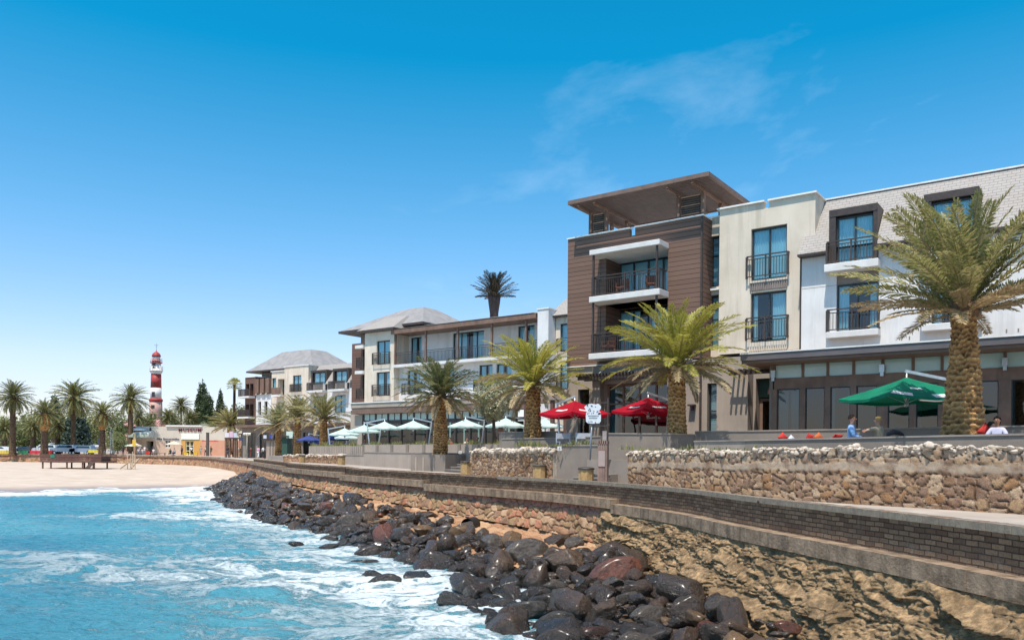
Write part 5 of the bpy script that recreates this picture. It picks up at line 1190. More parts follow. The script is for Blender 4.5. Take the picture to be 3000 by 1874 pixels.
# ================================================================ TERRACE WALLS
def poly_face(pts,name,par,z0f,z1f,cell,amp,M,seed,band=None,res=.045,nv=44,thick=.45):
    C=catmull([np.array(p) for p in pts],res); d=np.r_[0,np.cumsum(np.linalg.norm(np.diff(C,axis=0),axis=1))]; tg=np.gradient(C,axis=0); tg/=np.linalg.norm(tg,axis=1)[:,None]; N=np.stack([-tg[:,1],tg[:,0]],-1)
    vs=np.linspace(0,1,nv); D,V=np.meshgrid(d,vs,indexing='ij'); zb=z0f; zt=np.interp(D,[0,d[-1]],z1f)+.05*vnoise(D*2.2,D*0,seed=seed)+.03*vnoise(D*6,D*0,seed=seed+1)
    Z=zb+(zt-zb)*V; f1,f2,idd=voro(D/cell+.35*vnoise(D*1.6,Z*2,seed=seed),Z/(cell*.8)+.3*vnoise(D*1.2,Z*2,seed=seed+3),seed); e=f2-f1
    dsp=amp*(sstep(0,.17,e)*.62+.5*(idd-.5)+.30*fbm(D*7,Z*7,oct=4,seed=seed,ridge=True)); edge=1-sstep(.02,.10,e)
    bd=0*V
    if band:
        wob=.02*vnoise(D*1.5,D*0,seed=9); bd=sstep(band[0]-.03,band[0]+.01,V+wob)*(1-sstep(band[1]-.01,band[1]+.03,V+wob)); dsp=dsp*(1-bd)+bd*(amp*.75+.02*fbm(D*4,Z*4,seed=3)); edge=edge*(1-bd)
    P=C[:,None,:]+N[:,None,:]*dsp[...,None]
    o=npmesh(name,np.concatenate([P,Z[...,None]],-1).reshape(-1,3),gridf(len(d),nv),M,par,attrs={'stone':idd*.999,'edge':edge*.9,'wash':np.clip(bd*.9+sstep(.78,.9,V)*.75,0,1)})
    # top and back
    mb=MB(); k=range(0,len(d),8); pv=None
    for i in k:
        a=C[i]; b=C[i]-N[i]*thick; z=zt[i,-1]-.03; ids=[mb.P((a[0]+N[i][0]*.03,a[1]+N[i][1]*.03,z)),mb.P((b[0],b[1],z)),mb.P((b[0],b[1],zb))]
        if pv: mb.idx([pv[0],pv[1],ids[1],ids[0]]); mb.idx([pv[1],pv[2],ids[2],ids[1]])
        pv=ids
    for i in (0,len(d)-1):
        a=C[i]+N[i]*.04; b=C[i]-N[i]*thick; mb.face([(a[0],a[1],zb),(b[0],b[1],zb),(b[0],b[1],zt[i,-1]-.03),(a[0],a[1],zt[i,-1]-.03)])
    mb.build('wall_core',M_whitestone,par)
    return C,N,d,zt[:,-1]
M_whitestone=mat('pale_rubble','cdc3b5','9f8f80',9,.85,.6,30)
def coping_stones(par,C,N,d,zt,n,smin,smax,seed,me0):
    r=np.random.RandomState(seed); base=[np.array([v.co[:] for v in m.vertices]) for m in me0]; fb=[np.array([p.vertices[:] for p in m.polygons]) for m in me0]
    V=[];F=[];off=0
    for i in range(n):
        t=r.uniform(0,d[-1]); j=min(int(np.searchsorted(d,t)),len(d)-1); s=r.uniform(smin,smax)*(1+.5*(r.rand()<.12)); o=r.uniform(-.30,.10); k=r.randint(len(base))
        E=np.array(Euler((r.uniform(-.5,.5),r.uniform(-.5,.5),r.uniform(0,6))).to_matrix()); b=(base[k]*np.array([1.15,.95,.72])*s)@E.T
        p=C[j]+N[j]*o; z=zt[j]+s*.1+r.uniform(-.11,.02)*(1 if o>-.05 else .5); V.append(b+np.array([p[0],p[1],z])); F.append(fb[k]+off); off+=len(b)
    return npmesh('coping_stones',np.concatenate(V),np.concatenate(F),M_white,par)
PB=[rock_mesh('cobble',950+i,2) for i in range(4)]
SW=[(4.55,31.0),(6.3,27.5),(8.8,22.9),(12,18.7),(14.6,14.2),(16.5,10)]
w1=thing('stone_wall','long retaining wall of tan cobbles topped with white stones at the right','wall',(9,22.5,-1.3),'rubble stone walls by the promenade')
C,N_,d,zt=poly_face(SW[::-1],'cobble_face',w1,-1.5,(.40,.10),.30,.085,M_cobble,501,band=(.66,.77))
coping_stones(w1,C,N_,d,zt,1500,.045,.09,1,PB)
w2=thing('stone_wall','short rubble wall of tan and white stones between the two flights of steps','wall',(0,40,-1.1),'rubble stone walls by the promenade')
C,N_,d,zt=poly_face([at(1622,1350,36)[:2],at(1560,1350,37.2)[:2],at(1470,1350,39.6)[:2],at(1381,1350,43)[:2]],'cobble_face',w2,-1.3,(.18,.12),.27,.09,M_cobble,502)
coping_stones(w2,C,N_,d,zt,520,.07,.15,2,PB)
w3=thing('stone_wall','low pinkish stone wall with a white top left of the grey planters','wall',at(900,1345,76),'rubble stone walls by the promenade')
C,N_,d,zt=poly_face([at(1008,1350,67)[:2],at(930,1350,73)[:2],at(832,1350,82)[:2]],'cobble_face',w3,-1.3,(-.27,-.38),.4,.12,M_seastone,503,res=.12,nv=14)
coping_stones(w3,C,N_,d,zt,260,.09,.17,3,PB)
# terrace floors
mb=MB(); mb.prism([(15.0,14.5),(12.3,19),(9.1,23.2),(6.6,27.8),(4.9,31.4),(2.6,35.6),(2.1,37.2),(-1.6,43.6),(-1.2,52),(-6.2,55),(-11.6,63.5),(-15.5,72),(-15.5,80),(70,80),(70,14.5)],-1.6,-.2)
tag(mb.build('terrace_floor',mat('terrace_paving','a09388','8d8177',.6,.85,.2,10)),kind='structure')
mb=MB(); mb.prism([(-15.6,70),(-22.8,82),(-30,98),(-34,118),(-20,125),(0,125),(0,80.1),(-15.6,80.1)],-1.6,-.5); tag(mb.build('lower_terrace_floor',MATS['terrace_paving']),kind='structure')
def wallseg(name,label,pts,z0,z1,th=.25,cap=.05,M=None,capM=None,group='grey rendered terrace walls',z1b=None,part='wall_face'):
    """rendered parapet along points; thin cap proud of the face"""
    t=thing(name,label,'wall',(pts[0][0],pts[0][1],z0),group); mb=MB(); mc=MB(); n=len(pts)
    P=[Vector((p[0],p[1],0)) for p in pts]; nr=[]
    for i in range(n):
        dd=(P[min(i+1,n-1)]-P[max(i-1,0)]).normalized(); nr.append(Vector((-dd.y,dd.x,0)))
    L=[z1+( (z1b-z1)*i/(n-1) if z1b is not None else 0) for i in range(n)]
    for m,a,b,za,zb in ((mb,0,th,lambda i:z0,lambda i:L[i]-cap),(mc,-.035,th+.035,lambda i:L[i]-cap+.002,lambda i:L[i])):
        pv=None
        for i in range(n):
            ids=[m.P((*(P[i]+nr[i]*o).to_tuple()[:2],z)) for o,z in ((a,za(i)),(b,za(i)),(b,zb(i)),(a,zb(i)))]
            if pv: 
                for k in range(4): m.idx([pv[k],pv[(k+1)%4],ids[(k+1)%4],ids[k]])
            else: m.idx(ids[::-1])
            pv=ids
        m.idx(pv)
    mb.build(part,M or M_dgry,t); mc.build('coping',capM or M_copg,t); return t
M_copg=mat('grey_coping','9f948a','8a8078',2,.8,.2,20)
a2=lambda px,Y,py=1300:at(px,py,Y)[:2]
wallseg('parapet_wall','low dark taupe parapet right behind the white stones at the far right',[a2(2182,26.8),a2(2500,23.2),a2(2750,21.1),a2(2995,19.6),(15.6,15.6)],-.2,.55,z1b=.64)
wallseg('parapet_wall','second taupe parapet with a pale top running below the restaurant windows',[a2(2036,34.0),a2(2330,31),a2(2640,28),a2(3000,25),(20,20)],-.2,1.04)
wallseg('parapet_wall','taupe planter wall around the bright palm in front of the brown tower',[a2(1768,32.9),a2(1865,32.8),a2(1965,32.6),a2(2037,33.6)],-.2,.90)
wallseg('parapet_wall','lighter low wall section between the palm planter and the rightmost parapet',[a2(2034,29.6),a2(2186,26.9)],-.2,.55,M=M_gry)
wallseg('grey_wall','tall smooth grey wall with a small access sign beside the narrow steps',[a2(1627,36.2),a2(1756,33.8)],-1.3,.42,th=.4)
wallseg('parapet_wall','long low grey parapet behind the director chairs',[a2(1470,40.5),a2(1640,38.6),a2(1760,36.5)],-.2,.78,z1b=.86)
wallseg('parapet_wall','stepped grey parapet left of the slatted pergola posts',[a2(1462,44.5),a2(1530,43),a2(1640,41)],-.2,1.2)
wallseg('grey_wall','broad smooth grey wall left of the steps, below the row of planters',[a2(1066,61.5),a2(1130,57.5),a2(1206,53),a2(1392,49.8)],-1.25,.05,z1b=.03,M=M_gry)
wallseg('grey_wall','small low grey wall linking the stone wall and the broad grey wall',[a2(1010,67.2),a2(1066,62.4)],-1.25,-.18,M=M_gry)
t=thing('palm_planter','dark grey box planter with a palm in it beside the steps','planter',(*a2(1250,49.5),-1.1))
c0_=Vector((*a2(1204,49.8),0)); c1_=Vector((*a2(1305,48.4),0)); dv_=(c1_-c0_).normalized(); nv_=Vector((-dv_.y,dv_.x,0))
mb=MB(lambda x,y,z:tuple(c0_+dv_*x+nv_*y+Vector((0,0,z)))); L_=(c1_-c0_).length
mb.box(0,L_,0,.2,-1.25,-.08); mb.box(0,L_,2.0,2.2,-1.25,-.08); mb.box(0,.2,.2,2.0,-1.25,-.08); mb.box(L_-.2,L_,.2,2,-1.25,-.08); mb.build('planter_box',M_dgry,t)
mb=MB(mb.T); mb.box(.201,L_-.201,.201,1.999,-1.0,-.2); mb.build('soil',mat('dry_soil','6f5a44','52412f',8,.95,.5,30),t)
for x in (.38,.95,1.75): mb=MB(mb.T); mb.box(x,x+.1,-.035,-.001,-1.2,-.25); mb.build('pilaster_strip',M_gry,t)
# planter row
pr=thing('planter_row','row of grey planter boxes with dark posts between them under the white umbrellas','planter',(*a2(1250,57),-.2))
A_=Vector((*a2(1064,63.5),0)); B_=Vector((*a2(1462,51.5),0)); D_=(B_-A_).normalized(); Nn=Vector((-D_.y,D_.x,0)); T_=lambda x,y,z:tuple(A_+D_*x+Nn*y+Vector((0,0,z))); LL=(B_-A_).length
mb=MB(T_); mb.box(0,LL,0,.5,-.2,.62); mb.build('planter_box',M_gry,pr)
k=9
for i in range(k): x=LL*i/(k-1); mb=MB(T_); mb.box(max(0,x-.16),min(LL,x+.16),-.06,.0-.001,-.2,.60); mb.build('post',M_brn if False else M_frm_l if False else M_dgry,pr)
def grass_strip(name,T,x0,x1,y0,y1,z,n,h,M,seed,par=None):
    r=np.random.RandomState(seed); V=[];F=[]
    for i in range(n):
        x=r.uniform(x0,x1); y=r.uniform(y0,y1); hh=h*r.uniform(.4,1.2)*(1.4 if math.sin(x*2.1+seed)>.3 else .6); a=r.uniform(0,6.28); w=.012+.012*r.rand(); dx,dy=math.cos(a),math.sin(a); l=r.uniform(0,.6)*hh; b=len(V)
        for p in ((x-dx*w,y-dy*w,z),(x+dx*w,y+dy*w,z),(x+dy*l*.4+dx*w*.7,y-dx*l*.4+dy*w*.7,z+hh*.6),(x+dy*l,y-dx*l,z+hh)): V.append(T(*p))
        F.append((b,b+1,b+2,b+3))
    o=npmesh(name,np.array(V),np.array(F),M,par,smooth=False); 
    if par is None: tag(o,kind='stuff')
    else: o['kind']='stuff'
    return o
G1=leaf_mat('herb_green','66723a','7d8648','b7b07c',.4); 
o=grass_strip('planter_herbs',T_,0,LL,.1,.4,.6,1500,.22,G1,5); tag(o,'straggly low herbs growing along the planter row','plants')
T0=lambda x,y,z:(x,y,z)
def strip_T(p,q):
    A=Vector((*p,0)); B=Vector((*q,0)); D=(B-A).normalized(); Nn=Vector((-D.y,D.x,0)); return (lambda x,y,z:tuple(A+D*x+Nn*y+Vector((0,0,z)))),(B-A).length
Tq,lq=strip_T(a2(1640,35.4),a2(1756,33.9)); o=grass_strip('wall_top_grass',Tq,-3,lq,.1,.5,.36,500,.22,G1,6); tag(o,'tufts of dry green grass on top of the grey wall by the chairs','grass')
Tq,lq=strip_T(a2(1800,30.2),a2(2990,19.9)); o=grass_strip('weeds',Tq,0,lq,.15,.5,.2,420,.17,G1,7); tag(o,'sparse weeds growing between the white stones and the parapet','grass')
# slatted planter fence further left
sf=thing('slatted_planter','long grey planter with vertical slats left of the planter row','planter',(*a2(990,68),-.5))
Tq,lq=strip_T(a2(905,75),a2(1064,66)); mb=MB(Tq); mb.box(0,lq,.06,.5,-.6,.55)
mb.build('planter_box',M_dgry,sf); mb=MB(Tq)
for i in range(int(lq/.36)): mb.box(i*.36,i*.36+.27,-.0,.058,-.55,.56)
mb.build('slats',M_gry,sf); o=grass_strip('planter_greenery',Tq,0,lq,.1,.45,.55,700,.3,G1,8); tag(o,'green plants growing out of the slatted planter','plants')
# steps
def steps(label,p,q,n,rise,run,z0):
    t=thing('steps',label,'steps',(p[0],p[1],z0),'flights of grey steps up to the terrace'); Tq,lq=strip_T(p,q)
    for i in range(n):
        mb=MB(Tq); mb.box(0,lq,i*run,n*run+.3,z0+i*rise,z0+(i+1)*rise-.05); mb.box(-.0,lq,i*run-.03,n*run+.3,z0+(i+1)*rise-.048,z0+(i+1)*rise); mb.build('step',[M_dgry],t)
    return t
M_step=M_dgry
steps('broad flight of grey steps rising beside the boxed palm',a2(1303,47.9),a2(1380,44.8),6,.165,.42,-1.12)
steps('short narrow flight of steps left of the timber gate post',a2(1662,33.3),a2(1752,31.8),3,.15,.35,-1.24)
# ================================================================ BINS
def bin_proto():
    t=thing('litter_bin','x','bin',(0,0,0),'tan litter bins along the promenade'); 
    mb=MB(); mb.prism([(.30*math.cos(PI/8+k*PI/4),.30*math.sin(PI/8+k*PI/4)) for k in range(8)],0,.64); mb.build('bin_body',mat('tan_bin_panel','b39566','97794f',5,.75,.35,25),t)
    mb=MB(); mb.lathe(0,0,[(.31,.641),(.335,.66),(.335,.70),(.30,.725),(.16,.75),(.14,.73),(.0,.73)],20); mb.build('lid',mat('dark_bin_lid','37332f','4a4540',6,.5,.2),t)
    mb=MB(); mb.lathe(0,0,[(.27,-.02),(.27,.0)],8); mb.build('base_plate',M_frm,t); return t
B0=bin_proto()
bins=[(1000,1360,64,'tan litter bin at the left foot of the small low grey wall'),(1271,1377,50,'tan octagonal litter bin standing in front of the boxed palm planter'),(1365,1386,44,'tan litter bin beside the broad steps, left of the short rubble wall'),(1580,1394,36.3,'tan litter bin standing against the right part of the short rubble wall'),(1717,1400,31.6,'tan litter bin next to the timber gate post'),(885,1350,73,'farthest tan litter bin before the low pinkish stone wall')]
for i,(px,py,Y,l) in enumerate(bins):
    b=B0 if i==0 else copy_tree(B0); x=at(px,py,Y)[0]; place(b,(x,Y,float(zprom(nearest_t(x,Y)[0])[0])),i*.7,l)
# ================================================================ GATE POST, SIGNS
gp=thing('gate_post','tall weathered reddish timber post with a black foot beside the long stone wall','post',(*a2(1768,31.0),-1.25))
gx=a2(1768,31.0)[0]; Tg=lambda x,y,z:(gx+x*.95+y*.3,31+y*.95-x*.3,z)
mb=MB(Tg); [mb.box(-.19+i*.095,-.19+i*.095+.088,-.17,.17,-1.08,.42) for i in range(4)]; mb.build('timber_planks',mat('reddish_weathered_timber','7d665d','94796d',3,.8,.4,25,stain=('54433c',1.4,.5)),gp)
mb=MB(Tg); mb.box(-.21,.21,-.19,.19,-1.3,-1.08); mb.build('metal_foot',M_frm,gp)
mb=MB(Tg); mb.box(-.21,.21,-.19,-.171,-.9,.1) if False else mb.box(-.16,.10,-.20,-.171,-.45,.15); mb.build('notice_plate',mat('faded_notice','9d8b86','a8968f',4,.7),gp)
mb=MB(Tg)
for i in range(5): mb.box(-.2+i*.085,-.2+i*.085+.05,-.2,.2,.42,.54)
mb.build('slatted_cap',MATS['reddish_weathered_timber'],gp)
mb=MB(Tg); mb.box(-.03,.13,-.06,.06,.541,.92); mb.build('upper_block',mat('grey_stone_block','a59b96','877c77',7,.8,.4,20),gp)
mb=MB(Tg); mb.box(.14,.19,-.03,.03,.541,2.2); mb.box(-.35,.14,-.02,.02,2.0,2.04); mb.box(-.35,.14,-.02,.02,1.1,1.14); mb.build('sign_pole',M_frm,gp)
def small_sign(label,px,py,Y,w,z0=None):
    x,y,z=at(px,py,Y); t=thing('small_sign',label,'sign',(x,y,z),'small white square signs on grey walls'); mb=MB(); mb.box(x-w/2,x+w/2,y-.02,y,z-w/2,z+w/2); mb.build('sign_plate',mat('sign_white','dcdcd8',None,3,.5),t)
    k=w/14
    mb=MB()
    for a,b,c,d in ((-1,1,2.2,4.2),(-.8,.6,-1,2.2),(-.6,2.6,-1,-.2),(2,2.8,-3.4,-1),(-2.4,-1.6,-3.6,0),(-2.4,1.4,-4.4,-3.6)): mb.box(x+a*k,x+b*k,y-.026,y-.021,z+c*k,z+d*k)
    mb.build('pictogram',mat('sign_dark','3b4045',None,3,.5),t)
small_sign('small white sign with a seated figure high on the tall grey wall',1639,1313,35.6,.19)
small_sign('small white sign with a dark mark on the broad grey wall by the steps',1348,1324,48.9,.18)
# white jug-shaped board
jb=thing('sign_board','white cut-out board shaped like a stout pot on a leaning grey post','sign',(*a2(1732,32.4),-.2))
r=R_(8)
def jp(a,b): px,py=1340+a*.2065,1130+b*.2065; x,y,z=at(px,py,32.4); return x,z
out=[(1800,300),(1840,262),(1900,250),(1960,262),(2000,252),(2038,290),(2030,330),(2004,352),(2030,372),(2037,440),(2034,500),(2012,528),(1930,534),(1850,528),(1824,505),(1822,430),(1828,375),(1850,356),(1822,338)]
mb=MB(); pf=[mb.P((jp(*q)[0],32.38,jp(*q)[1])) for q in out]; pb=[mb.P((jp(*q)[0],32.42,jp(*q)[1])) for q in out]; mb.idx(pf); mb.idx(pb[::-1])
for i in range(len(out)): mb.idx([pf[i],pb[i],pb[(i+1)%len(out)],pf[(i+1)%len(out)]])
mb.build('board',mat('painted_white_board','e3e6ea','d3d8de',5,.5),jb)
mb=MB()
for i in range(26):
    a=r.uniform(1835,2025); b=r.choice([r.uniform(270,300),r.uniform(318,372),r.uniform(380,400),r.uniform(500,520)]); x,z=jp(a,b); w=r.uniform(.008,.03); h=r.uniform(.008,.03); mb.box(x-w,x+w,32.371,32.379,z-h,z+h)
for i in range(9): x,z=jp(1860+i*17,425); mb.box(x-.014,x+.014,32.371,32.379,z-.02,z+.02)
for i in range(7): x,z=jp(1875+i*17,455); mb.box(x-.014,x+.014,32.371,32.379,z-.02,z+.02)
mb.build('dark_marks',mat('sign_dark','3b4045',None,3,.5),jb)
mb=MB(); a=jp(1912,500); b=jp(1886,790); mb.cyl((a[0],32.47,a[1]),(b[0],32.47,-.22),.035,n=8); mb.build('post',mat('grey_steel','8f979f','7c848c',3,.4,metal=.3),jb)
# director chairs and table
def director_chair():
    t=thing('director_chair','x','chair',(0,0,0),'grey folding director chairs'); M=mat('pale_grey_frame','b5bac2','9ca1aa',5,.5); F=mat('grey_canvas','b9bcc2','a3a6ad',5,.9)
    mb=MB(); mb.box(-.24,.24,-.22,.22,.44,.47); mb.build('seat',F,t); mb=MB(); mb.box(-.27,.27,.20,.22,.78,1.0); mb.build('backrest',F,t)
    for a in (-1,1):
        mb=MB(); mb.box(a*.28-.02,a*.28+.02,-.25,.25,.64,.67); mb.build('armrest',M,t)
        mb=MB(); mb.bar((a*.28,-.22,0),(a*.28,-.22,.64),.035); mb.build('leg',M,t); mb=MB(); mb.bar((a*.28,.21,0),(a*.28,.21,1.02),.035); mb.build('leg',M,t)
    mb=MB(); mb.bar((-.28,-.22,.02),(.28,-.22,.43),.03); mb.bar((.28,-.18,.02),(-.28,-.18,.43),.03); mb.build('cross_brace',M,t); return t
d0=director_chair(); place(d0,(*a2(1655,37.6),-.2+.0),.25,'left grey director chair at the slatted table behind the wall-top grass',1.2)
d1=copy_tree(d0); place(d1,(*a2(1709,37.0),-.2),-.1,'right grey director chair beneath the white pot-shaped board',1.2)
tb=thing('side_table','small grey slatted table between the two director chairs, with a dark bottle','table',(*a2(1683,37.3),-.2)); x,y=a2(1683,37.3)
mb=MB(); mb.box(x-.3,x+.3,y-.3,y+.3,.52,.56); mb.build('tabletop',MATS['pale_grey_frame'],tb)
for a in (-1,1):
    for b in (-1,1): mb=MB(); mb.box(x+a*.26-.025,x+a*.26+.025,y+b*.26-.025,y+b*.26+.025,-.2,.519); mb.build('leg',MATS['pale_grey_frame'],tb)
bo=thing('bottle','small dark sauce bottle standing on the slatted side table','bottle',(x,y,.56)); mb=MB(); mb.lathe(x,y,[(.0,.56),(.035,.56),(.035,.68),(.014,.72),(.014,.77),(0,.77)],12); mb.build('glass_body',mat('dark_bottle','2b1d18',None,3,.2),bo)
# ================================================================ UMBRELLAS
def canopy(mb,R,z0,z1,n=8,sag=.06,val=.10,steps=6,mask=None,sq=False):
    """fabric pyramid: n panels, hollow between ribs, short valance"""
    a0=PI/n if not sq else PI/4
    def pt(k,f,t): # corner k.. fraction t to the next corner, f from apex (0) to edge (1)
        A=Vector((math.cos(a0+2*PI*k/n),math.sin(a0+2*PI*k/n),0))*R; B=Vector((math.cos(a0+2*PI*(k+1)/n),math.sin(a0+2*PI*(k+1)/n),0))*R; p=(A*(1-t)+B*t)*f
        return (p.x,p.y,z1+(z0-z1)*(f**.86)-sag*f*math.sin(PI*t))
    m=4
    for k in range(n):
        for i in range(steps):
            for j in range(m):
                f0,f1,t0,t1=i/steps,(i+1)/steps,j/m,(j+1)/m; mb.mi=mask(k,(f0+f1)/2,(t0+t1)/2) if mask else 0
                q=[pt(k,f0,t0),pt(k,f1,t0),pt(k,f1,t1),pt(k,f0,t1)]
                mb.face(q if i else q[1:] if False else [q[0],q[1],q[2]] if i==0 else q,False)
        mb.mi=0
        for j in range(m):
            a=pt(k,1,j/m); b=pt(k,1,(j+1)/m); mb.mi=mask(k,1.1,(j+.5)/m) if mask else 0
            mb.face([a,(a[0],a[1],a[2]-val),(b[0],b[1],b[2]-val),b])
    mb.mi=0
def canti(label,D,z0,z1,Mf,Mp,group,mask=None,extra=None,n=8,arm=1.75,side=1,sq=False,sag=.05,val=.1,steps=6,name='umbrella'):
    t=thing(name,label,'umbrella',(0,0,0),group); R=D/2
    mb=MB(); canopy(mb,R*(1.0 if not sq else 1.19),z0,z1,4 if sq else n,sag,val,steps,mask); o=mb.build('canopy',Mf,t)
    mb=MB()
    nn=4 if sq else n; a0=PI/nn if not sq else PI/4
    for k in range(nn): 
        r=R*(1.17 if sq else .99); mb.bar((0,0,z1-.12),(r*math.cos(a0+2*PI*k/nn),r*math.sin(a0+2*PI*k/nn),z0-.02),.025)
        mb.bar((0,0,z0-.22),(r*.5*math.cos(a0+2*PI*k/nn),r*.5*math.sin(a0+2*PI*k/nn),(z0+z1)/2-.07),.02)
    mb.build('ribs',Mp,t)
    mb=MB(); mb.cyl((0,0,z0-.28),(0,0,z1+.22),.028,n=8); mb.lathe(0,0,[(.0,z0-.34),(.07,z0-.32),(.07,z0-.2),(.0,z0-.18)],10); mb.build('hub',Mp,t)
    mb=MB(); mb.bar((-side*.05,0,z1+.20),(side*arm,0,z1-.12),.06,.10); mb.build('arm',Mp,t)
    mb=MB(); mb.bar((side*arm,0,z1-.05),(side*(arm-.32),0,.06),.075,.10); mb.build('mast',Mp,t)
    mb=MB(); mb.box(side*(arm-.32)-.35,side*(arm-.32)+.35,-.35,.35,0,.07); mb.build('base',mat('umbrella_base','6e6b68','5b5855',3,.7),t)
    return t
def fabric(name,c1,c2,tl=.3):
    k=NT(name); c=k.mix(k.ramp(k.noise(2,3,.5).outputs[0],[(.3,0.),(.7,1.)]),c1,c2); k.set(color=c,rough=.85,spec=.2); t=k.add('ShaderNodeBsdfTranslucent',{'Color':c}); m=k.add('ShaderNodeMixShader',{0:tl,1:k.b.outputs[0],2:t.outputs[0]}); k.link(m.outputs[0],k.out.inputs[0]); return k.m
F_mint=fabric('mint_white_fabric','dff3ee','cfe9e3',.4); F_red=fabric('red_fabric','b3152c','a01226',.25); F_wht=fabric('white_print','ece6e4','e2dad8',.2); F_grn=fabric('green_fabric','147a5c','0f6b50',.06); F_blue=fabric('blue_fabric','4a5896','3d4a82',.25)
M_alu=mat('brushed_aluminium','c3c8cb','aeb4b8',6,.35,metal=.5)
u0=canti('x',2.95,2.28,2.86,F_mint,M_alu,'white cantilever umbrellas on the restaurant terrace',n=8,arm=1.5)
US=[(1211,1223,66,0,'white umbrella directly left of the boxed palm, arm pointing to the trunk'),(1127,1226,68,PI*.97,'white umbrella third from the boxed palm towards the left, mast leaning left-down'),(1067,1236,70,-.2,'white umbrella at the left end of the glazed restaurant front, partly behind another'),
(1010,1246,73,PI,'white umbrella left of the restaurant corner, arm to the left'),(1025,1257,77,.3,'small lower white umbrella farthest in the terrace row, beneath the others'),(1364,1218,63,0,'white umbrella between the boxed palm and the slatted pergola'),(1482,1214,57,.2,'tealish white umbrella under the slatted pergola left of the palm trunk'),(1598,1215,56,0,'white umbrella under the pergola right of the palm trunk, mast near the red umbrella')]
for i,(px,py,Y,rz,l) in enumerate(US):
    u=u0 if i==0 else copy_tree(u0); x,y,z=at(px,py,Y); place(u,(x,Y,z-3.08),rz+.15,l)
def rmask(k,f,t):
    if k in (2,3,1,0) and .55<f<.75 and .3+.2*(k%2)*0<t<.68: return 1
    return 0
ur=canti('x',2.9,2.0,2.62,[F_red,F_wht],M_alu,'red branded umbrellas in front of the timber tower',mask=rmask,n=4,arm=1.35,sq=True,sag=.14,val=.12,steps=10)
x,y,z=at(1899,1160,37.5); place(ur,(x,37.5,z-2.84+.18),.5,'red umbrella with white prints right beside the bright palm trunk')
x,y,z=at(1684,1170,38.5); u=copy_tree(ur); place(u,(x,38.5,z-2.84+.18),2.2,'red umbrella behind the white pot-shaped board')
def gmask(k,f,t):
    if k in (2,3) and .48<f<.62 and (.36<t-(f-.54)*1.2<.56): return 1
    if f>.86 and f<.97 and k in (2,3) and int((t+.02)*40)%3 and .12<t<.88: return 1
    return 0
ug=canti('large green umbrella with white prints reaching out from behind the nearest palm trunk',3.75,2.02,2.70,[F_grn,F_wht],M_alu,None,mask=gmask,n=4,arm=1.9,sq=True,sag=.12,val=.1,steps=12)
x,y,z=at(2656,1104,27.2); place(ug,(x,27.2,-.2),.12); ug.location.z=z-2.70
ub=canti('x',3.0,2.15,2.7,[F_blue,F_wht],M_alu,'blue umbrellas in the distance beyond the white ones',n=8,arm=1.6)
for i,(px,py,Y,l) in enumerate([(905,1268,88,'blue umbrella left of the upright-fronded palm trunk'),(985,1265,86,'blue umbrella right of the upright-fronded palm trunk under the white ones'),(938,1276,94,'lower blue umbrella farther back behind the palm trunk')]):
    u=ub if i==0 else copy_tree(ub); x,y,z=at(px,py,Y); place(u,(x,Y,z-2.92),i*.7+.3,l)
# ================================================================ SOFAS, CUSHIONS
def sofa(label,p,q,rzv):
    t=thing('terrace_sofa',label,'sofa',(p[0],p[1],-.2),'low taupe terrace sofas'); Tq,lq=strip_T(p,q); M=mat('taupe_cushion','8d8179','7e736b',6,.9,.2,30)
    mb=MB(Tq); mb.box(0,lq,0,.8,-.1,.22,.04); mb.build('seat',M,t); mb=MB(Tq); mb.box(0,lq,-.2,-.001,-.2,.52,.04); mb.build('backrest',M,t); return t
sofa('taupe sofa behind the parapet with red cushions on it',a2(2250,27.6),a2(2440,25.6),0); sofa('taupe sofa behind the parapet where two people sit',a2(2460,25.3),a2(2720,23.0),0)
def pillow(label,px,py,Y,w,M,rot):
    x,y,z=at(px,py,Y); t=thing('cushion',label,'cushion',(x,y,z),'scatter cushions on the terrace sofas'); bm=MB(); n=9
    E=Euler(rot).to_matrix(); g=[]
    for sgn in (1,-1):
        G=[[None]*n for _ in range(n)]
        for i in range(n):
            for j in range(n):
                a,b=i/(n-1)*2-1,j/(n-1)*2-1; th=.085*((1-a*a)*(1-b*b))**.45; pin=1-.10*(1-abs(a)*abs(b))*0; v=E@Vector((a*w/2*(1-.08*(1-b*b)),sgn*th,b*w/2*(1-.08*(1-a*a)))); G[i][j]=bm.P((x+v.x,y+v.y,z+v.z))
        for i in range(n-1):
            for j in range(n-1): bm.idx([G[i][j],G[i+1][j],G[i+1][j+1],G[i][j+1]],True)
    bm.build('cushion_cover',M,t)
MR1=mat('red_cushion_fabric','c8382f','b52f28',9,.9,.2,40); MO=mat('orange_cushion_fabric','c96a3a','b85c30',9,.9,.2,40); MW=mat('pale_cushion_fabric','d9dbe6','c8c9d8',9,.9,.2,40)
for c in [('red cushion standing on its corner, leftmost on the sofa',2293,1281,26.8,.28,MR1,(0,.75,.2)),('pale star-like cushion leaning beside the leftmost red one',2318,1285,26.6,.22,MW,(.2,.5,.6)),('red cushion lying behind the parapet in the middle of the sofa',2372,1282,26.0,.27,MR1,(.4,.3,.3)),('orange cushion tilted against the middle red one',2397,1281,25.7,.26,MO,(.2,.85,.2)),('flat red cushion left of the man in the blue shirt',2452,1280,25.2,.28,MR1,(1.0,.1,.2)),('bright red cushion right of the nearest palm trunk',2888,1262,21.6,.34,MR1,(.1,.7,-.2))]: pillow(*c)
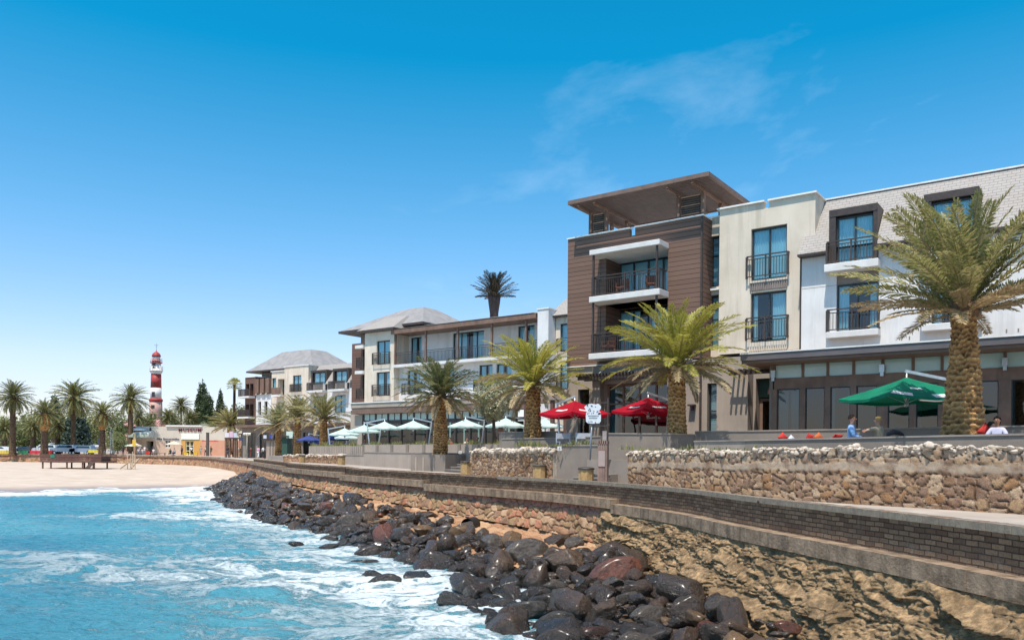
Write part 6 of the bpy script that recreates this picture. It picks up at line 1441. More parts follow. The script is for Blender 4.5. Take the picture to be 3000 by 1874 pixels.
bg_=thing('bag','black shoulder bag lying on the sofa back right of the blonde woman','bag',(*a2(2622,23.4),.5)); x,y=a2(2622,23.4); mb=MB(); mb.tube([(x-.24,y,.55),(x-.2,y,.68),(x-.05,y,.745),(x+.1,y,.72),(x+.22,y,.66),(x+.24,y,.56)],[.03,.06,.075,.07,.055,.03],10); mb.build('bag_body',mat('black_leather','1f1d22','2b2930',8,.45,.2),bg_)
# ================================================================ PEOPLE
def skin(name,V,Eg,Rr,M,par,sub=1,flat=None,loc=None):
    me=bpy.data.meshes.new('sk'); me.from_pydata([tuple(v) for v in V],Eg,[]); o=bpy.data.objects.new('sk',me); COL.objects.link(o)
    o.modifiers.new('s','SKIN'); 
    for i,sv in enumerate(me.skin_vertices[0].data): r=Rr[i]; sv.radius=(r,r) if not isinstance(r,tuple) else r; sv.use_root=(i==0)
    m=o.modifiers.new('u','SUBSURF'); m.levels=sub; m.render_levels=sub
    dg=bpy.context.evaluated_depsgraph_get(); dg.update(); ev=o.evaluated_get(dg); nm=bpy.data.meshes.new_from_object(ev); bpy.data.objects.remove(o); bpy.data.meshes.remove(me)
    nm.materials.clear(); nm.materials.append(M)
    for p in nm.polygons: p.use_smooth=True
    nm.name=name; r=bpy.data.objects.new(name,nm); COL.objects.link(r); r.parent=par; ORG[r]=ORG[par]; return r
def cl(c,c2=None): return mat('cloth_'+c,c,c2 or c,12,.9,.15,40)
SKN={'light':mat('light_skin','c9947a','b8846b',20,.55,.1,80),'dark':mat('dark_skin','6d4836','5c3b2c',20,.5,.1,80),'tan':mat('tan_skin','a87558','996a4f',20,.55,.1,80)}
def person(label,loc,rz,h=1.72,skinc='tan',top='ffffff',bot='222222',hair='2a1e18',pose='stand',ph=0,hat=None,dress=None,sleeve=.5,near=False,shorts=False,arms=None,group=None,bag=None,glasses=False,look=0,hairlen=0,scarf=None,fem=False):
    t=thing('person',label,'person',(0,0,0),group); k=h/1.72; S=SKN[skinc]
    hip=.93; sh=1.40; P={}
    if pose=='sit': dz=-.45
    else: dz=0
    P['pel']=(0,0,hip+dz); P['wai']=(0,.01,hip+.15+dz); P['che']=(0,.02,1.27+dz); P['nb']=(0,.01,1.44+dz); P['nk']=(0,-.005,1.50+dz); P['hb']=(0,-.02,1.565+dz); P['hm']=(0,-.012,1.635+dz); P['ht']=(0,.005,1.70+dz)
    for s,n in ((-1,'l'),(1,'r')):
        P['sh'+n]=(s*(.155 if fem else .175),.01,1.385+dz); P['hp'+n]=(s*.085,0,hip-.04+dz)
        if pose=='sit': P['kn'+n]=(s*.12,-.44,.50); P['an'+n]=(s*.12,-.46,.09); P['ft'+n]=(s*.13,-.62,.04)
        elif pose=='walk':
            f=s*(1 if ph==0 else -1); P['kn'+n]=(s*.09,-.10*f-.05,.50); P['an'+n]=(s*.09,.14*-f+.06*(f<0)*2,.09+(.05 if f<0 else 0)); P['ft'+n]=(s*.10,P['an'+n][1]-.14,.035)
        else: P['kn'+n]=(s*.10,-.01,.50); P['an'+n]=(s*.11,.02,.085); P['ft'+n]=(s*.13,-.13,.035)
        sw=(-.10*s if pose=='walk' else 0)*(1 if ph==0 else -1)
        P['el'+n]=(s*.235,.04+sw*.6,1.12+dz); P['wr'+n]=(s*.255,-.02+sw*2,.87+dz); P['hd'+n]=(s*.25,-.04+sw*2.2,.79+dz)
        if arms and n in arms:
            for kk,v in zip(('el','wr','hd'),arms[n]): P[kk+n]=v
    names=['pel','wai','che','nb','nk','hb','hm','ht']; R=[.115,.105,.125,.07,.052,(.066,.078),(.078,.098),(.052,.062)]
    ed=[(i,i+1) for i in range(7)]
    for n in 'lr':
        b=len(names); names+=['sh'+n,'el'+n,'wr'+n]; R+=[.058,.042,.028]; ed+=[(2,b),(b,b+1),(b+1,b+2)]
        if near:
            w=Vector(P['wr'+n]); hd=Vector(P['hd'+n]); dd=(hd-w).normalized(); sd=dd.cross(Vector((0,1,.3))).normalized(); up=sd.cross(dd)
            P['pm'+n]=tuple(w+dd*.075); i0=len(names); names.append('pm'+n); R.append((.034,.018)); ed.append((b+2,i0))
            for q in range(4):
                off=(q-1.5)*.019; ln=[.062,.075,.07,.055][q]; a=Vector(P['pm'+n])+dd*.02+sd*off; m_=a+dd*ln*.55-up*.006; e_=a+dd*ln-up*(.02+.006*q)
                for z_,(pp,rr) in enumerate(((a,.0095),(m_,.0085),(e_,.007))): P[f'f{q}{z_}{n}']=tuple(pp); names.append(f'f{q}{z_}{n}'); R.append(rr); ed.append((i0 if z_==0 else len(names)-2,len(names)-1))
            a=Vector(P['wr'+n])+dd*.03+sd*.03; e_=a+dd*.035+sd*.028-up*.01
            for z_,(pp,rr) in enumerate(((a,.011),(e_,.008))): P[f't{z_}{n}']=tuple(pp); names.append(f't{z_}{n}'); R.append(rr); ed.append((b+2 if z_==0 else len(names)-2,len(names)-1))
        else: names.append('hd'+n); R.append((.032,.02)); ed.append((b+2,len(names)-1))
        b=len(names); names+=['hp'+n,'kn'+n,'an'+n,'ft'+n]; R+=[.092,.056,.038,.036]; ed+=[(0,b),(b,b+1),(b+1,b+2),(b+2,b+3)]
    body=skin('body',[P[n] for n in names],ed,R,S,t,2 if near else 1)
    # nose, ears
    hm=Vector(P['hm']); mb=MB(); 
    for (cx,cy,cz),(rx,ry,rz_) in (((0,-.098,-.015),(.014,.024,.024)),((-.076,.0,-.01),(.010,.020,.032)),((.076,.0,-.01),(.010,.020,.032))):
        pr=None
        for i in range(6):
            th=PI*i/5; ring=[mb.P((hm.x+cx+rx*math.sin(th)*math.cos(a),hm.y+cy+ry*math.sin(th)*math.sin(a),hm.z+cz+rz_*math.cos(th))) for a in [2*PI*q/8 for q in range(8)]]
            if pr: [mb.idx([pr[q],pr[(q+1)%8],ring[(q+1)%8],ring[q]],True) for q in range(8)]
            pr=ring
    if near:
        mb.build('nose_and_ears',S,body)
        mb=MB(); [mb.box(a-.014,a+.014,hm.y-.094,hm.y-.084,hm.z+.008,hm.z+.018) for a in (-.032,.032)]; mb.build('eyes',cl('241a16'),body)
        mb=MB(); mb.box(-.024,.024,hm.y-.096,hm.y-.086,hm.z-.058,hm.z-.051); mb.build('mouth',cl('8c4a40'),body)
    # hair: cap over the skull
    hc=cl(hair); mb=MB(); pr=None; n=14
    for i in range(8):
        th=(PI*(.62 if hairlen==0 else .72))*i/7; ring=[]
        for q in range(n):
            a=2*PI*q/n; face=max(0,-math.sin(a)); z=math.cos(th); lim=1-face*.55*max(0,min(1,(th-.75)/1.2))
            jag=1+.05*math.sin(q*5+i*3); ring.append(mb.P((hm.x+.095*math.sin(th)*math.cos(a)*lim**.3*jag,hm.y+.012+.112*math.sin(th)*math.sin(a)*(1 if math.sin(a)>0 else max(.35,lim)*.98)*jag,hm.z+.022+.098*z+(face*.09*max(0,th-.9)))))
        if pr: [mb.idx([pr[q],pr[(q+1)%n],ring[(q+1)%n],ring[q]],True) for q in range(n)]
        pr=ring
    if hairlen:
        mb.tube([(hm.x,hm.y+.06,hm.z+.02),(hm.x,hm.y+.09,hm.z-.07),(hm.x,hm.y+.08,hm.z-.07-hairlen)],[.08,.075,.03],10)
    mb.build('hair' if not scarf else 'headscarf',hc if not scarf else cl(scarf),t)
    if scarf:
        mb=MB(); mb.lathe(0,.01,[(.10,hm.z-.02),(.105,hm.z-.10),(.15,hm.z-.20),(.19,hm.z-.30)],12,caps=False); mb.build('shawl',cl(scarf),t)
    if hat: mb=MB(); mb.lathe(hm.x,hm.y+.01,[(.15,hm.z+.03),(.155,hm.z+.04),(.10,hm.z+.05),(.095,hm.z+.12),(.0,hm.z+.135)],14); mb.build('hat',cl(hat),t)
    if glasses:
        mb=MB(); [mb.box(a-.03,a+.03,hm.y-.108,hm.y-.098,hm.z-.004,hm.z+.028,.008) for a in (-.036,.036)]; mb.box(-.008,.008,hm.y-.107,hm.y-.1,hm.z+.012,hm.z+.02)
        for a in (-1,1): mb.bar((a*.066,hm.y-.10,hm.z+.018),(a*.083,hm.y+.0,hm.z+.012),.005)
        mb.build('sunglasses',mat('dark_lens','14100f',None,3,.15),t)
    # top
    nm=['wai','che','nb']; Q=[P['pel'],P['wai'],P['che'],P['nb']]; Rr=[.14,.128,.148,.085]; e=[(0,1),(1,2),(2,3)]
    for n in 'lr':
        b=len(Q); el=Vector(P['el'+n]); s0=Vector(P['sh'+n]); wr=Vector(P['wr'+n]); Q.append(tuple(s0)); Rr.append(.075); e.append((2,b))
        if sleeve<=.6: Q.append(tuple(s0.lerp(el,.75))); Rr.append(.06); e.append((b,b+1))
        else: Q+= [tuple(el),tuple(el.lerp(wr,.88))]; Rr+=[.056,.042]; e+=[(b,b+1),(b+1,b+2)]
    skin('shirt',Q,e,Rr,cl(top),t,2 if near else 1)
    if dress:
        mb=MB(); mb.lathe(0,0,[(.15,1.02+dz),(.18,.85+dz),(.21,.5),(.23,.16)],14,caps=False); mb.build('skirt',cl(dress),t)
    else:
        Q=[P['pel']]; Rr=[.135]; e=[]
        for n in 'lr':
            b=len(Q); kn=Vector(P['kn'+n]); an=Vector(P['an'+n]); hp=Vector(P['hp'+n])
            Q.append(tuple(hp)); Rr.append(.108); e.append((0,b)); Q.append(tuple(kn if not shorts else hp.lerp(kn,.9))); Rr.append(.075 if shorts else .068); e.append((b,b+1))
            if not shorts: Q.append(tuple(kn.lerp(an,.95))); Rr.append(.055); e.append((b+1,b+2))
        skin('trousers',Q,e,Rr,cl(bot),t,1)
    for n in 'lr':
        a=Vector(P['an'+n]); f=Vector(P['ft'+n]); mb=MB(); mb.tube([(a.x,a.y+.05,f.z+.01),(a.x,a.y,f.z+.02),(f.x,f.y,f.z+.005),(f.x,f.y-.04,f.z)],[.03,.045,.042,.022],8); mb.build('shoe',cl('d8d4d0' if ph==0 else '3a3230'),t)
    if bag: mb=MB(); mb.box(-.13,.13,.14,.26,1.05+dz,1.42+dz,.04); mb.build('backpack',cl(bag),t)
    t.location=loc; t.rotation_euler=(0,0,rz); t.scale=(k,k,k); return t
# --- seated pair on the terrace (sofa seat at z .22 -> thighs on it)
GP='people on the near terrace'
x,y=a2(2495,24.3); zf=-.10
armL={'l':[(-.25,-.12,.70),(-.16,-.34,.66),(-.12,-.42,.66)],'r':[(.25,-.10,.70),(.17,-.32,.64),(.13,-.40,.63)]}
def dzarm(a,d=0): return a
person('man with tousled brown hair and sunglasses in a light blue shirt',(x,y,zf),1.05,1.84,'light','8fb4e0','39404e','4a2f20','sit',arms={'l':[(-.25,-.08,.70),(-.17,-.30,.62),(-.13,-.40,.60)],'r':[(.25,-.08,.70),(.18,-.30,.62),(.14,-.40,.60)]},near=True,glasses=True,sleeve=.9,group=GP)
x,y=a2(2572,24.1)
person('blonde person in a beige top stretching one arm left along the parapet',(x,y,zf),-2.5,1.76,'light','a89a82','5c564e','a58650','sit',arms={'r':[(.38,-.05,.90),(.62,-.02,.86),(.72,-.02,.85)],'l':[(-.24,-.10,.68),(-.15,-.30,.60),(-.10,-.40,.60)]},near=True,sleeve=.9,group=GP)
x,y=a2(2921,21.0)
person('person with dark brown hair in a pale top right of the nearest palm',(x,y,zf-.06),-.7,1.68,'tan','c3bfd2','2c3550','2e1c14','sit',near=True,arms={'l':[(-.25,-.08,.70),(-.17,-.30,.62),(-.13,-.40,.60)],'r':[(.25,-.08,.70),(.18,-.30,.62),(.14,-.40,.60)]},sleeve=.9,hairlen=.12,fem=True,group=GP)
x,y=a2(2905,21.5)
person('person in dark blue clothes close behind the pale-topped one by the palm',(x,y,zf-.16),.6,1.66,'tan','24405a','20242c','241610','sit',scarf=None,sleeve=.9,group=GP)
# --- diners behind the planter row
GD='diners behind the planter row'
for px,Y,rz,top,hair,sk_,l in ((1317,57,.4,'d8325f','3a2118','tan','diner in a bright pink top right of the boxed palm trunk'),(1367,56,.9,'d9c4b4','4a3a30','light','diner in a pale beige shirt behind the planters'),(1399,55.5,-.9,'2b2a33','1d1714','dark','diner in black facing left under the white umbrella'),(1452,53.8,.2,'3a3630','231a15','dark','diner in dark clothing close to the pergola post'),(1068,67,.3,'37332f','1d1714','dark','diner in black at the left end of the planter row')):
    x,y=a2(px,Y); person(l,(x,y,-.2),rz,1.78,sk_,top,'33302e',hair,'sit',sleeve=.6,group=GD)
# --- walkers on the promenade
GW='people walking on the promenade'
W=[(757,1343,112,PI,'walk','light','d9a6c8','e4e2e6','3a261c','walker in a pink shirt and white trousers seen from behind',dict()),
(772,1343,112,PI,'walk','light','d7d9d6','262a33','5a3a28','walker in a white and grey top and black leggings beside the pink shirt',dict(fem=True)),
(737,1338,117,.2,'walk','dark','7e4a3e','5f3226','2a1e18','woman in a long brown dress with a pink headscarf',dict(dress='6a3328',scarf='c98a94',fem=True)),
(717,1337,119,PI,'walk','tan','b9bda0','2f3442','c7c0a0','walker in a patterned top and dark trousers with pale hair',dict()),
(708,1337,121,.1,'walk','dark','8f7434','6f5a2a','4a3524','woman in a long mustard dress',dict(dress='87702f',fem=True)),
(692,1337,123,PI,'walk','light','c3cbe0','a39a90','d8d0c8','walker in a pale blue shirt with grey trousers and white cap',dict(hat='e0ded8')),
(697,1337,125,0,'stand','light','ded8d2','b9aa98','6a4a34','standing person in cream clothes behind the pale blue shirt',dict()),
(667,1334,118,0,'stand','dark','2e2a33','4a4550','1d1512','standing person in dark clothes by the kiosk post',dict()),
(732,1337,126,0,'stand','dark','6a2f34','4c4240','2a1e18','person in a dark red top behind the headscarf woman',dict())]
def zg(x,y): return float(zprom(nearest_t(x,y)[0])[0])
for i,(px,py,Y,rz,po,sk_,top,bot,hair,l,kw) in enumerate(W):
    x,y=a2(px,Y); person(l,(x,y,zg(x,y)+.02),rz+(i%3-1)*.25,1.74 if i%2 else 1.68,sk_,top,bot,hair,po,ph=i%2,group=GW,**kw)
GM='people outside the museum'
Mq=[(618,143,'walk','light','6c7a58','8d8876','3a2a20','man in an olive shirt and shorts right of the dark post',dict(shorts=True,bag='4c4438')),
(603,143,'walk','tan','c9b89a','2c2630','241a16','person in a beige top and black trousers left of the dark post',dict()),
(589,144,'walk','light','a2a0a4','b2a488','5a4030','broad man in a grey shirt and khaki shorts',dict(shorts=True)),
(561,146,'walk','tan','ece9e6','26303c','241a16','person in a white shirt and dark shorts before the museum door',dict(shorts=True)),
(533,147,'stand','dark','5c5a70','35303c','2a1e18','person in a violet-grey top left of the museum door',dict()),
(511,147,'sit','light','e8e8ec','3c4c7a','6a4a34','person in a white shirt seated under the cream parasol',dict()),
(499,148,'sit','tan','3a3f3a','2c2c30','2a1e18','person in dark clothes seated under the cream parasol',dict()),
(448,148,'stand','dark','2a2e33','25252a','1d1512','person in black in the dark museum entrance',dict()),
(432,147,'sit','light','3f4a44','5a6068','3a2a20','seated person in dark green at the café entrance',dict()),
(424,148,'stand','light','e6e0de','c8beb8','8a6a4a','person in white standing at the café entrance',dict()),
(409,148,'stand','light','d8dce8','b8bcc8','4a3a30','person in pale blue standing below the awning',dict()),
(406,146,'sit','light','b9b4c4','6a6470','4a3a30','person in lilac seated below the awning',dict()),
(418,145,'sit','light','c8c4c0','8a8684','5a4a3a','person in light grey seated at the left café table',dict()),
(361,146,'stand','dark','2e3038','2c2c34','1d1512','person in dark clothes beside the bicycle stand',dict()),
(450,144,'sit','light','d9cfc6','9a8878','6a4a34','person in cream seated low by the entrance',dict())]
for i,(px,Y,po,sk_,top,bot,hair,l,kw) in enumerate(Mq):
    x,y=a2(px,Y); person(l,(x,y,-.83),(.3*i)%1.2-.5,1.7+.04*(i%3),sk_,top,bot,hair,po,ph=i%2,group=GM,**kw)
# ================================================================ FAR SHORE
def text(name,s,size,M,par,loc,rot,ext=.02,bold=0.,sx_=1.,sp=1.):
    cu=bpy.data.curves.new(name,'FONT'); cu.body=s; cu.size=size; cu.extrude=ext; cu.offset=bold; cu.align_x='CENTER'; cu.align_y='CENTER'; cu.resolution_u=3; cu.space_character=sp
    o=bpy.data.objects.new(name,cu); COL.objects.link(o); dg=bpy.context.evaluated_depsgraph_get(); dg.update(); me=bpy.data.meshes.new_from_object(o.evaluated_get(dg)); bpy.data.objects.remove(o)
    E=Euler(rot).to_matrix().to_4x4(); og=Vector(ORG[par]); me.transform(Matrix.Translation(Vector(loc)-og)@E@Matrix.Diagonal((sx_,1,1,1))); me.materials.clear(); me.materials.append(M)
    r=bpy.data.objects.new(name,me); COL.objects.link(r); r.parent=par; ORG[r]=ORG[par]; return r
# ---- lighthouse
LY=214.; lx=at(457,1150,LY)[0]; lh=thing('lighthouse','tall red and white banded lighthouse tower with a red domed lantern','lighthouse',(lx,LY,-.9))
def lz(b): return at(457,1000+.2646*b,LY)[2]
pp=lambda w:w*.9/2/FPX*LY
M_lr=mat('lighthouse_red','a63a34','97322d',2,.6,.1,10,stain=('7a2a26',.8,.3)); M_lw=mat('lighthouse_white','e4e0dc','d4cfca',2,.7,.1,10); M_lp=mat('lighthouse_pink','c9a296','bb9488',2,.8,.1,10); M_lgl=mat('lantern_glass','8fa6b0','a7bcc4',3,.1,spec=.8)
def ring(name,M,prof,par=lh,n=28): mb=MB(); mb.lathe(lx,LY,prof,n); return mb.build(name,M,par)
ring('pink_base',M_lp,[(pp(43),-1),(pp(40),lz(760)),(pp(38),lz(668))])
ring('red_ledge',M_lr,[(pp(38),lz(668)+.01),(pp(42),lz(660)),(pp(42),lz(640)),(pp(36),lz(632))])
ring('white_band',M_lw,[(pp(34),lz(632)+.01),(pp(33),lz(514))]); ring('red_band',M_lr,[(pp(33),lz(514)+.01),(pp(31),lz(362))])
ring('white_band',M_lw,[(pp(31),lz(362)+.01),(pp(31),lz(355)),(pp(37),lz(345)),(pp(37),lz(330)),(pp(30),lz(329)),(pp(28),lz(235))])
ring('gallery',M_lw,[(pp(42),lz(330)),(pp(42),lz(322)),(pp(30),lz(321))]); ring('upper_gallery',M_lr,[(pp(37),lz(240)),(pp(37),lz(233)),(pp(26),lz(232))])
ring('red_lantern_base',M_lr,[(pp(26),lz(231)),(pp(25),lz(197))]); ring('lantern_room',M_lgl,[(pp(22),lz(197)+.01),(pp(22),lz(168))])
ring('lantern_dome',M_lr,[(pp(28),lz(168)),(pp(27),lz(155)),(pp(22),lz(135)),(pp(12),lz(120)),(pp(4),lz(112)),(pp(3),lz(100)),(0.02,lz(92))])
mb=MB()
for i in range(10): a=i*.628; mb.cyl((lx+pp(22.5)*math.cos(a),LY+pp(22.5)*math.sin(a),lz(197)),(lx+pp(22.5)*math.cos(a),LY+pp(22.5)*math.sin(a),lz(168)),.07,n=5)
mb.build('glazing_bars',M_lw,lh)
for zz,rr in ((lz(322),42),(lz(233),37)):
    mb=MB()
    for i in range(18): a=i*2*PI/18; p=(lx+pp(rr)*.96*math.cos(a),LY+pp(rr)*.96*math.sin(a)); mb.cyl((*p,zz),(*p,zz+1.05),.03,n=4)
    for h in (.5,1.02): mb.tube([(lx+pp(rr)*.96*math.cos(a*PI/12),LY+pp(rr)*.96*math.sin(a*PI/12),zz+h) for a in range(25)],.045,4)
    mb.build('gallery_railing',M_lw,lh)
for i,(b,w,h) in enumerate(((590,.8,1.4),(470,.5,.9),(270,.8,1.6),(840,1.6,1.8),(725,.9,.9))):
    z=lz(b); r0=LY-pp(33 if b<600 else 38)-.05+(.2 if b<300 else 0); mb=MB(); mb.box(lx-.1-w/2,lx-.1+w/2,r0-.03,r0+.5,z-h/2,z+h/2); mb.build('window',mat('dark_window','38302f',None,2,.3),lh)
mb=MB(); z=lz(92); mb.cyl((lx,LY,z-.1),(lx,LY,z+1.6),.04,n=5); mb.bar((lx-.6,LY,z+1.3),(lx+.6,LY,z+1.3),.05); mb.bar((lx-.4,LY,z+.9),(lx+.4,LY,z+.9),.05); mb.build('weather_vane',M_frm,lh)
# ---- pink house
hy=200.; a=at(338,1270,hy); b=at(462,1270,hy); hs=thing('keeper_house','pink house with a steep gable roof at the foot of the lighthouse','house',((a[0]+b[0])/2,hy,-.9))
zt=at(400,1248,hy)[2]; mb=MB(); mb.box(a[0],b[0],hy,hy+9,-1,zt); mb.build('wall',M_lp,hs)
mb=MB(); zr=at(445,1226,hy)[2]
mb.face([(a[0]-.4,hy-.4,zt),(b[0]+.4,hy-.4,zt),(b[0]-1,hy+4.5,zr),(a[0]+1,hy+4.5,zr)]); mb.face([(a[0]-.4,hy-.4,zt),(a[0]+1,hy+4.5,zr),(a[0]-.4,hy+9.4,zt)]); mb.face([(b[0]+.4,hy-.4,zt),(b[0]+.4,hy+9.4,zt),(b[0]-1,hy+4.5,zr)]); mb.face([(a[0]-.4,hy+9.4,zt),(a[0]+1,hy+4.5,zr),(b[0]-1,hy+4.5,zr),(b[0]+.4,hy+9.4,zt)]); mb.build('roof',mat('pink_roof','b98a86','a87874',1,.8),hs)
for px in (350,372,392,440): q=at(px,1258,hy-.1); mb=MB(); mb.box(q[0]-.5,q[0]+.5,hy-.06,hy+.1,q[2]-.8,q[2]+.8); mb.build('window',mat('maroon_window','7a3f3f',None,2,.5),hs)
# ---- museum
my=152.; MX=lambda px:at(px,1300,my)[0]; MZ=lambda py:at(500,py,my)[2]
ms=thing('museum_building','long flat-roofed cream museum with big red letters and an orange lower wall','museum',(MX(545),my,-.85))
M_mw=mat('museum_cream','d8cbb9','ccbfae',.4,.85,.1,8,stain=('b3a295',.4,.25)); M_mp=mat('museum_peach','d6b79f','cba990',.5,.85); M_mo=mat('museum_orange','d9a35a','d09850',.6,.8); M_ms=mat('museum_salmon','d8a083','cf957a',.6,.8)
T1=lambda s,n,z:(s,my+n,z)
wx=(MX(483),MX(499.5),MZ(1311),MZ(1288.5)); dx=(MX(543),MX(568),-.8,MZ(1290)); ex_=(MX(429),MX(450),-.8,MZ(1292))
wallh(ms,'wall',M_mw,MX(397),MX(712),-.95,MZ(1249),0,11,[wx+(.3,),dx+(.3,),ex_+(2.,)],T=T1)
def band(nm,M,a,b,c,d,holes,t=.05): 
    mb=MB(T1); S=sorted({a,b,*[h[0] for h in holes],*[h[1] for h in holes]}); Z=sorted({c,d,*[h[2] for h in holes],*[h[3] for h in holes]}); S=[x for x in S if a<=x<=b]; Z=[z for z in Z if c<=z<=d]
    for s0,s1 in zip(S,S[1:]):
        for z0,z1 in zip(Z,Z[1:]):
            if any(h[0]<(s0+s1)/2<h[1] and h[2]<(z0+z1)/2<h[3] for h in holes): continue
            mb.box(s0,s1,-t,-.004,z0,z1)
    return mb.build(nm,M,ms)
band('peach_lower_wall',M_mp,MX(397),MX(512),-.95,MZ(1291),[wx,ex_]); band('peach_lower_wall',M_mp,MX(512.2),MX(531),-.95,MZ(1300),[]); band('orange_lower_wall',M_mo,MX(531.2),MX(588),-.95,MZ(1287),[dx]); band('salmon_lower_wall',M_ms,MX(588.2),MX(712),-.95,MZ(1287.5),[])
window(ms,*wx,.02,2,(.5,),fw=.12,M=mat('white_window_frame','e8e4dd',None,3,.6),G=M_glr,cur=None,T=T1)
window(ms,dx[0],dx[1],-.8,dx[3],.02,2,(.3,.65),fw=.16,M=mat('cream_door_frame','e6d9a8',None,3,.6),G=M_glr,cur=None,T=T1,name='door')
mb=MB(T1); mb.box(MX(487),MX(592),-.3,3,MZ(1249)+.01,MZ(1244.5)); mb.build('roof_edge',M_cop,ms)
mb=MB(T1); mb.box(MX(532),MX(584),-.16,-.06,MZ(1286),MZ(1268)); mb.build('blank_banner',mat('cream_banner','f0eee0',None,2,.8),ms)
M_mr=mat('sign_dark_red','7e2c2e',None,2,.6)
text('sign_lettering','MUSEUM',.86,M_mr,ms,(MX(556.5),my-.1,MZ(1259)),(PI/2,0,0),.04,.008,1.12,1.25)
text('sign_lettering','Alte Brauerstübe',.52,mat('sign_slate','5c5a60',None,2,.6),ms,(MX(492),my-.07,MZ(1285.3)),(PI/2,0,0),.02,.012,1.2)
mb=MB(T1); r=R_(3)
s=MX(592)
while s<MX(640): w=r.uniform(.12,.3); mb.box(s,s+w,-.08,-.055,MZ(1290.8),MZ(1287.6)-(.1 if r.random()<.5 else 0)); s+=w+.07
mb.build('faded_red_lettering',mat('sign_red','d24a34',None,2,.6),ms)
mb=MB(T1); mb.cyl((MX(441),-.2,MZ(1264)),(MX(441),-.2,MZ(1252)),.12,n=6); mb.bar((MX(438.5),-.2,MZ(1258)),(MX(443.5),-.2,MZ(1258)),.12); mb.build('wall_ornament',M_frm,ms)
mb=MB(); n=10
for i in range(n):
    a=PI/2*i/n; b=PI/2*(i+1)/n; z=lambda t:MZ(1282)+ (MZ(1262)-MZ(1282))*math.sin(t); yy=lambda t:my-2.6*math.cos(t)
    mb.mi=0 if i>3 else 1; mb.face([(MX(394),yy(a),z(a)),(MX(452),yy(a),z(a)),(MX(452),yy(b),z(b)),(MX(394),yy(b),z(b))])
mb.mi=0; mb.face([(MX(394),my,MZ(1282))]+[(MX(394),my-2.6*math.cos(PI/2*i/n),MZ(1282)+(MZ(1262)-MZ(1282))*math.sin(PI/2*i/n)) for i in range(n+1)]); mb.face([(MX(452),my,MZ(1282))]+[(MX(452),my-2.6*math.cos(PI/2*i/n),MZ(1282)+(MZ(1262)-MZ(1282))*math.sin(PI/2*i/n)) for i in range(n+1)])
mb.build('curved_awning',[mat('awning_pale','c9cec6','b8beb6',2,.7),mat('awning_grey','8d9488','7c8378',2,.7)],ms)
mb=MB(); mb.lathe(MX(409),my-.4,[(1.6,MZ(1262)),(1.3,MZ(1257)),(.7,MZ(1253.5)),(0,MZ(1252.5))],16); mb.build('white_cupola',M_cop,ms)
# ---- café parasols
def parasol(px,py,Y,D,h,zb,M,label,group=None,n=6):
    t=thing('parasol',label,'umbrella',(0,0,0),group); mb=MB(); canopy(mb,D/2,h-.55,h,n,.03,.12); mb.build('canopy',M,t); mb=MB(); mb.cyl((0,0,0),(0,0,h+.05),.035,n=6); mb.build('pole',M_alu,t); mb=MB(); mb.lathe(0,0,[(.3,0),(.28,.08),(.05,.1)],12); mb.build('base',MATS['umbrella_base'],t)
    x=at(px,py,Y)[0]; t.location=(x,Y,zb); return t
F_cream=fabric('cream_fabric','f3e7cf','ead9bb')
parasol(510,1291,147,2.9,2.65,-.85,F_cream,'cream parasol in front of the museum window'); parasol(397,1296,147,2.2,2.3,-.85,F_cream,'cream parasol below the left end of the museum awning'); parasol(385,1298,150,2.4,2.3,-.85,fabric('pale_green_fabric','dfe8d4','cbd8bf'),'pale green parasol left of the museum, behind the tall palm trunk')
# ---- white event tents
for i,(px,Y,w,l) in enumerate(((150,166,50,'white peaked tent roof left of the tallest palm trunk'),(197,168,56,'white peaked tent roof behind the silver four-wheel-drive'),(254,166,62,'widest white peaked tent roof, right of the tallest palm trunk'))):
    x,_,z=at(px,1307,Y); t=thing('market_tent',l,'tent',(x,Y,-.85),'white event tents by the beach road'); W=w/2/FPX*Y; zp=at(px,1296,Y)[2]; mb=MB(); A=[(x-W,Y-2,z),(x+W,Y-2,z),(x+W,Y+3,z),(x-W,Y+3,z)]
    for k in range(4): mb.face([A[k],A[(k+1)%4],(x+W*.08,Y+.5,zp),(x-W*.08,Y+.5,zp)]); 
    for k in range(4): a,b=A[k],A[(k+1)%4]; mb.face([a,b,(b[0],b[1],b[2]-.35),(a[0],a[1],a[2]-.35)])
    mb.build('tent_roof',fabric('tent_white','eceef0','dfe2e6') if i==0 else bpy.data.materials['tent_white'],t)
    for a in A: mb=MB(); mb.cyl((a[0],a[1],-.9),(a[0],a[1],a[2]),.05,n=6); mb.build('tent_pole',M_alu,t)
# ---- banners
def ban(px0,px1,py0,py1,Y,c,l):
    a=at(px0,py0,Y); b=at(px1,py1,Y); t=thing('barrier_banner',l,'banner',((a[0]+b[0])/2,Y,b[2]),'coloured fabric barriers along the beach road'); mb=MB(); k=8
    for i in range(k): x0=a[0]+(b[0]-a[0])*i/k; x1=a[0]+(b[0]-a[0])*(i+1)/k; s=lambda q:.05*math.sin(q*9); mb.face([(x0,Y+s(i),b[2]),(x1,Y+s(i+1),b[2]),(x1,Y+s(i+1),a[2]-.04*(i%2)),(x0,Y+s(i),a[2]-.04*((i+1)%2))])
    mb.build('fabric_sheet',cl(c),t)
    for q in (a[0],b[0]): mb=MB(); mb.cyl((q,Y,-.95),(q,Y,a[2]+.05),.03,n=6); mb.build('stake',M_frm,t)
ban(-6,26,1319,1328,150,'d3b944','long yellow banner at the left edge'); ban(54,82,1319,1328,150,'2f7a55','green banner right of the leftmost palm trunk'); ban(87,121,1319,1328,150,'c22a3c','dark red banner left of the thick-topped palm'); ban(136,154,1319,1328,150,'d8402f','short bright red banner right of the thick-topped palm'); ban(258,295,1316,1326,150,'d6c544','yellow banner between the tents and the blue sign')
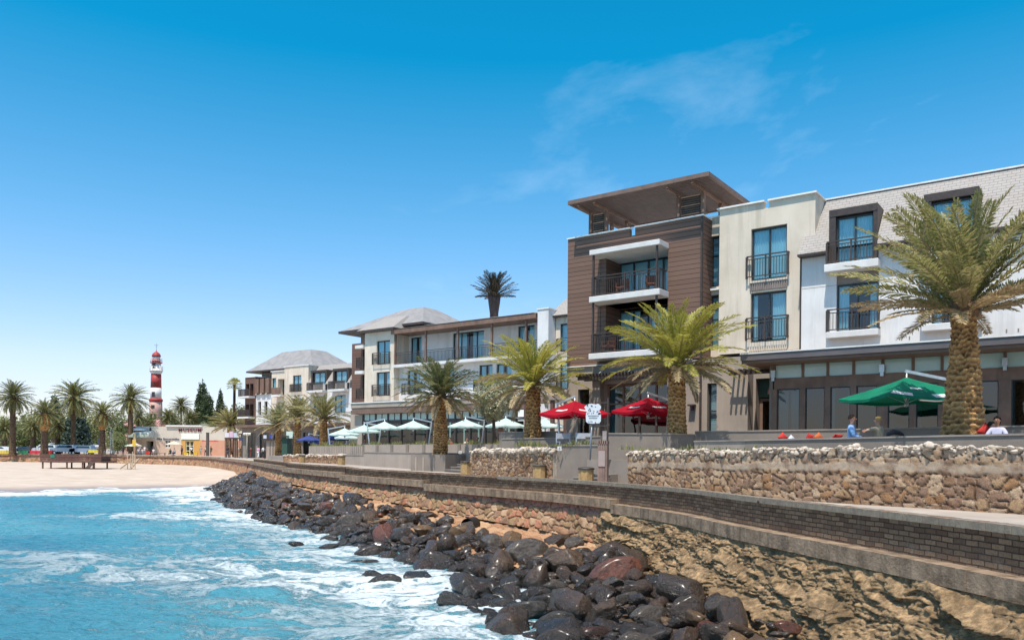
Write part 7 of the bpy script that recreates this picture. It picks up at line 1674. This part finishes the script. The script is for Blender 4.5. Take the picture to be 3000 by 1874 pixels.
ban(538,552,1325,1331,141,'e6bf2a','small yellow block on the road left of the museum door'); ban(567,578,1325,1331,141,'e8c233','small yellow block on the road right of the museum door'); ban(425,440,1321,1330,142,'cc3a2c','low red board on the road before the museum entrance')
# ---- vehicles
def car(label,kind,body,L=4.5,W=1.8,H=1.5):
    t=thing('parked_car',label,'car',(0,0,0),'vehicles parked by the beach road')
    if kind=='suv': pr=[(-.5,.28),(-.5,.60),(-.47,.66),(-.42,.98),(.20,1.0),(.30,.68),(.48,.62),(.5,.5),(.5,.28)]
    else: pr=[(-.5,.28),(-.5,.58),(-.40,.66),(-.30,.97),(.08,1.0),(.26,.68),(.46,.58),(.5,.45),(.5,.28)]
    mb=MB(); n=len(pr)
    A=[mb.P((x*L,-W/2*(1 if z<.7 else .86),z*H)) for x,z in pr]; B=[mb.P((x*L,W/2*(1 if z<.7 else .86),z*H)) for x,z in pr]
    for k in range(n): mb.idx([A[k],B[k],B[(k+1)%n],A[(k+1)%n]])
    mb.idx(A); mb.idx(B[::-1]); mb.build('body',mat('paint_'+body,body,body,2,.3,spec=.7),t)
    for s in (-1,1):
        mb=MB(); y=s*(W/2*.90+.035); q=[(-.40,.68),(-.37,.92),(.15,.93),(.24,.69)] if kind=='suv' else [(-.32,.68),(-.26,.92),(.06,.93),(.2,.69)]
        mb.face([(x*L,y+ (-.02*s if z>.8 else .05*s),z*H) for x,z in q]); mb.build('side_windows',mat('car_glass','1e2830',None,2,.1,spec=.9),t)
        for fx in (-.31,.31):
            mb=MB(); mb.cyl((fx*L,s*(W/2-.22),.33),(fx*L,s*(W/2+.02),.33),.34,n=16); w=mb.build('wheel',mat('tyre','1b1b1b',None,3,.8),t); mb=MB(); mb.cyl((fx*L,s*(W/2+.021),.33),(fx*L,s*(W/2+.03),.33),.19,n=12); mb.build('rim',M_alu,w)
        mb=MB(); mb.box(L*.485,L*.503,s*W*.32-.14,s*W*.32+.14,.52*H,.60*H); mb.build('headlight',mat('headlight_glass','dfe4e6',None,2,.15),t)
    mb=MB(); a=(.22,.70) if kind!='suv' else (.285,.70); mb.face([(L*a[0]+.03,-W*.40,H*.70),(L*a[0]+.03,W*.40,H*.70),(L*(.09 if kind!='suv' else .21)+.03,W*.36,H*.95),(L*(.09 if kind!='suv' else .21)+.03,-W*.36,H*.95)]); mb.build('windscreen',bpy.data.materials['car_glass'],t); return t
cars=[('suv','93a4b4',190,151,PI,4.7,1.85,'silver-blue four-wheel-drive right behind the wooden deck'),('suv','7e8ea4',243,151,PI,4.3,1.75,'blue-grey four-wheel-drive at the right, left of the yellow banner'),('suv','c9cdd0',136,160,PI,4.9,1.9,'pale van-like car between the red banners'),('sed','d8dadd',9,160,0,4.3,1.45,'white car at the left edge behind the yellow banner'),('sed','c4c8cc',32,163,PI,4.2,1.4,'light grey car beside the leftmost palm trunk'),('sed','3c3f46',78,163,0,4.3,1.45,'dark car behind the green banner'),('sed','e2e2e0',55,166,PI,4.1,1.4,'white hatchback between the leftmost palm and the dark car')]
for k,c,px,Y,rz,L,H,l in cars:
    t=car(l,k,c,L,1.8,H); place(t,(at(px,1325,Y)[0],Y,-.86),rz)
# ---- wooden deck on the beach
dkx,dky,dkz=hit(205,1373,bz,60,160,800); k_=dky/FPX
X=lambda px:at(px,1360,dky)[0]; Z=lambda py:at(205,py,dky)[2]
dk=thing('beach_deck','raised brown wooden deck on thin stilts standing on the sand','deck',(dkx,dky,dkz)); Mdk=mat('beach_deck_timber','5e4038','75534a',3,.75,.3,20)
mb=MB(); mb.box(X(118),X(295),dky,dky+4.5,Z(1354),Z(1350)); mb.build('deck_floor',Mdk,dk)
mb=MB(); n=46
for yy in (dky,dky+4.4):
    mb.box(X(118),X(295),yy,yy+.08,Z(1331),Z(1329.3)); mb.box(X(118),X(295),yy,yy+.06,Z(1340.5),Z(1339.5)); 
    for i in range(n+1): x=X(118)+(X(295)-X(118))*i/n; mb.box(x-.035,x+.035,yy,yy+.07,Z(1350),Z(1330))
for xx in (X(118),X(295)-.08): mb.box(xx,xx+.08,dky+.08,dky+4.4,Z(1331),Z(1329.3))
mb.box(X(119),X(294),dky+.02,dky+.05,Z(1346),Z(1343)); mb.box(X(119),X(294),dky+.02,dky+.05,Z(1337),Z(1334.5)); mb.build('railing',Mdk,dk)
for px in (123,147,160,194,199,212,226,240,268,274):
    x=X(px); yy=dky+(.1 if px in (123,147,194,240,274) else 4.2); mb=MB(); mb.box(x-.08,x+.08,yy,yy+.16,bz(x,yy)-.4,Z(1354)); mb.build('leg',Mdk,dk)
mb=MB(); mb.face([(X(268),dky-.2,Z(1352)),(X(280),dky-.2,Z(1352)),(X(266),dky-.2,Z(1370)),(X(251),dky-.2,Z(1370))]); mb.box(X(262),X(282),dky+.5,dky+4,Z(1352),Z(1335)); mb.build('slanting_panel',mat('grey_brown_board','54443c','65544a',3,.8),dk)
mb=MB(); mb.box(X(148),X(160),dky-.05,dky-.01,Z(1340),Z(1331)); mb.build('green_cloth',cl('2f7a66'),dk)
# ---- beach stairs / lifeguard ladder
sx_,sy_,sz_=hit(375,1374,bz,60,160,800); ls=thing('beach_stairs','pale wooden beach stairs with handrail posts on the sand below the museum','stairs',(sx_,sy_,sz_)); X=lambda px:at(px,1360,sy_)[0]; Z=lambda py:at(375,py,sy_)[2]; Msr=mat('pale_driftwood','cdb9a0','b39f86',4,.8,.3,20)
for i in range(6):
    a=352+i*4.2; b=380+i*1.6; zz=1371-i*5.2; mb=MB(); mb.box(X(a),X(b),sy_+i*.3,sy_+i*.3+.32,Z(zz+1.3),Z(zz)); mb.build('tread',Msr,ls)
mb=MB(); mb.bar((X(352),sy_-.05,Z(1373)),(X(376),sy_+1.7,Z(1342)),.08,.2); mb.bar((X(384),sy_-.05,Z(1373)),(X(392),sy_+1.7,Z(1342)),.08,.2); mb.build('stringers',Msr,ls)
for px,p0,p1 in ((363,1372,1322),(388,1376,1322),(395,1378,1330),(373,1366,1336)): mb=MB(); mb.box(X(px)-.05,X(px)+.05,sy_+(0 if px>380 else 1.),sy_+.1+(0 if px>380 else 1.),Z(p0)-.3,Z(p1)); mb.build('handrail_post',Msr,ls)
mb=MB(); mb.bar((X(388),sy_+.05,Z(1345)),(X(395),sy_+.05,Z(1332)),.05); mb.bar((X(388),sy_+.05,Z(1360)),(X(395),sy_+.05,Z(1368)),.05); mb.build('brace',Msr,ls)
# ---- poles, lamp, kiosk, posts
for px,l in ((324,'left white flagpole beyond the beach road'),(331,'right white flagpole beyond the beach road')):
    x,y,_=at(px,1320,150); t=thing('flagpole',l,'pole',(x,y,-.85),'pair of white poles'); mb=MB(); mb.cyl((x,y,-.9),(x,y,at(px,1259,150)[2]),.09,.06,10); mb.lathe(x,y,[(.0,at(px,1259,150)[2]),(.12,at(px,1259,150)[2]+.1),(0,at(px,1259,150)[2]+.2)],8); mb.build('pole_shaft',M_lw,t); mb=MB(); mb.lathe(x,y,[(.2,-.9),(.2,-.6),(.1,-.55)],10); mb.build('pole_base',M_frm,t)
x,y,z=at(292,1292,149); t=thing('road_sign','small blue sign on a thin pole beside the palm with the swollen top','sign',(x,y,-.85)); mb=MB(); mb.box(x-.28,x+.28,y-.03,y+.01,z-.45,z+.5); mb.build('sign_plate',mat('sign_blue','2f4070',None,2,.5),t); mb=MB(); mb.cyl((x,y+.05,-.9),(x,y+.05,z+.5),.04,n=6); mb.build('sign_pole',M_alu,t)
x,y,_=at(608,1320,142); t=thing('timber_post','thick dark timber post standing before the right part of the museum','post',(x,y,-.85)); mb=MB(); mb.box(x-.21,x+.21,y-.2,y+.2,-.9,at(608,1268,142)[2]); mb.build('post_shaft',mat('dark_post','4f4540','62574f',2,.8,.3,8),t); mb=MB(); mb.box(x-.23,x+.23,y-.22,y+.22,at(608,1268,142)[2],at(608,1268,142)[2]+.1); mb.build('post_cap',M_frm,t)
x,y,_=at(395,1320,146); t=thing('signpost','thin yellowish pole with a small yellow sign by the café','sign',(x,y,-.85)); mb=MB(); mb.cyl((x,y,-.9),(x,y,3.2),.06,n=6); mb.build('sign_pole',mat('yellowish_pole','b39a5a',None,2,.6),t); mb=MB(); mb.box(x-.45,x+.2,y-.05,y-.07+.04,.8,2.0); mb.build('sign_plate',mat('sign_yellow','d9b23c',None,2,.6),t)
ly=112.; x,_,zt=at(724,1272,ly); t=thing('globe_lamp','lamp post with a cluster of pale globes among the walkers','lamp',(x,ly,-.97)); mb=MB(); mb.cyl((x,ly,-1),(x,ly,zt),.09,.06,10); mb.build('lamp_pole',mat('pale_lamp_pole','b9b4a6','a39e90',2,.6),t)
for i in range(5): a=i*1.2566; p=(x+.38*math.cos(a),ly+.38*math.sin(a)); mb=MB(); mb.lathe(*p,[(0,zt-.12),(.14,zt-.06),(.18,zt+.06),(.14,zt+.2),(0,zt+.25)],12); mb.build('lamp_globe',mat('globe_white','e9e8dc',None,2,.3),t); mb=MB(); mb.cyl((x,ly,zt-.2),(*p,zt-.1),.025,n=5); mb.build('lamp_arm',bpy.data.materials['pale_lamp_pole'],t)
ky=119.; X=lambda px:at(px,1300,ky)[0]; Z=lambda py:at(675,py,ky)[2]; t=thing('kiosk','open brown timber kiosk with pale poster panels along its roof edge','kiosk',(X(675),ky,-.97))
mb=MB(); mb.box(X(657),X(694),ky,ky+3,Z(1284),Z(1281)); mb.build('kiosk_roof',M_brn,t)
for px in (660,671,686,692): mb=MB(); mb.box(X(px)-.12,X(px)+.12,ky+.1,ky+.34,-1.,Z(1284)); mb.build('post',M_brn,t)
for i,(a,b,c) in enumerate(((659,671,'dcd6dc'),(672,683,'d9b8cc'),(684,694,'c6cfd8'))): mb=MB(); mb.box(X(a),X(b),ky-.06,ky-.01,Z(1281)+.02,Z(1267)+(i%2)*.2); mb.build('poster_panel',cl(c),t)
mb=MB(); mb.box(X(672),X(684),ky+2.,ky+2.1,-1.,Z(1290)); mb.build('notice_board',mat('board_orange','c98f5e',None,2,.8),t)
# stalls and blue boards behind the walkers
for i,(px0,px1,py0,py1,Y,c,l) in enumerate(((789,802,1270,1283,104,'3b4bb0','bright blue board hanging left of the reddish-trunked palm'),(772,781,1274,1284,106,'c9cddc','pale board beside the bright blue one'),(839,858,1263,1283,96,'cfe6da','pale green board between the two middle palms'),(700,712,1280,1290,116,'3f4a66','slate blue board above the walkers'))):
    a=at(px0,py0,Y); b=at(px1,py1,Y); t=thing('notice_board',l,'sign',((a[0]+b[0])/2,Y,b[2])); mb=MB(); mb.box(a[0],b[0],Y-.04,Y,b[2],a[2]); mb.build('board_panel',cl(c),t); mb=MB(); [mb.cyl((q,Y+.06,-1.),(q,Y+.06,a[2]),.05,n=6) for q in (a[0]+.1,b[0]-.1)]; mb.build('board_legs',M_frm,t)
for i,(px0,px1,py0,Y,l) in enumerate(((778,806,1290,108,'low taupe block wall behind the pink-shirted walker'),(826,842,1280,96,'dark green kiosk wall under the pale green board'),(705,760,1272,134,'long shaded shopfront wall behind the walkers'))):
    a=at(px0,py0,Y); b=at(px1,py0,Y); t=thing('kiosk_wall',l,'kiosk',((a[0]+b[0])/2,Y,-1)); mb=MB(); mb.box(a[0],b[0],Y,Y+2.2,-1.05,a[2]); mb.build('wall',[M_gry,mat('kiosk_green','35544a',None,2,.7),M_dgry][i],t); mb=MB(); mb.box(a[0]-.2,b[0]+.2,Y-.3,Y+2.4,a[2]+.001,a[2]+.18); mb.build('roof',M_frm,t)
# benches/low dark things by the museum
x,y,_=at(471,1322,146); t=thing('bench','low dark bench against the museum wall left of the window','bench',(x,y,-.85)); mb=MB(); mb.box(x-.9,x+.9,y-.2,y+.2,-.45,-.38); mb.build('seat',M_brn,t); [MB_.build('leg',M_brn,t) for MB_ in [(lambda m:(m.box(x+s*.75-.05,x+s*.75+.05,y-.15,y+.15,-.85,-.451),m)[1])(MB()) for s in (-1,1)]]
for i,(px,l) in enumerate(((322,'left part of the bicycle row'),(345,'right part of the bicycle row'))):
    x,y,_=at(px,1322,146); t=thing('bicycle_rack','grey hooped bicycle rack, '+l+' beyond the beach wall','bike rack',(x,y,-.85),'bicycle racks'); mb=MB()
    for q in range(7): xx=x-1.1+q*.36; mb.tube([(xx,y,-.85),(xx,y,-.2),(xx+.09,y,-.05),(xx+.18,y,-.2),(xx+.18,y,-.85)],.025,5)
    mb.build('hoops',M_alu,t)
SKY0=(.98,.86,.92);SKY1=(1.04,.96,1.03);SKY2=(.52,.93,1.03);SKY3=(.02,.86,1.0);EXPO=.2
# ================================================================ CAMERA, SUN, SKY
cam=bpy.data.cameras.new('Camera'); co=bpy.data.objects.new('Camera',cam); COL.objects.link(co); sc.camera=co
co.location=(0,0,0); co.rotation_euler=(PI/2,-ROLL,0); cam.sensor_width=36; cam.lens=FPX/3000*36; cam.shift_y=(HY-937)/3000; cam.clip_end=6000; cam.clip_start=.05
el,hx,hy=math.radians(67),-.40,-.917
sd=Vector((hx*math.cos(el),hy*math.cos(el),math.sin(el))).normalized()
su=bpy.data.lights.new('Sun','SUN'); su.energy=4.65; su.angle=math.radians(.5); su.color=(1,.94,.84)
so=bpy.data.objects.new('Sun',su); COL.objects.link(so); so.rotation_euler=sd.to_track_quat('Z','Y').to_euler(); so.location=(0,0,60)
w=bpy.data.worlds.new('World'); sc.world=w; w.use_nodes=True; nt=w.node_tree; bg=nt.nodes['Background']
sky=nt.nodes.new('ShaderNodeTexSky'); sky.sky_type='NISHITA'; sky.sun_disc=False; sky.sun_elevation=el; sky.sun_rotation=math.atan2(hx,hy); sky.altitude=0; sky.air_density=1.; sky.dust_density=.6; sky.ozone_density=3.
def N(t,**k):
    n=nt.nodes.new(t)
    for a,b in k.items(): setattr(n,a,b)
    return n
L=nt.links.new
tc=N('ShaderNodeTexCoord'); sep=N('ShaderNodeSeparateXYZ'); L(tc.outputs['Generated'],sep.inputs[0])
# wisps of high cloud: noise on the plane the sky direction meets high overhead
dz=N('ShaderNodeMath',operation='MAXIMUM'); L(sep.outputs['Z'],dz.inputs[0]); dz.inputs[1].default_value=.04
dv=N('ShaderNodeVectorMath',operation='DIVIDE'); cz=N('ShaderNodeCombineXYZ'); [L(dz.outputs[0],cz.inputs[i]) for i in range(3)]; L(tc.outputs['Generated'],dv.inputs[0]); L(cz.outputs[0],dv.inputs[1])
mp=N('ShaderNodeMapping'); mp.inputs['Scale'].default_value=(1.1,.55,1); mp.inputs['Rotation'].default_value=(0,0,.6); mp.inputs['Location'].default_value=(.2,2.35,0); L(dv.outputs[0],mp.inputs[0])
n1=N('ShaderNodeTexNoise'); n1.inputs['Scale'].default_value=1.0; n1.inputs['Detail'].default_value=9; n1.inputs['Roughness'].default_value=.58; n1.inputs['Distortion'].default_value=.5; L(mp.outputs[0],n1.inputs['Vector'])
cr=N('ShaderNodeValToRGB'); cr.color_ramp.elements[0].position=.55; cr.color_ramp.elements[0].color=(0,0,0,1); cr.color_ramp.elements[1].position=.86; cr.color_ramp.elements[1].color=(.34,.34,.34,1); L(n1.outputs[0],cr.inputs[0])
# sky grade: pale horizon, deep cyan-blue mid-sky, unseen zenith warmed and brightened for fill
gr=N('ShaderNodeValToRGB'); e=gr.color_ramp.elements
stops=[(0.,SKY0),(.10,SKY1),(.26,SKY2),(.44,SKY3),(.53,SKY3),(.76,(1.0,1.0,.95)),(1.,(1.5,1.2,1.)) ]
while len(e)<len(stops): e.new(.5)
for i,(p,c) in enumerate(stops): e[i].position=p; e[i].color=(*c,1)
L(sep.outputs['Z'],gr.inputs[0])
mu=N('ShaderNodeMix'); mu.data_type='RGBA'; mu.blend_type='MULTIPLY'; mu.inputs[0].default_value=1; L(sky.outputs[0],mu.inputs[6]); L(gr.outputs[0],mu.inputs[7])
mx_=N('ShaderNodeMapRange'); mx_.inputs['From Min'].default_value=-.28; mx_.inputs['From Max'].default_value=.12; L(sep.outputs['X'],mx_.inputs['Value']); mm=N('ShaderNodeMath',operation='MULTIPLY'); L(cr.outputs[0],mm.inputs[0]); L(mx_.outputs[0],mm.inputs[1])
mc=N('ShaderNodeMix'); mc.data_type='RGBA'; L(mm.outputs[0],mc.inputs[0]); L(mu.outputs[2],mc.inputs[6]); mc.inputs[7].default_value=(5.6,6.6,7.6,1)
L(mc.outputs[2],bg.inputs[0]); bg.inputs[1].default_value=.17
sc.view_settings.view_transform='Standard'; sc.view_settings.look='None'; sc.view_settings.exposure=EXPO; sc.view_settings.gamma=1
sc.cycles.max_bounces=6; sc.cycles.diffuse_bounces=3; sc.cycles.glossy_bounces=3; sc.cycles.transparent_max_bounces=16; sc.cycles.transmission_bounces=4
